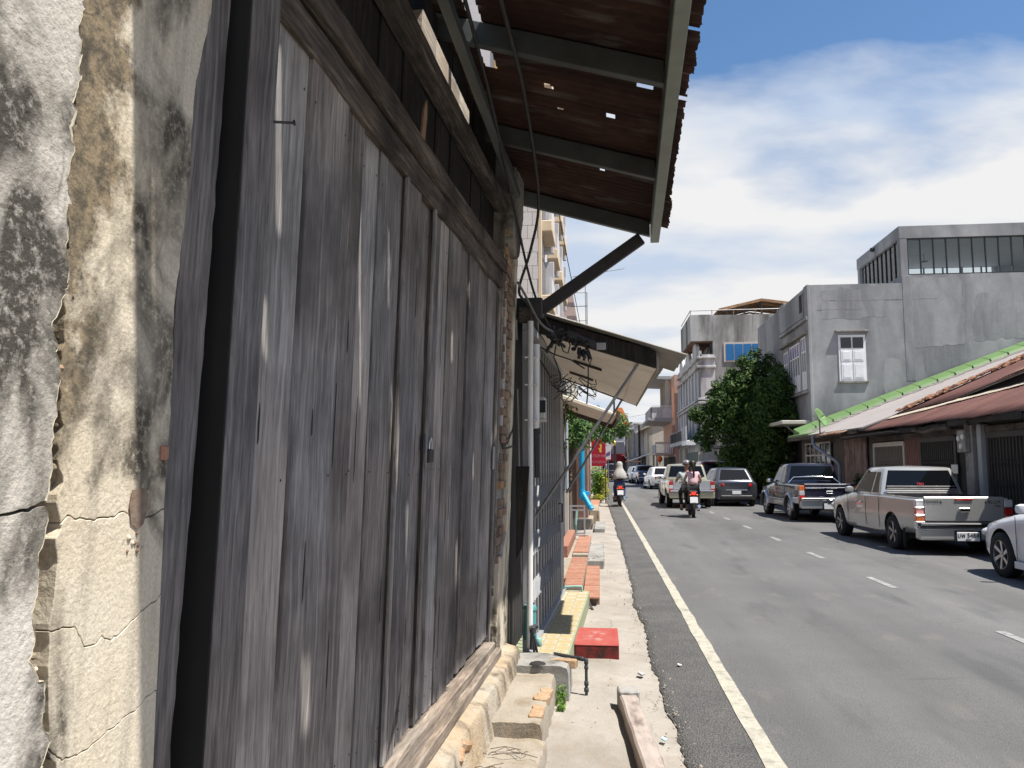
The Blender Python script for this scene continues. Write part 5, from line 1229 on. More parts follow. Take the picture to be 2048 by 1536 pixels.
hb2 = thing('green_verge_house', 'low house with pale roof and bright green tiled verge below grey wall', 'house', (FX, 0, 0), 0)
m = MB(); m.box(.05, 9, 24.75, 33.2, .10, 2.7); m.build('wall', 'wall_shade', hb2)
def rz_b(x): return 2.75 + .385 * (x + .40)
m = MB(); m.hexa([(-.40, 24.3, rz_b(-.4) - .05), (9.6, 24.3, rz_b(9.6) - .05), (9.6, 33.0, rz_b(9.6) - .05), (-.40, 33.0, rz_b(-.4) - .05)], [(-.40, 24.3, rz_b(-.4)), (9.6, 24.3, rz_b(9.6)), (9.6, 33.0, rz_b(9.6)), (-.40, 33.0, rz_b(-.4))]); m.build('roof_slab', 'roof_pale', hb2)
for i in range(26):                                   # darker courses near the verge
    x = -.1 + i * .38; m = MB(); a, b = x, x + .30; y0 = 31.2 + .3 * (i % 2); m.hexa([(a, y0, rz_b(a) + .004), (b, y0, rz_b(b) + .004), (b, 32.6, rz_b(b) + .004), (a, 32.6, rz_b(a) + .004)], [(a, y0, rz_b(a) + .014), (b, y0, rz_b(b) + .014), (b, 32.6, rz_b(b) + .014), (a, 32.6, rz_b(a) + .014)]); m.build('roof_patch', 'roof_pale_dark', hb2)
for i in range(16):                                   # green verge caps
    a = -.25 + i * .66; b = a + .68
    m = MB(); m.hexa([(a, 32.35, rz_b(a) - .06), (b, 32.35, rz_b(b) - .08), (b, 33.25, rz_b(b) - .08), (a, 33.25, rz_b(a) - .06)], [(a, 32.50, rz_b(a) + .12), (b, 32.50, rz_b(b) + .10), (b, 33.25, rz_b(b) + .27), (a, 33.25, rz_b(a) + .28)]); m.build('verge_cap', 'green_roof', hb2, bevel=.012)
    m = MB(); m.bar((a + .02, 32.36, rz_b(a) + .0), (a + .02, 32.49, rz_b(a) + .13), .03, .015, (1, 0, 0)); m.build('cap_joint', 'shade_dark', hb2)
m = MB(); m.prism([(-.42, 2.68), (.9, 3.02), (.9, 3.14), (-.42, 2.80)], 33.5, XY, lo=30.4); m.build('eave_apron', 'green_roof', hb2, bevel=.01)
m = MB(); m.box(-.44, -.36, 24.7, 33.5, 2.58, 2.72); m.build('fascia', 'wood_rail', hb2, bevel=.006)
sheet_strip(hb2, 'eave_sheet', 'rust_orange', lambda y: -.62, lambda y: .6, 25.6, 28.6, lambda x, y: rz_b(x) - .04, seed=8, step=.8, amp=.025, per=.2)
# window with bars, timber boarding, drain, dish
m = MB(); m.box(-.015, .05, 28.9, 32.3, .9, 2.42); m.build('window_recess', 'dark_glass', hb2)
for i in range(6):
    m = MB(); y = 28.95 + i * .66; m.box(-.045, -.018, y, y + .055, .9, 2.42); m.build('window_bar', 'frame_light', hb2)
for z in (.9, 1.98, 2.42):
    m = MB(); m.box(-.047, -.020, 28.9, 32.35, z, z + .05); m.build('window_rail', 'frame_light', hb2)
for i in range(8):
    m = MB(); y = 25.15 + i * .27; m.box(-.05, .0, y + .008, y + .262, .13, 2.55 - .02 * (i % 3)); m.build('board', 'wood_pink', hb2, bevel=.006)
m = MB(); m.tube([(-.44, 29.6, 2.72), (-.44, 29.6, 2.45), (-.40, 29.5, 2.30), (-.12, 27.9, 1.75), (-.10, 27.7, 1.65), (-.10, 27.7, .13)], .055, 10); m.build('drain_pipe', 'pipe_bluegrey', hb2, smooth=40)
ds = thing('satellite_dish', 'small green mesh satellite dish on the low house eave', 'satellite dish', (7.55, 28.6, 2.82), 0)
m = MB()
P = []
for i in range(6):
    r = .36 * i / 5; P.append([(r * math.cos(a_), r * math.sin(a_), .28 * (r / .36) ** 2 * .36) for a_ in [2 * math.pi * k_ / 20 for k_ in range(21)]])
m.grid(P); o = m.build('dish', 'green_roof', ds, smooth=60, solid=.012); o.location = (0, 0, .42); o.rotation_euler = (R(62), R(-12), R(60))
m = MB(); m.tube([(0, 0, -.1), (0, 0, .42)], .025, 8); m.build('mast', 'steel_rod', ds)
m = MB(); m.tube([(0, 0, .30), (-.22, -.12, .52)], .012, 6); m.lathe([(.03, .49), (.04, .52), (.03, .56)], 8, (-.22, -.12, 0)); m.build('feed_arm', 'frame_light', ds)
pp = thing('potted_plant', 'dark leafy plant standing before the pink timber boards', 'plant', (7.75, 24.9, .13), 0)
m = MB(); m.lathe([(.13, 0), (.17, .25), (.18, .27), (.0, .27)], 12); m.build('pot', 'brick_red', pp, smooth=40)
m = MB(); leaves(m, [(0, 0, .75, .28, 1.2), (-.05, .1, 1.1, .2), (.05, -.2, .6, .2)], 800, .09, 12, .8, aspect=.4); m.build('foliage', 'leaf_dark', pp, fixn=False)
m = MB(); m.tube([(0, 0, .2), (0, 0, 1.2)], .02, 6); m.build('stem', 'bark', pp)

# ================================================================ RIGHT: GREY CONCRETE BUILDING
gb = thing('grey_concrete_building', 'large bare grey rendered building with rooftop glass room and shuttered window', 'building', (0, 0, 0), 0)
YG = 33.4
m = MB(); m.box(8.56, 24, YG, 44, -.02, 9.0); m.box(12.26, 24, YG + .002, 44, 9.0, 9.32); m.build('wall', 'concrete_grey', gb)
m = MB(); m.box(8.50, 8.62, YG - .03, YG + .55, 3.0, 9.02); m.build('corner_pier', 'concrete_grey', gb, bevel=.015)
m = MB(); m.box(8.46, 8.60, YG + .6, YG + 4.9, 7.75, 8.85); m.build('parapet_panel', 'concrete_grey', gb, bevel=.015)
m = MB(); m.box(8.42, 8.60, YG - .02, YG + 4.95, 7.55, 7.70); m.build('band', 'concrete_grey', gb, bevel=.015)
m = MB(); m.box(8.47, 8.60, YG + 4.0, YG + 4.95, 8.85, 9.05); m.build('parapet_step', 'concrete_grey', gb, bevel=.015)
for k_ in range(3):
    m = MB(); y = YG + .68 + k_ * .16; m.box(8.44, 8.465, y, y + .05, 8.0, 8.75); m.build('slot', 'shade_dark', gb)
m = MB(); m.box(8.36, 8.60, YG + .1, YG + 4.9, 7.0, 7.10); m.build('hood', 'block_concrete', gb, bevel=.01)
def casement(parent, y0, y1, z0, z1, n, x=8.55, fr='white_paint', top='violet_glass', low='dark_glass'):
    m = MB(); m.box(x - .02, x + .01, y0, y1, z0, z1); m.build('window_back', low, parent)
    w = (y1 - y0) / n
    for i in range(n + 1):
        m = MB(); m.box(x - .07, x - .021, y0 + i * w - .03, y0 + i * w + .03, z0, z1); m.build('mullion', fr, parent)
    for z in (z0, z0 + (z1 - z0) * .70, z1 - .06):
        m = MB(); m.box(x - .066, x - .021, y0, y1, z, z + .06); m.build('window_rail', fr, parent)
    for i in range(n):
        m = MB(); m.box(x - .045, x - .022, y0 + i * w + .035, y0 + (i + 1) * w - .035, z0 + (z1 - z0) * .70 + .065, z1 - .065); m.build('pane', top, parent)
        m = MB(); m.box(x - .045, x - .022, y0 + i * w + .035, y0 + (i + 1) * w - .035, z0 + .065, z0 + (z1 - z0) * .35); m.build('panel', fr, parent)
casement(gb, YG + .45, YG + 1.15, 4.75, 6.95, 2)
casement(gb, YG + 1.5, YG + 3.2, 4.75, 6.85, 4)
casement(gb, YG + 3.6, YG + 4.3, 4.75, 6.75, 2)
m = MB(); m.box(8.40, 8.58, YG + .2, YG + 4.8, 4.58, 4.70); m.build('sill', 'concrete_grey', gb, bevel=.01)
m = MB(); m.box(7.35, 8.56, YG + .05, YG + 4.8, 3.30, 3.45); m.build('canopy_slab', 'frame_light', gb, bevel=.02)
m = MB(); m.tube([(7.5, YG + .3, 3.3), (8.3, YG + .3, 2.6)], .03, 6); m.build('canopy_stay', 'steel_rod', gb)
m = MB(); m.box(8.53, 8.57, YG + .3, YG + 4.6, .15, 3.0); m.build('shop_opening', 'shade_dark', gb)
# shuttered window in the side wall
wy = YG - .02
m = MB(); m.box(9.66, 10.72, YG - .03, YG + .02, 5.02, 6.90); m.build('window_frame', 'white_paint', gb, bevel=.008)
for a, b in ((9.75, 10.165), (10.215, 10.63)):
    m = MB(); m.box(a, b, YG - .04, YG - .031, 6.36, 6.80); m.build('pane', 'dark_glass', gb)
    for z0, z1 in ((5.10, 5.75), (5.83, 6.28)):
        m = MB(); m.box(a, b, YG - .05, YG - .031, z0, z1); q_ = m.build('shutter_panel', 'white_paint', gb, bevel=.006)
        m = MB(); m.box(a + .06, b - .06, YG - .058, YG - .0505, z0 + .06, z1 - .06); m.build('raised_panel', 'white_paint', gb, bevel=.006)
m = MB(); m.box(9.54, 10.86, YG - .16, YG + .02, 7.02, 7.09); m.build('window_hood', 'block_concrete', gb, bevel=.006)
m = MB(); m.box(9.60, 10.78, YG - .07, YG + .02, 4.94, 5.015); m.build('window_sill', 'block_concrete', gb, bevel=.006)
plaster('concrete_patch', (0.29, 0.297, 0.302), (0.345, 0.35, 0.355), (0.18, 0.185, 0.19), (0.42, 0.64), 0.9, 12, 0.25, 0.01, fine_crack=False, seed=17.0, streak=.5)
for (x0, x1, z0, z1, sd) in ((12.3, 14.6, 6.3, 9.25, 1), (9.0, 11.6, 7.5, 8.9, 2), (14.9, 18.2, 6.6, 8.6, 3), (11.3, 13.0, 4.2, 6.0, 4)):
    m = MB(); m.prism(jag([(x0, z0), (x1, z0 + .15), (x1 - .1, z1), (x0 + .1, z1 - .1), (x0, z0)], .25, .10, sd * 3.3)[:-1], YG - .0035, XY, lo=YG + .01); m.build('render_patch', 'concrete_patch', gb)
for (x0, x1, z) in ((8.9, 10.6, 7.95), (9.2, 13.6, 8.32)):
    m = MB(); m.box(x0, x1, YG - .006, YG + .01, z, z + .02); m.build('render_joint', 'block_concrete', gb)
m = MB(); m.box(12.26, 12.60, YG - .012, YG + .01, 5.0, 9.3); m.build('column_line', 'concrete_grey', gb, bevel=.006)
# rooftop glass room
t = NT('room_glass'); gl = t.n('ShaderNodeBsdfGlossy'); gl.inputs['Roughness'].default_value = .02; gl.inputs['Color'].default_value = (.8, .85, .88, 1)
tp = t.n('ShaderNodeBsdfTransparent'); tp.inputs['Color'].default_value = (.84, .88, .89, 1); fr_ = t.n('ShaderNodeFresnel'); fr_.inputs[0].default_value = 1.5
mxs = t.n('ShaderNodeMixShader'); t.l(fr_.outputs[0], mxs.inputs[0]); t.l(tp.outputs[0], mxs.inputs[1]); t.l(gl.outputs[0], mxs.inputs[2]); t.l(mxs.outputs[0], t.out.inputs[0]); M['room_glass'] = t.m
m = MB(); m.box(12.22, 24, YG - .01, 38.8, 10.84, 11.36); m.build('room_roof', 'concrete_grey', gb, bevel=.01)
m = MB(); m.box(12.5, 23.9, YG + .3, 38.4, 10.78, 10.836); m.build('room_ceiling', 'white_paint', gb)
m = MB(); m.box(12.24, 12.52, YG - .004, YG + .28, 9.0, 10.84); m.build('room_column', 'concrete_grey', gb, bevel=.008)
m = MB(); m.box(12.24, 12.50, 38.5, 38.78, 9.0, 10.84); m.build('room_column', 'concrete_grey', gb, bevel=.008)
m = MB(); m.box(18.2, 24, 38.4, 38.7, 9.3, 10.84); m.build('room_back_wall', 'wall_grey_far', gb)
m = MB(); m.box(12.4, 18.2, 38.6, 38.7, 9.3, 9.5); m.build('room_back_wall', 'wall_grey_far', gb)
for i in range(13):
    x = 12.54 + i * .50
    m = MB(); m.box(x, x + .475, YG + .05, YG + .062, 9.36, 10.80); m.build('pane', 'room_glass', gb)
    m = MB(); m.box(x - .022, x + .022, YG + .02, YG + .09, 9.33, 10.83); m.build('mullion', 'black_paint', gb)
for i in range(9):
    y = YG + .30 + i * .53
    m = MB(); m.box(12.34, 12.352, y, y + .50, 9.05, 10.80); m.build('pane', 'room_glass', gb)
    m = MB(); m.box(12.30, 12.38, y - .022, y + .022, 9.0, 10.83); m.build('mullion', 'black_paint', gb)
for i in range(7):
    m = MB(); m.box(12.6 + i * .85, 12.66 + i * .85, 38.62, 38.68, 9.5, 10.83); m.build('back_mullion', 'black_paint', gb)
for z in (9.33, 10.80):
    m = MB(); m.box(12.52, 19, YG + .03, YG + .08, z, z + .035); m.build('window_rail', 'black_paint', gb)
m = MB(); m.lathe([(.02, 10.5), (.16, 10.45), (.16, 10.42), (.02, 10.40)], 10, (14.1, 35.8, 0)); m.tube([(14.1, 35.8, 10.5), (14.1, 35.8, 10.84)], .02, 6); m.build('ceiling_lamp', 'black_paint', gb)
m = MB(); m.lathe([(.07, 0), (.10, .05), (.08, .16), (.0, .18)], 10, (12.12, 36.3, 11.08)); m.build('wall_lamp', 'black_paint', gb)

# ================================================================ RIGHT: TREES
t1 = thing('roadside_tree', 'big dense dark green tree with sunlit top before the weathered building', 'tree', (7.4, 40.0, .1), 0)
m = MB(); m.tube([(0, 0, -.2), (.05, 0, 1.4), (-.1, .1, 2.6), (-.3, .1, 4.2), (-.1, 0, 6.0)], .22, 10, r1=.05); m.tube([(0, 0, 2.0), (-.9, .3, 3.2), (-1.5, .2, 4.0)], .10, 8, r1=.03); m.tube([(0, 0, 1.9), (.8, -.2, 3.2), (1.1, -.2, 4.2)], .10, 8, r1=.03); m.build('trunk', 'bark', t1, smooth=50)
rs = random.Random(77)
def fringe(blobs, n, lo, hi):
    out = []
    for _ in range(n):
        b = rs.choice(blobs); d = Vector((rs.gauss(0, 1), rs.gauss(0, .5), rs.gauss(0, 1))).normalized(); r = b[3] * rs.uniform(.9, 1.12)
        out.append((b[0] + d.x * r, b[1] + d.y * r, b[2] + d.z * r * .95, rs.uniform(lo, hi)))
    return out
T1 = [(.1, 0, 6.2, .85), (-.8, 0, 5.3, .85), (.7, .2, 5.5, .95), (-.1, -.3, 5.2, 1.0), (-1.5, 0, 4.5, .85), (-.6, -.5, 4.3, 1.0), (.5, -.4, 4.4, 1.1), (1.3, 0, 4.6, .95), (-2.0, .1, 3.6, .75), (-1.2, -.3, 3.4, .95), (0, -.4, 3.3, 1.1), (1.0, 0, 3.3, 1.1), (-.9, 0, 5.9, .4), (.25, 0, 7.0, .36), (-.35, 0, 6.6, .4), (.8, 0, 6.5, .42), (-2.45, 0, 3.9, .4), (-1.5, 0, 5.3, .4), (1.5, 0, 5.6, .5), (-2.2, 0, 2.9, .5), (-1.9, 0, 4.4, .35), (-1.0, -.5, 2.0, .9), (.3, -.6, 1.7, 1.0), (1.2, 0, 2.0, .9), (-.5, .6, 1.2, .9), (.5, .5, .9, .9)]
m = MB(); leaves(m, T1, 21000, .17, 31, .5, aspect=.5); leaves(m, fringe(T1, 70, .16, .36), 6500, .16, 34, .5, aspect=.5); m.build('crown', 'leaf_dark', t1, fixn=False)
t2 = thing('roadside_tree', 'lower shaded dark tree standing against the grey building corner', 'tree', (7.75, 36.4, .1), 0)
m = MB(); m.tube([(0, 0, -.2), (.05, 0, 1.4), (-.1, .1, 2.6), (0, .1, 4.4)], .15, 9, r1=.04); m.tube([(0, 0, 1.9), (.5, .2, 3.0)], .07, 8, r1=.03); m.build('trunk', 'bark', t2, smooth=50)
T2 = [(.1, 0, 4.9, .80, 1.1), (-.3, 0, 3.9, .95), (.35, 0, 3.9, .8), (0, 0, 2.9, 1.05), (-.7, 0, 3.0, .7), (.2, .0, 5.5, .45), (-.2, 0, 2.0, .8), (.1, .2, 1.2, .8), (-.5, .4, 1.4, .7)]
m = MB(); leaves(m, T2, 10500, .16, 32, .5, aspect=.5); leaves(m, fringe(T2, 40, .14, .30), 3200, .15, 35, .5, aspect=.5); m.build('crown', 'leaf_dark', t2, fixn=False)

# ================================================================ RIGHT: FURTHER BUILDINGS
oh = thing('old_tile_roof_house', 'old dark house with mossy tiled roof hidden behind the roadside trees', 'house', (8.25, 44.2, 0), 0)
m = MB(); m.box(0, 9, 0, 11.5, -.02, 5.6); m.build('wall', 'shop_dark', oh)
m = MB(); m.prism([(-.7, 5.4), (5.0, 8.6), (5.0, 8.9), (-.7, 5.7)], 11.4, XY, lo=.1); m.build('roof', 'roof_tile', oh)
for k_ in range(20):
    x = -.6 + k_ * .27; m = MB(); m.bar((x, .0, 5.76 + k_ * .152), (x, 11.4, 5.76 + k_ * .152), .10, .05); m.build('tile_course', 'roof_tile', oh)
m = MB(); m.box(-.9, 0, .2, 11.0, 2.7, 2.85); m.build('canopy', 'wall_shade', oh)
for y in (.3, 4.0, 7.6, 11.0):
    m = MB(); m.box(-.2, .05, y, y + .35, -.02, 2.7); m.build('column', 'wall_shade', oh)

wb = thing('weathered_block', 'tall mould streaked concrete block with blue windows and boxed balcony', 'building', (8.0, 57.0, 0), 0)
m = MB(); m.box(0, 12, 0, 10, -.02, 12.2); m.build('wall', 'concrete_stained', wb)
m = MB(); m.box(-1.55, 0, .0, 6.5, 10.35, 12.25); m.build('balcony_box', 'concrete_stained', wb, bevel=.02)
for k_ in range(6):
    m = MB(); m.box(-1.5, -.05, .1 + k_ * 1.05, .1 + k_ * 1.05 + 1.0, 10.32, 10.348); m.build('soffit_panel', 'wall_brown', wb)
def bluewin(x0, x1, z0, z1, n):
    m = MB(); m.box(x0 - .12, x1 + .12, -.06, .02, z0 - .12, z1 + .12); m.build('window_frame', 'frame_light', wb)
    w = (x1 - x0) / n
    for i in range(n):
        m = MB(); m.box(x0 + i * w + .03, x0 + (i + 1) * w - .03, -.08, -.062, z0, z1); m.build('pane', 'blue_glass', wb)
bluewin(.85, 3.25, 8.95, 10.1, 4); bluewin(4.6, 6.4, 9.0, 10.1, 3); bluewin(.9, 3.2, 5.4, 6.6, 4)
m = MB(); m.box(-.06, .0, 1.2, 3.4, 8.6, 9.9); m.build('side_window', 'dark_glass', wb)
for k_ in range(4):
    m = MB(); m.box(-.09, -.062, 1.2 + k_ * .6, 1.28 + k_ * .6, 8.6, 9.9); m.build('window_bar', 'white_paint', wb)
m = MB(); m.box(-.5, .0, .3, 4.2, 8.35, 8.5); m.build('ledge', 'concrete_stained', wb)
for k_ in range(7):
    m = MB(); m.tube([(-.45, .4 + k_ * .6, 8.5), (-.45, .4 + k_ * .6, 8.95)], .03, 6); m.build('baluster', 'white_paint', wb)
m = MB(); m.tube([(.06, -.06, 0), (.06, -.06, 8.8)], .06, 6); m.build('drain', 'steel_dark', wb)
m = MB(); m.tube([(-1.5, .1, 12.55), (12, .1, 12.62)], .035, 6); m.build('roof_rail', 'steel_rod', wb)
for k_ in range(7):
    m = MB(); m.tube([(-1.5 + k_ * 1.5, .1, 12.2), (-1.5 + k_ * 1.5, .1, 12.58)], .03, 6); m.build('rail_post', 'steel_rod', wb)
m = MB(); m.tube([(-1.5, .1, 12.55), (-1.5, 6.5, 12.55)], .035, 6); m.build('roof_rail', 'steel_rod', wb)
# timber roof frame on top
ap = 3.6
for (x0, z0, x1, z1) in ((.6, 12.75, ap, 13.42), (ap, 13.42, 7.4, 12.85)):
    m = MB(); m.hexa([(x0, .8, z0), (x1, .8, z1), (x1, 6.0, z1 + .15), (x0, 6.0, z0 + .15)], [(x0, .8, z0 + .07), (x1, .8, z1 + .07), (x1, 6.0, z1 + .22), (x0, 6.0, z0 + .22)]); m.build('roof_deck', 'wood_orange', wb)
    for k_ in range(5):
        y = .85 + k_ * 1.2; m = MB(); m.bar((x0, y, z0 - .06), (x1, y, z1 - .06), .10, .12); m.build('rafter', 'wood_orange', wb)
for x in (ap, 1.2, 6.6, 2.4, 5.0):
    m = MB(); m.box(x - .06, x + .06, .9, 1.02, 12.2, 13.3 - .2 * abs(x - ap)); m.build('post', 'steel_dark', wb)

ar = thing('arched_parapet_house', 'old white shophouse with arched parapet and tall shuttered windows', 'house', (7.0, 56.2, 0), 0)
m = MB(); m.box(0, 1.0, 0, 15, -.02, 9.3); m.build('wall', 'wall_white_old', ar)
for z in (9.0, 8.35, 6.1, 5.85, 3.5):
    m = MB(); m.box(-.22, 1.05, -.12, 15.1, z, z + .16); m.build('cornice', 'wall_white_old', ar, bevel=.02)
for k_ in range(3):
    yb = 2.4 + k_ * 4.8; m = MB(); m.prism([(yb - 1.3, 9.15)] + [(yb + 1.3 * math.cos(a_), 9.5 + .95 * math.sin(a_)) for a_ in [math.pi - q_ * math.pi / 10 for q_ in range(11)]] + [(yb + 1.3, 9.15)], .12, WY, lo=-.12); m.build('parapet_arch', 'wall_white_old', ar, bevel=.02)
m = MB(); m.box(-.10, .10, 0, 15, 9.16, 9.55); m.build('parapet', 'wall_white_old', ar)
m = MB(); m.lathe([(.2, 0), (.28, .12), (.12, .3), (.18, .5), (.05, .62)], 8, (.2, 14.6, 9.5)); m.build('finial', 'tile_orange', ar)
for fl, (z0, z1) in enumerate(((6.35, 8.2), (3.75, 5.7))):
    for k_ in range(7):
        y = .6 + k_ * 2.05
        m = MB(); m.box(-.05, .0, y, y + 1.35, z0, z1); w_ = m.build('window', 'wall_grey_far', ar)
        m = MB(); m.box(-.09, -.055, y + .62, y + .72, z0, z1); m.build('mullion', 'white_paint', ar)
        m = MB(); m.box(-.16, .0, y + 1.5, y + 1.85, z0 - .1, z1 + .1); m.build('pilaster', 'wall_white_old', ar, bevel=.02)
m = MB(); m.box(-.9, .0, 3.0, 14.8, 3.15, 3.4); m.build('balcony_slab', 'wall_white_old', ar, bevel=.02)
m = MB(); m.box(-.9, -.82, 3.0, 14.8, 3.4, 4.25); m.build('balcony_front', 'wall_white_old', ar)
for k_ in range(14):
    m = MB(); y = 3.2 + k_ * .82; m.box(-.94, -.905, y, y + .3, 3.45, 4.2); m.build('baluster', 'shop_dark', ar)
m = MB(); m.box(-1.1, .9, .0, 2.8, 3.0, 3.35); m.build('awning_box', 'white_paint', ar, bevel=.02)
m = MB(); m.box(-1.05, -1.0, .0, 2.8, 3.4, 4.3); m.build('balcony_glass', 'wall_grey_far', ar)
for y in (.0, 1.4, 2.75):
    m = MB(); m.box(-1.1, -1.04, y, y + .06, 3.35, 4.35); m.build('rail_post', 'white_paint', ar)
m = MB(); m.box(-.06, .0, .4, 9.0, -.02, 2.6); m.build('shutter', 'shutter_green', ar)
for y in (.05, 9.2, 13.5):
    m = MB(); m.box(-.25, .0, y, y + .3, -.02, 3.0); m.build('column', 'frame_light', ar)

pb = thing('pink_balcony_house', 'peach pink corner house with stacked jutting balconies and brown shutters', 'house', (6.6, 71.5, 0), 0)
m = MB(); m.box(0, 4, 0, 13, -.02, 9.6); m.build('wall', 'wall_pink', pb)
m = MB(); m.box(-.04, .0, .3, 2.4, 5.9, 8.6); m.build('orange_panel', 'orange_panel', pb)
for z, ext in ((9.6, 2.2), (5.7, 2.2)):
    m = MB(); m.prism([(-ext, z), (.5, z - .15), (.5, z + .25), (-ext, z + .25)], 12.5, XY, lo=3.0); m.build('slab', 'wall_grey_far', pb, bevel=.03)
m = MB(); m.box(-1.9, -1.82, 3.0, 12.0, 5.95, 6.95); m.build('balcony_front', 'wall_grey_far', pb)
m = MB(); m.box(-1.9, .0, 3.0, 3.1, 5.95, 6.95); m.build('balcony_side', 'wall_white_old', pb)
m = MB(); m.box(-1.8, 0, 2.9, 3.0, 7.0, 7.08); m.build('balcony_rail', 'white_paint', pb)
for k_ in range(4):
    m = MB(); m.box(-.06, .0, 3.4 + k_ * 2.2, 4.6 + k_ * 2.2, 6.1, 8.6); m.build('door', 'wall_grey_far', pb)
    m = MB(); m.box(-.5, -.2, 3.2 + k_ * 2.2, 3.45 + k_ * 2.2, 5.9, 9.5); m.build('column', 'wall_cream_old', pb)
for k_ in range(2):
    m = MB(); m.box(-.05, .0, .2 + k_ * 1.3, 1.3 + k_ * 1.3, 3.6, 5.2); m.build('shutter', 'shutter_brown', pb)
m = MB(); m.box(-.05, .0, .2, 2.2, 2.6, 3.4); m.build('shutter', 'shutter_brown', pb)
m = MB(); m.box(-1.6, .0, 2.2, 7.2, 2.55, 2.75); m.build('porch_slab', 'pink_panel', pb)
m = MB(); m.box(-1.6, .0, 2.15, 2.25, 3.55, 3.72); m.build('porch_rail', 'pink_panel', pb)
for k_ in range(9):
    m = MB(); m.box(-1.55 + k_ * .18, -1.48 + k_ * .18, 2.17, 2.23, 2.75, 3.55); m.build('porch_baluster', 'white_paint', pb)
m = MB(); m.box(-1.6, -1.5, 2.2, 7.2, 2.75, 3.5); m.build('porch_front', 'wall_grey_far', pb)
for y in (2.3, 7.0):
    m = MB(); m.box(-1.55, -1.35, y, y + .2, -.02, 2.55); m.build('column', 'wall_cream_old', pb)
m = MB(); m.box(-.05, .0, .2, 12.5, -.02, 2.4); m.build('shopfront', 'shop_dark', pb)
ln_ = thing('red_lantern', 'orange red paper lantern under the pink porch', 'lantern', (5.35, 73.2, 1.95), 0)
m = MB(); m.lathe([(.08, -.05), (.20, .08), (.24, .25), (.20, .42), (.08, .52)], 12); m.build('shade', 'lantern_red', ln_, smooth=60)
m = MB(); m.tube([(0, 0, .5), (0, 0, .62)], .02, 5); m.lathe([(.03, -.25), (.06, -.08), (.03, -.05)], 6); m.build('tassel', 'lantern_red', ln_)

# houses where the street bends away
def farhouse(name, label, x, y, w, d, h, mat, roof=None, roofmat=None, wins=(), extra=None):
    o = thing(name, label, 'house', (x, y, 0), 0)
    m = MB(); m.box(0, w, 0, d, -.02, h); m.build('wall', mat, o)
    m = MB(); m.box(-.12, w + .1, -.12, d + .1, h, h + .18); m.build('cornice', mat, o)
    if roof:
        m = MB(); m.prism([(-.5, h + .05), (w / 2, h + roof), (w + .5, h + .05)], d, XY, lo=-.3); m.build('roof', roofmat, o)
    for (y0, y1, z0, z1, mt_) in wins:
        m = MB(); m.box(-.06, .0, y0, y1, z0, z1); m.build('window', mt_, o)
        m = MB(); m.box(-.10, -.062, (y0 + y1) / 2 - .05, (y0 + y1) / 2 + .05, z0, z1); m.build('mullion', 'white_paint', o)
    return o
f1 = farhouse('cream_house', 'cream gable house beside the pink balconies', 5.3, 88, 6, 14, 6.3, 'wall_cream_old', wins=((.5, 4, 2.9, 5.2, 'wall_cream_old'), (6, 12, .0, 2.6, 'shop_dark')))
m = MB(); m.prism([(-.9, 5.4), (6.5, 8.3), (6.5, 8.45), (-.9, 5.5)], 14.2, XY, lo=-.2); m.build('roof_sheet', 'roof_beige', f1)
m = MB(); m.box(-.9, 0, 3.5, 13, 2.7, 2.85); m.build('canopy', 'wall_grey_far', f1)
m = MB(); m.tube([(-1.0, .6, 0), (-1.0, .6, 6.0)], .13, 8); m.build('service_pole', 'shop_dark', f1)
f2 = farhouse('timber_shutter_house', 'pale house with brown shuttered upper windows where the street bends', 3.6, 103, 7, 12, 5.9, 'wall_cream_old', wins=((.4, 1.3, 3.3, 5.0, 'shutter_brown'), (1.7, 2.6, 3.3, 5.0, 'shutter_brown'), (3.0, 3.9, 3.3, 5.0, 'shutter_brown')))
m = MB(); m.prism([(-1.2, 5.5), (3.5, 7.0), (3.5, 7.15), (-1.2, 5.62)], 12.3, XY, lo=-.3); m.build('roof_sheet', 'wall_grey_far', f2)
m = MB(); m.box(-.06, 0, 4.5, 10.5, .0, 5.4); m.build('dark_bay', 'shop_dark', f2)
f2b = farhouse('white_pier_house', 'narrow white rendered house between the dark bay and cream gable', 4.3, 98, 5, 4.6, 6.6, 'wall_white_old')
m = MB(); m.box(-.06, 0, .5, 3.8, .0, 5.6); m.build('dark_bay', 'awning_slate', f2b)
f3 = farhouse('orange_roof_house', 'long white house with bright orange tiled roof closing the street', .2, 121, 8, 18, 7.6, 'wall_white_old')
m = MB(); m.prism([(-1.5, 7.2), (2.6, 10.2), (3.2, 10.2), (4.3, 7.6)], 19, XY, lo=-.4); m.build('tiled_roof', 'tile_orange', f3)
m = MB(); m.box(1.5, 9, -.05, 0, 6.6, 7.9); m.build('parapet', 'wall_white_old', f3)
m = MB(); m.prism([(-.2, 3.0), (2.3, 2.4), (2.3, 2.55), (-.2, 3.2)], -.1, XY, lo=-3.2); m.build('red_awning', 'awning_red', f3)
m = MB(); m.prism([(1.2, 3.3), (3.8, 3.3), (3.3, 5.0), (2.0, 5.0)], -.1, XY, lo=-2.2); m.build('slate_hood', 'awning_slate', f3)
m = MB(); m.box(2.4, 4.4, -2.0, -.06, 2.3, 3.3); m.build('red_fascia', 'awning_red', f3)
m = MB(); m.box(.2, 7.5, -.06, 0, .0, 2.3); m.build('shopfront', 'shop_dark', f3)
for k_ in range(3):
    m = MB(); m.box(3.0, 4.4, -2.06, -2.01, 2.5 + k_ * .28, 2.58 + k_ * .28); m.build('fascia_stripe', 'white_paint', f3)
um = thing('market_umbrella', 'red market umbrella standing at the far street end', 'umbrella', (2.2, 110, 0), 0)
m = MB(); m.lathe([(1.6, 2.2), (1.1, 2.75), (.1, 3.15), (.0, 3.16)], 8); m.build('canopy', 'awning_red', um)
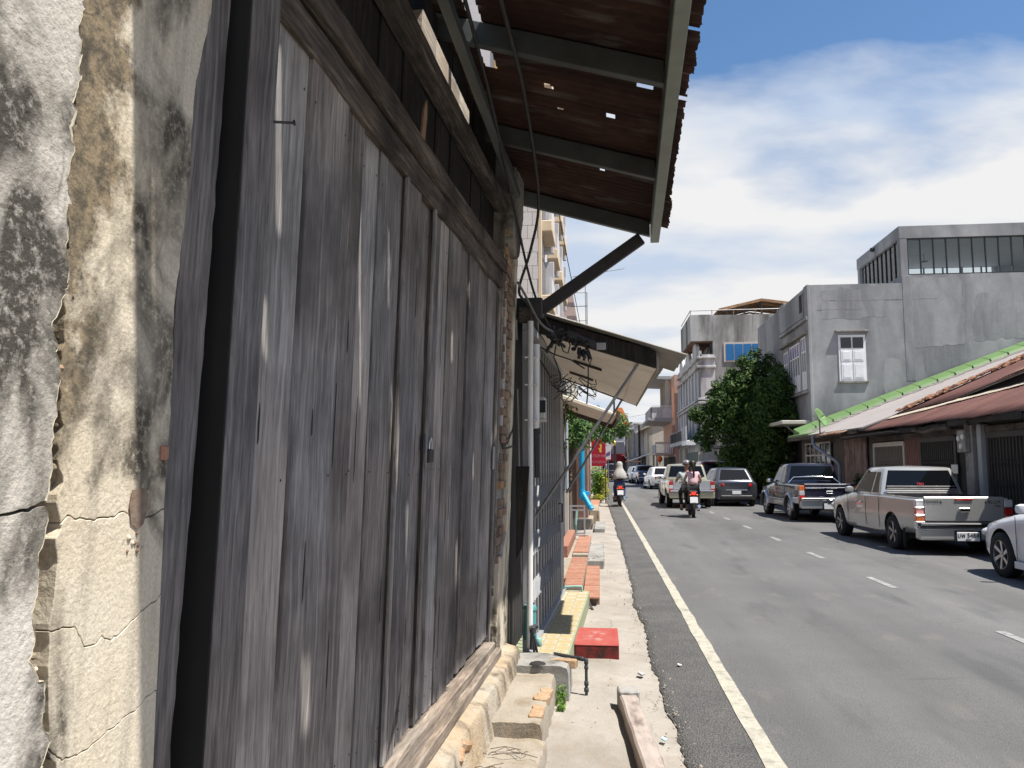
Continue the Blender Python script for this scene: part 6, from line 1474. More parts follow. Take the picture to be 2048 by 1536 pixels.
m = MB(); m.tube([(0, 0, 0), (0, 0, 2.9)], .05, 6); m.build('pole', 'steel_rod', um)
st_ = thing('street_stall', 'small stall with a sloping white and orange awning by the cream house', 'stall', (4.6, 84, 0), 0)
m = MB(); m.prism([(-1.6, 2.0), (1.0, 2.9), (1.0, 3.0), (-1.6, 2.1)], 2.5, XY, lo=0); m.build('awning', 'white_paint', st_)
m = MB(); m.box(-1.9, -.4, .1, 2.0, 1.95, 2.08); m.build('awning_edge', 'orange_panel', st_)
m = MB(); m.box(-1.0, .9, .4, 2.2, 0, 1.0); m.build('counter', 'shop_dark', st_)
for x in (-1.4, .9):
    m = MB(); m.tube([(x, .2, 0), (x, .2, 2.2)], .04, 6); m.build('leg', 'steel_rod', st_)
gw = thing('grey_shop_box', 'plain slate grey shop box below the pale far house', 'shop', (3.4, 97, 0), 0)
m = MB(); m.box(0, 1.6, 0, 6, -.02, 2.5); m.build('wall', 'wall_grey_far', gw)
m = MB(); m.box(-.2, 1.7, -.2, 6.2, 2.5, 2.62); m.build('roof_slab', 'wall_grey_far', gw)
m = MB(); m.box(-.03, .0, .8, 5.0, 0, 2.1); m.build('shutter', 'awning_slate', gw)
for k_, z in enumerate((6.6, 5.1)):
    cable('sky_wire', [(1.0 + k_, 88, z + .1), (3.0, 84, z), (5.0, 80, z + .15)], .012, ['upper', 'lower'][k_] + ' thin wire crossing the sky before the pink balconies')

simple('alloy_mid', (0.32, 0.32, 0.33), 0.3, 0.05, 8, 0, metal=0.85)
# ================================================================ VEHICLES (local: +y forward, origin on the ground under the rear axle)
def eval_mesh(o):
    dg = bpy.context.evaluated_depsgraph_get(); me = bpy.data.meshes.new_from_object(o.evaluated_get(dg)); return me
def loft_body(stations, nz=9):
    """stations: (y, half width, z bottom, z shoulder, z top, inset of the top edge)"""
    rings = []
    for (y, w, zb, zs, zt, ins) in stations:
        h = zs - zb
        half = [(w * .70, zb), (w * .90, zb + .015), (w * .965, zb + .08), (w * .99, zb + h * .28), (w, zb + h * .52), (w * .992, zb + h * .80), (w * .975, zs - .02), (w * .94, zs + (zt - zs) * .35), (w * ins, zs + (zt - zs) * .82), (w * ins * .55, zt), ]
        ring = [(x, y, z) for x, z in half] + [(0, y, zt + .004)] + [(-x, y, z) for x, z in reversed(half)]
        rings.append(ring)
    n = len(rings[0]); mb = MB()
    vs = [p for r in rings for p in r]; fs = []
    for i in range(len(rings) - 1):
        for k_ in range(n): fs.append((i * n + k_, i * n + (k_ + 1) % n, (i + 1) * n + (k_ + 1) % n, (i + 1) * n + k_))
    fs.append(tuple(range(n - 1, -1, -1))); fs.append(tuple((len(rings) - 1) * n + k_ for k_ in range(n)))
    mb.add(vs, fs); return mb
def densify(st, step=.12):
    """smooth the station list"""
    out = []
    for i in range(len(st) - 1):
        a, b = st[i], st[i + 1]; n = max(1, int((b[0] - a[0]) / step))
        p0 = st[max(i - 1, 0)]; p3 = st[min(i + 2, len(st) - 1)]
        for k_ in range(n):
            t_ = k_ / n
            if b[0] - a[0] < .06: out.append(tuple(a[j] + (b[j] - a[j]) * t_ for j in range(6))); continue
            tt = t_ * t_ * (3 - 2 * t_)
            out.append((a[0] + (b[0] - a[0]) * t_,) + tuple(a[j] + (b[j] - a[j]) * (t_ * .5 + tt * .5) for j in range(1, 6)))
    out.append(st[-1]); return out
def cut_body(mb, name, mats, parent, axles, r_arch, w, bed=None):
    body = mb.build(name, mats, parent, smooth=32)
    cutters = []
    for y, z in axles:
        for sgn in (-1, 1):
            c = MB(); c.cur = 1; c.lathe([(r_arch, 0), (r_arch, .32)], 28, (0, 0, 0), 'x'); co = c.build('cut', mats); co.location = (sgn * (w - .26) if sgn > 0 else -w - .06, y, z); cutters.append(co)
    if bed:
        c = MB(); c.cur = 2 if len(mats) > 2 else 1; c.box(*bed); cutters.append(c.build('cut', mats))
    body.parent = None
    for co in cutters:
        md = body.modifiers.new('b', 'BOOLEAN'); md.object = co; md.operation = 'DIFFERENCE'; md.solver = 'EXACT'
    bpy.context.view_layer.update()
    me = eval_mesh(body); body.modifiers.clear(); old = body.data; body.data = me; me.name = name; bpy.data.meshes.remove(old)
    for co in cutters: d = co.data; bpy.data.objects.remove(co); bpy.data.meshes.remove(d)
    body.parent = parent
    return body
_wheel_cache = {}
def wheel(parent, x, y, r, w, style, side):
    key = (round(r, 3), round(w, 3), style)
    if key not in _wheel_cache:
        tb_ = MB(); hw = w / 2
        tb_.lathe([(r * .64, -hw), (r * .80, -hw * 1.02), (r * .93, -hw * .92), (r, -hw * .68), (r, hw * .68), (r * .93, hw * .92), (r * .80, hw * 1.02), (r * .64, hw)], 32, axis='x', caps=False); ty = tb_.build('wheel', 'rubber', smooth=40)
        rb = MB(); R0 = r * .66
        rb.lathe([(R0, hw * .95), (R0 * .93, hw * .98), (R0 * .90, hw * .55), (R0 * .90, -hw * .9), (R0, -hw)], 32, axis='x', caps=False)
        n = {'five': 5, 'blade': 6, 'steel': 8}[style]
        for i in range(n):
            a = 2 * math.pi * i / n + .2; ca, sa = math.cos(a), math.sin(a); wd = {'five': .16, 'blade': .13, 'steel': .17}[style] * R0; tw_ = .25 if style == 'blade' else 0
            cb_, sb_ = math.cos(a + tw_), math.sin(a + tw_)
            P0 = [(hw * .72, .14 * R0 * ca - wd * sa * .7, .14 * R0 * sa + wd * ca * .7), (hw * .72, .14 * R0 * ca + wd * sa * .7, .14 * R0 * sa - wd * ca * .7), (hw * .90, .95 * R0 * cb_ + wd * sb_, .95 * R0 * sb_ - wd * cb_), (hw * .90, .95 * R0 * cb_ - wd * sb_, .95 * R0 * sb_ + wd * cb_)]
            rb.add(P0 + [(p[0] - .03, p[1], p[2]) for p in P0], [(0, 1, 2, 3), (7, 6, 5, 4), (0, 4, 5, 1), (1, 5, 6, 2), (2, 6, 7, 3), (3, 7, 4, 0)])
        rb.lathe([(.20 * R0, hw * .55), (.20 * R0, hw * .80), (.12 * R0, hw * .88)], 14, axis='x')
        ri = rb.build('rim', {'five': 'alloy_mid', 'blade': 'alloy_bright', 'steel': 'alloy_bright'}[style], smooth=40)
        hb_ = MB(); hb_.lathe([(R0 * .88, -.02), (R0 * .88, .0)], 24, axis='x'); dk = hb_.build('brake_disc', 'steel_dark')
        _wheel_cache[key] = (ty.data, ri.data, dk.data)
        for o in (ty, ri, dk): bpy.data.objects.remove(o)
    a, b, c = _wheel_cache[key]
    o = bpy.data.objects.new('wheel', a); C.objects.link(o); o.parent = parent; o.location = (x, y, r); o.rotation_euler = (0, 0, math.pi if side < 0 else 0)
    for nm, d in (('rim', b), ('brake_disc', c)):
        q = bpy.data.objects.new(nm, d); C.objects.link(q); q.parent = o
    return o
def quad_panel(parent, name, mat, q, th, inset=0.0, bevel=.004, nsub=1):
    """slightly proud panel on quad q (4 corners, outward = (q1-q0)x(q3-q0))"""
    q = [Vector(p) for p in q]; n = (q[1] - q[0]).cross(q[3] - q[0]).normalized(); c = sum(q, Vector()) / 4
    q = [p + (c - p).normalized() * inset for p in q]
    mb = MB(); mb.add([p - n * .004 for p in q] + [p + n * th for p in q], [(0, 3, 2, 1), (4, 5, 6, 7), (0, 1, 5, 4), (1, 2, 6, 5), (2, 3, 7, 6), (3, 0, 4, 7)])
    return mb.build(name, mat, parent, bevel=bevel)
def lerp(a, b, t): return a + (b - a) * t
def greenhouse(parent, mat, belt, roof, zb, zr, crown=.035, name='cab', rc=.07):
    """belt/roof: (y rear, y front, half width rear, half width front)"""
    rows = []
    for i, (t_, e) in enumerate(((0, 0), (.5, .012), (.88, .012), (.96, -.012), (1.0, -.06))):
        yr, yf = lerp(belt[0], roof[0], t_), lerp(belt[1], roof[1], t_); wr, wf = lerp(belt[2], roof[2], t_) + e, lerp(belt[3], roof[3], t_) + e
        if i == 4: yr += .05; yf -= .05
        z = lerp(zb, zr, [0, .5, .88, .965, 1.0][i])
        ring = []
        for (sx, sy) in ((-1, -1), (1, -1), (1, 1), (-1, 1)):
            w_ = wr if sy < 0 else wf; y_ = yr if sy < 0 else yf
            c1 = (sx * w_, y_ - sy * rc, z); c2 = (sx * (w_ - rc), y_, z); cm = (sx * (w_ - rc * .3), y_ - sy * rc * .3, z)
            ring += ([c1, cm, c2] if (sx * sy > 0) else [c2, cm, c1])
        rows.append(ring)
    n = 12; mb = MB(); vs = [p for r in rows for p in r]; fs = [(i * n + k_, i * n + (k_ + 1) % n, (i + 1) * n + (k_ + 1) % n, (i + 1) * n + k_) for i in range(4) for k_ in range(n)]
    top = rows[-1]; base = len(vs)
    cy = (roof[0] + roof[1]) / 2; vs.append((0, cy, zr + crown))
    for k_ in range(n): fs.append((4 * n + k_, 4 * n + (k_ + 1) % n, base))
    mb.add(vs, fs); mb.build(name, mat, parent, smooth=40)
def windows(parent, belt, roof, zb, zr, splits, rear=True, front=True, mat='glass_car', z0=.10, z1=.84, rear_w=.86, quarter=None, rz0=None):
    """side panes between fractions, rear and front glass"""
    def side(sx, f, t_):
        yr, yf = lerp(belt[0], roof[0], t_), lerp(belt[1], roof[1], t_); wr, wf = lerp(belt[2], roof[2], t_), lerp(belt[3], roof[3], t_)
        e = .012 * min(1, t_ * 2); return (sx * (lerp(wr, wf, f) + e), lerp(yr, yf, f), lerp(zb, zr, t_))
    for sx in (-1, 1):
        for (f0, f1) in splits:
            q = [side(sx, f1, z0), side(sx, f0, z0), side(sx, f0, z1), side(sx, f1, z1)] if sx < 0 else [side(sx, f0, z0), side(sx, f1, z0), side(sx, f1, z1), side(sx, f0, z1)]
            quad_panel(parent, 'side_window', mat, q, .008, .012)
    if rear:
        t0 = rz0 if rz0 is not None else z0
        def rp(sx, t_): return (sx * (lerp(belt[2], roof[2], t_) - (.07 if rear_w > .85 else .13)), lerp(belt[0], roof[0], t_), lerp(zb, zr, t_))
        quad_panel(parent, 'rear_window', mat, [rp(-1, t0), rp(1, t0), rp(1, .90), rp(-1, .90)], .010, .02, bevel=.008)
    if front:
        def fp(sx, t_): return (sx * (lerp(belt[3], roof[3], t_) - .06), lerp(belt[1], roof[1], t_), lerp(zb, zr, t_))
        quad_panel(parent, 'windscreen', mat, [fp(1, .06), fp(-1, .06), fp(-1, .90), fp(1, .90)], .010, .02)
def mirror(parent, sx, x, y, z, mat):
    mb = MB(); mb.lathe([(.02, -.085), (.075, -.06), (.085, .0), (.075, .055), (.02, .08)], 12); o = mb.build('mirror', mat, parent, smooth=50); o.location = (x + sx * .13, y, z); o.scale = (1.15, .62, .85)
    mb = MB(); mb.bar((x - sx * .02, y, z - .05), (x + sx * .10, y, z - .03), .05, .035); mb.build('mirror_arm', 'plastic_black', parent)
def plate(parent, x, y, z, txt, w=.34, h=.15, sub=None):
    mb = MB(); mb.box(x - w / 2, x + w / 2, y - .012, y, z - h / 2, z + h / 2); p = mb.build('number_plate', 'plate_white', parent, bevel=.004)
    if txt: text_mesh('plate_text', txt, h * .72, 'ink_black', p, (x, y - .014, z + (h * .12 if sub else 0)), (R(90), 0, 0), sx=.92)
    if sub: text_mesh('plate_text', sub, h * .24, 'ink_black', p, (x, y - .014, z - h * .34), (R(90), 0, 0))

def pickup(label, loc, rz, scale, paint_, lower=None, ride=0.0, roof_z=1.62, style='five', wr=.34, L0=-1.12, wb=3.085, Lf=.86, hw=.885, bed_z=1.07, flare=None, lamp='silver', cab_r=.60, group='pickup trucks along the street', txt=None, sub=None, rack=False, rear_mat=None):
    v = thing('pickup_truck', label, 'pickup truck', loc, rz, group); v.scale = (scale,) * 3
    z0 = .27 + ride; F = wb + Lf; hz_ = bed_z - .02
    st = [(L0, hw * .955, z0 + .14, bed_z - .05, bed_z, .93), (L0 + .05, hw * .985, z0 + .13, bed_z - .04, bed_z, .94), (L0 + .5, hw, z0 + .10, bed_z - .04, bed_z, .95), (.5, hw, z0, bed_z - .03, bed_z + .005, .95), (cab_r + .1, hw, z0 - .02, bed_z - .03, bed_z + .01, .95), (wb - 1.15, hw, z0 - .02, bed_z - .05, bed_z - .0, .93), (wb - .75, hw * .995, z0 - .01, bed_z - .08, bed_z - .0, .90), (wb - .3, hw * .985, z0, bed_z - .13, bed_z - .05, .86), (F - .35, hw * .95, z0 + .02, bed_z - .22, bed_z - .13, .82), (F - .08, hw * .86, z0 + .05, bed_z - .34, bed_z - .24, .80), (F, hw * .76, z0 + .10, bed_z - .45, bed_z - .36, .78)]
    mb = loft_body(densify(st))
    cut_body(mb, 'body', [paint_, 'plastic_black', 'steel_dark'], v, [(0, wr + .01), (wb, wr + .01)], wr * 1.17, hw, bed=(-hw + .11, hw - .11, L0 + .09, cab_r - .03, z0 + .30, bed_z + .3))
    if lower:
        for sx in (-1, 1):
            mb = MB(); mb.box(sx * (hw - .01), sx * (hw + .012), wr * 1.2, wb - wr * 1.2, z0 + .03, z0 + .24); mb.build('lower_trim', lower, v, bevel=.006)
            mb = MB(); mb.box(sx * (hw - .03), sx * (hw + .012), L0 + .04, -wr * 1.2, z0 + .16, z0 + .34); mb.build('lower_trim', lower, v, bevel=.006)
    belt = (cab_r, wb - .72, hw - .035, hw - .07); rf = (cab_r + .17, wb - 1.42, hw - .20, hw - .22); zb = bed_z - .02
    greenhouse(v, paint_, belt, rf, zb, roof_z)
    windows(v, belt, rf, zb, roof_z, ((.06, .27), (.31, .90)), z0=.06, rz0=.20)
    for sx in (-1, 1):
        mirror(v, sx, sx * (hw - .06), wb - .98, bed_z + .06, paint_ if lamp == 'silver' else 'chrome')
        if flare:
            for y in (0, wb):
                P_ = []
                for k_ in range(13):
                    a_ = -.12 + (math.pi + .24) * k_ / 12; r1, r2 = wr * 1.13, wr * 1.34; cy, sz = math.cos(a_), math.sin(a_)
                    P_.append([(sx * (hw - .03), y + r2 * cy, wr + r2 * sz), (sx * (hw + .045), y + (r1 + r2) / 2 * cy, wr + (r1 + r2) / 2 * sz), (sx * (hw + .05), y + r1 * cy, wr + r1 * sz), (sx * (hw - .04), y + r1 * cy, wr + r1 * sz)])
                mb = MB(); mb.grid(P_); mb.build('wheel_flare', flare, v, smooth=50, solid=.01)
        for y in (0, wb): wheel(v, sx * (hw - .12), y, wr, .235, style, sx)
        mb = MB(); mb.box(sx * (hw - .004), sx * (hw + .014), 1.55, 1.72, bed_z - .22, bed_z - .185); mb.build('door_handle', 'chrome' if lamp != 'silver' else paint_, v, bevel=.006)
        for y in (cab_r + .02, wb - .62, 1.36):
            mb = MB(); mb.box(sx * (hw - .003), sx * (hw + .0035), y, y + .008, z0 + .12, bed_z - .06); mb.build('door_gap', 'plastic_black', v)
    # tail
    gw = hw - .17; yt = L0 - .012
    mb = MB(); mb.box(-gw, gw, yt, L0 + .07, z0 + .36, bed_z - .005); tgate = mb.build('tailgate', rear_mat or paint_, v, bevel=.012)
    mb = MB(); mb.box(-gw - .006, gw + .006, L0 - .004, L0 + .1, z0 + .345, z0 + .358); mb.build('tailgate_gap', 'plastic_black', v)
    for sx in (-1, 1):
        mb = MB(); mb.box(sx * (gw + .006), sx * (gw + .001), L0 - .006, L0 + .05, z0 + .36, bed_z - .03); mb.build('tailgate_gap', 'plastic_black', v)
    mb = MB(); mb.box(-gw, gw, yt - .002, L0 + .02, bed_z - .004, bed_z + .012); mb.build('tailgate_cap', 'chrome' if lamp == 'navy' else paint_, v, bevel=.006)
    mb = MB(); mb.box(-.10, .10, yt - .035, yt, bed_z - .27, bed_z - .19); mb.build('tailgate_handle', 'chrome', v, bevel=.012)
    for sx in (-1, 1):
        xa, xb = sx * (gw + .008), sx * (hw - .012)
        for (za, zb_, mt_) in ((bed_z - .18, bed_z - .04, 'lamp_clear' if lamp == 'silver' else ('lamp_orange' if lamp == 'navy' else 'lamp_red')), (bed_z - .32, bed_z - .185, 'lamp_red' if lamp == 'silver' else 'lamp_clear'), (bed_z - .45, bed_z - .325, 'lamp_orange' if lamp == 'silver' else 'lamp_red'), (bed_z - .56, bed_z - .455, 'lamp_clear' if lamp == 'silver' else 'lamp_red')):
            mb = MB(); mb.box(min(xa, xb), max(xa, xb), L0 - .02, L0 + .09, za, zb_); mb.build('tail_lamp', mt_, v, bevel=.012)
        if lamp == 'silver':
            for z in (bed_z - .185, bed_z - .325, bed_z - .455, bed_z - .57):
                mb = MB(); mb.box(min(xa, xb) - .004, max(xa, xb) + .004, L0 - .028, L0 + .05, z - .014, z + .012); mb.build('lamp_trim', 'chrome', v, bevel=.005)
    mb = MB(); mb.box(-hw + .04, hw - .04, L0 - .13, L0 + .04, z0 + .26, z0 + .335); bmp = mb.build('bumper_step', 'plastic_black' if lamp == 'silver' else 'chrome', v, bevel=.02)
    mb = MB(); mb.box(-hw + .05, hw - .05, L0 - .136, L0 - .131, z0 + .285, z0 + .305); mb.build('bumper_strip', 'chrome', v)
    mb = MB(); mb.box(-hw + .02, hw - .02, L0 - .10, L0 + .08, z0 + .02, z0 + .255); mb.build('bumper', paint_ if lamp == 'silver' else ('paint_silver_cool' if lamp != 'plain' else paint_), v, bevel=.03)
    mb = MB(); mb.box(-.24, .24, L0 - .108, L0 - .09, z0 + .0, z0 + .20); mb.build('plate_recess', 'plastic_black', v, bevel=.006)
    plate(v, 0.0, L0 - .108, z0 + .09, txt, .40, .16, sub)
    mb = MB(); mb.box(-.7, .7, -.4, wb + .3, z0 - .02, z0 + .12); mb.build('chassis', 'steel_dark', v)
    mb = MB(); mb.tube([(-hw + .2, 0, wr), (hw - .2, 0, wr)], .06, 8); mb.tube([(-hw + .2, wb, wr), (hw - .2, wb, wr)], .05, 8); mb.build('axle', 'steel_dark', v)
    for sx in (-1, 1):
        mb = MB(); mb.box(sx * (hw - .02), sx * (hw + .02), -.62, -.60, .10, z0 + .20); mb.build('mud_flap', 'rubber', v)
        mb = MB(); mb.lathe([(.02, -.05), (.12, -.03), (.14, .02), (.05, .05)], 10, axis='y'); o = mb.build('headlamp', 'lamp_clear', v, smooth=50); o.location = (sx * (hw * .72), F - .07, bed_z - .38); o.scale = (1.2, 1, .7)
    return v

# silver pickup, parked
s1 = pickup('parked silver extra cab pickup with dark rear window and worn tailgate', (6.46, 16.45, .03), R(2.4), .97, 'paint_silver', roof_z=1.625, style='five', txt='บพ 5488', sub='สงขลา')
text_mesh('badge_text', 'TOYOTA', .075, 'ink_black', s1, (-.56, -1.137, .985), (R(90), 0, 0), sx=1.1)
text_mesh('badge_text', 'HILUX', .085, 'ink_black', s1, (.52, -1.137, .985), (R(90), 0, 0), sx=1.15)
text_mesh('badge_text', 'VN', .075, 'ink_black', s1, (.60, -1.137, .91), (R(90), 0, 0))
mb = MB(); mb.box(-.16, .16, -1.145, -1.12, 1.012, 1.052); mb.build('brake_lamp', 'lamp_red', s1, bevel=.005)
for k_ in range(4):
    mb = MB(); mb.box(-.72, .72, .578, .60, 1.09 + k_ * .045, 1.102 + k_ * .045); mb.build('headboard_rib', 'steel_rod', s1, bevel=.003)
text_mesh('window_sticker', 'TRD', .075, 'sticker_red', s1, (-.02, .545 + .075, 1.275), (R(73), 0, 0))
mb = MB(); mb.box(-.93 + .04, -.93 + .055, 1.0, 1.12, 1.50, 1.56); mb.build('window_visor', 'plastic_black', s1)

# navy pickup with silver cladding
s2_ = pickup('parked navy blue pickup with silver wheel flares and chrome step bumper', (6.40, 24.75, .03), R(2.4), .96, 'paint_navy', lower='paint_silver_cool', ride=.12, roof_z=1.73, style='steel', wr=.365, flare='paint_silver_cool', lamp='navy', bed_z=1.12, wb=2.95, txt='', cab_r=.45)
mb = MB(); mb.tube([(-.80, .30, 1.12), (-.60, .42, 1.30), (0, .44, 1.33), (.60, .42, 1.30), (.80, .30, 1.12)], .022, 8); mb.build('bed_hoop', 'chrome', s2_, smooth=50)
mb = MB(); mb.box(-.70, .70, -1.150, -1.13, 1.00, 1.03); mb.build('tailgate_strip', 'chrome', s2_, bevel=.004)
mb = MB(); mb.tube([(-.05, -1.24, .66), (.30, -1.24, .65), (.32, -1.24, .50), (.62, -1.24, .46)], .025, 8); mb.build('tow_bar', 'chrome', s2_, smooth=50)

# champagne pickup on the move
s3 = pickup('champagne coloured older pickup driving away behind two riders', (3.36, 31.6, .045), R(1.2), .96, 'paint_champagne', ride=.10, roof_z=1.70, style='steel', wr=.36, lamp='plain', bed_z=1.08, wb=2.9, txt='', cab_r=.42, rear_mat='paint_silver_cool')

# far blue pickup, rear to the camera
s4 = pickup('faded blue pickup parked far up the street', (3.95 , 70.5, .03), R(6), .96, 'paint_blue', roof_z=1.65, style='steel', lamp='plain', txt='')

def hatch(label, loc, rz, paint_, cat='car', name='hatchback_car', hw=.865, L0=-.78, wb=2.57, Lf=.80, wr=.315, belt_z=.93, roof_z=1.48, style='blade', rear_tip=.18, group='cars along the street', scale=1.0, txt='', roof_r=.10, hood=.0):
    v = thing(name, label, cat, loc, rz, group); v.scale = (scale,) * 3
    z0 = .22; F = wb + Lf
    st = [(L0, hw * .80, z0 + .12, belt_z - .12, belt_z - .04, .86), (L0 + .07, hw * .93, z0 + .06, belt_z - .07, belt_z - .01, .88), (L0 + .35, hw * .985, z0 + .02, belt_z - .04, belt_z + .01, .90), (.3, hw, z0 - .02, belt_z - .04, belt_z, .90), (1.2, hw, z0 - .03, belt_z - .05, belt_z - .01, .90), (wb - .85, hw * .995, z0 - .03, belt_z - .07, belt_z - .0, .90), (wb - .4, hw * .99, z0 - .01, belt_z - .12, belt_z - .01 + hood, .88), (wb + .05, hw * .975, z0, belt_z - .18, belt_z - .08 + hood, .85), (F - .38, hw * .93, z0 + .0, belt_z - .26, belt_z - .16 + hood, .82), (F - .12, hw * .80, z0 + .03, belt_z - .36, belt_z - .27 + hood, .80), (F, hw * .62, z0 + .10, belt_z - .46, belt_z - .38, .78)]
    mb = loft_body(densify(st))
    cut_body(mb, 'body', [paint_, 'plastic_black'], v, [(0, wr + .01), (wb, wr + .01)], wr * 1.14, hw)
    belt = (L0 + rear_tip, wb - .38, hw - .09, hw - .12); rf = (L0 + rear_tip + roof_r + .38, wb - 1.28, hw - .27, hw - .28); zb = belt_z - .03
    greenhouse(v, paint_, belt, rf, zb, roof_z, .06, rc=.13)
    windows(v, belt, rf, zb, roof_z, ((.16, .46), (.49, .86)), z0=.08, z1=.86, rz0=.14, rear_w=.8)
    for sx in (-1, 1):
        mirror(v, sx, sx * (hw - .10), wb - .72, belt_z + .06, paint_)
        for y in (0, wb): wheel(v, sx * (hw - .105), y, wr, .20, style, sx)
        for y in (.98, wb - .47, .25):
            mb = MB(); mb.box(sx * (hw - .003), sx * (hw + .003), y, y + .007, z0 + .10, belt_z - .06); mb.build('door_gap', 'plastic_black', v)
        for y in (.42, 1.38):
            mb = MB(); mb.box(sx * (hw - .006), sx * (hw + .016), y, y + .16, belt_z - .16, belt_z - .13); mb.build('door_handle', paint_, v, bevel=.006)
        mb = MB(); mb.box(sx * (hw - .03), sx * (hw + .006), wr * 1.2, wb - wr * 1.2, z0 - .04, z0 + .06); mb.build('sill_trim', paint_, v, bevel=.008)
        mb = MB(); mb.lathe([(.03, -.03), (.14, -.02), (.16, .02), (.04, .05)], 12, axis='y'); o = mb.build('tail_lamp', 'lamp_red', v, smooth=50); o.location = (sx * (hw * .74), L0 + .055, belt_z - .14); o.scale = (1.25, 1, .55); o.rotation_euler = (0, 0, sx * .5)
        mb = MB(); mb.lathe([(.03, -.05), (.14, -.02), (.16, .02), (.04, .04)], 12, axis='y'); o = mb.build('headlamp', 'lamp_clear', v, smooth=50); o.location = (sx * (hw * .66), F - .16, belt_z - .36); o.scale = (1.2, 1, .5)
    mb = MB(); mb.box(-hw * .72, hw * .72, L0 - .03, L0 + .12, z0 + .06, z0 + .24); mb.build('bumper', 'plastic_black', v, bevel=.04)
    mb = MB(); mb.box(-.42, .42, L0 - .02, L0 + .03, belt_z - .36, belt_z - .32); mb.build('plate_garnish', 'chrome', v, bevel=.008)
    plate(v, 0, L0 - .01, belt_z - .43, txt, .34, .12)
    mb = MB(); mb.box(-.6, .6, -.3, wb + .3, z0 - .05, z0 + .12); mb.build('chassis', 'steel_dark', v)
    return v
# white car at the right edge
hatch('white car with turbine alloy wheels parked behind the silver pickup', (6.72, 9.92, .03), R(2.0), 'paint_white', hw=.885, belt_z=.96, roof_z=1.50, wr=.325, wb=2.60, Lf=.86)
hatch('blue grey hatchback parked under the dark tree', (5.22, 32.9, .03), R(3.5), 'paint_bluegrey', wb=2.5, belt_z=.98, roof_z=1.50)
hatch('black and maroon car parked deep in the tree shade', (5.6, 40.5, .03), R(4), 'paint_maroon', hw=.92, belt_z=1.02, roof_z=1.80, name='suv_car', rear_tip=.06)
hatch('white saloon car standing ahead of the champagne pickup', (4.1, 54.5, .03), R(5), 'paint_white', wb=2.6, name='saloon_car')
hatch('small silver car parked before the faded blue pickup', (3.4, 74.0, .03), R(6), 'paint_silver_cool', wb=2.4)
hatch('dark blue car standing far off near the red umbrella', (1.35, 88.0, .03), R(6), 'paint_navy', roof_z=1.75, belt_z=1.0, name='suv_car')

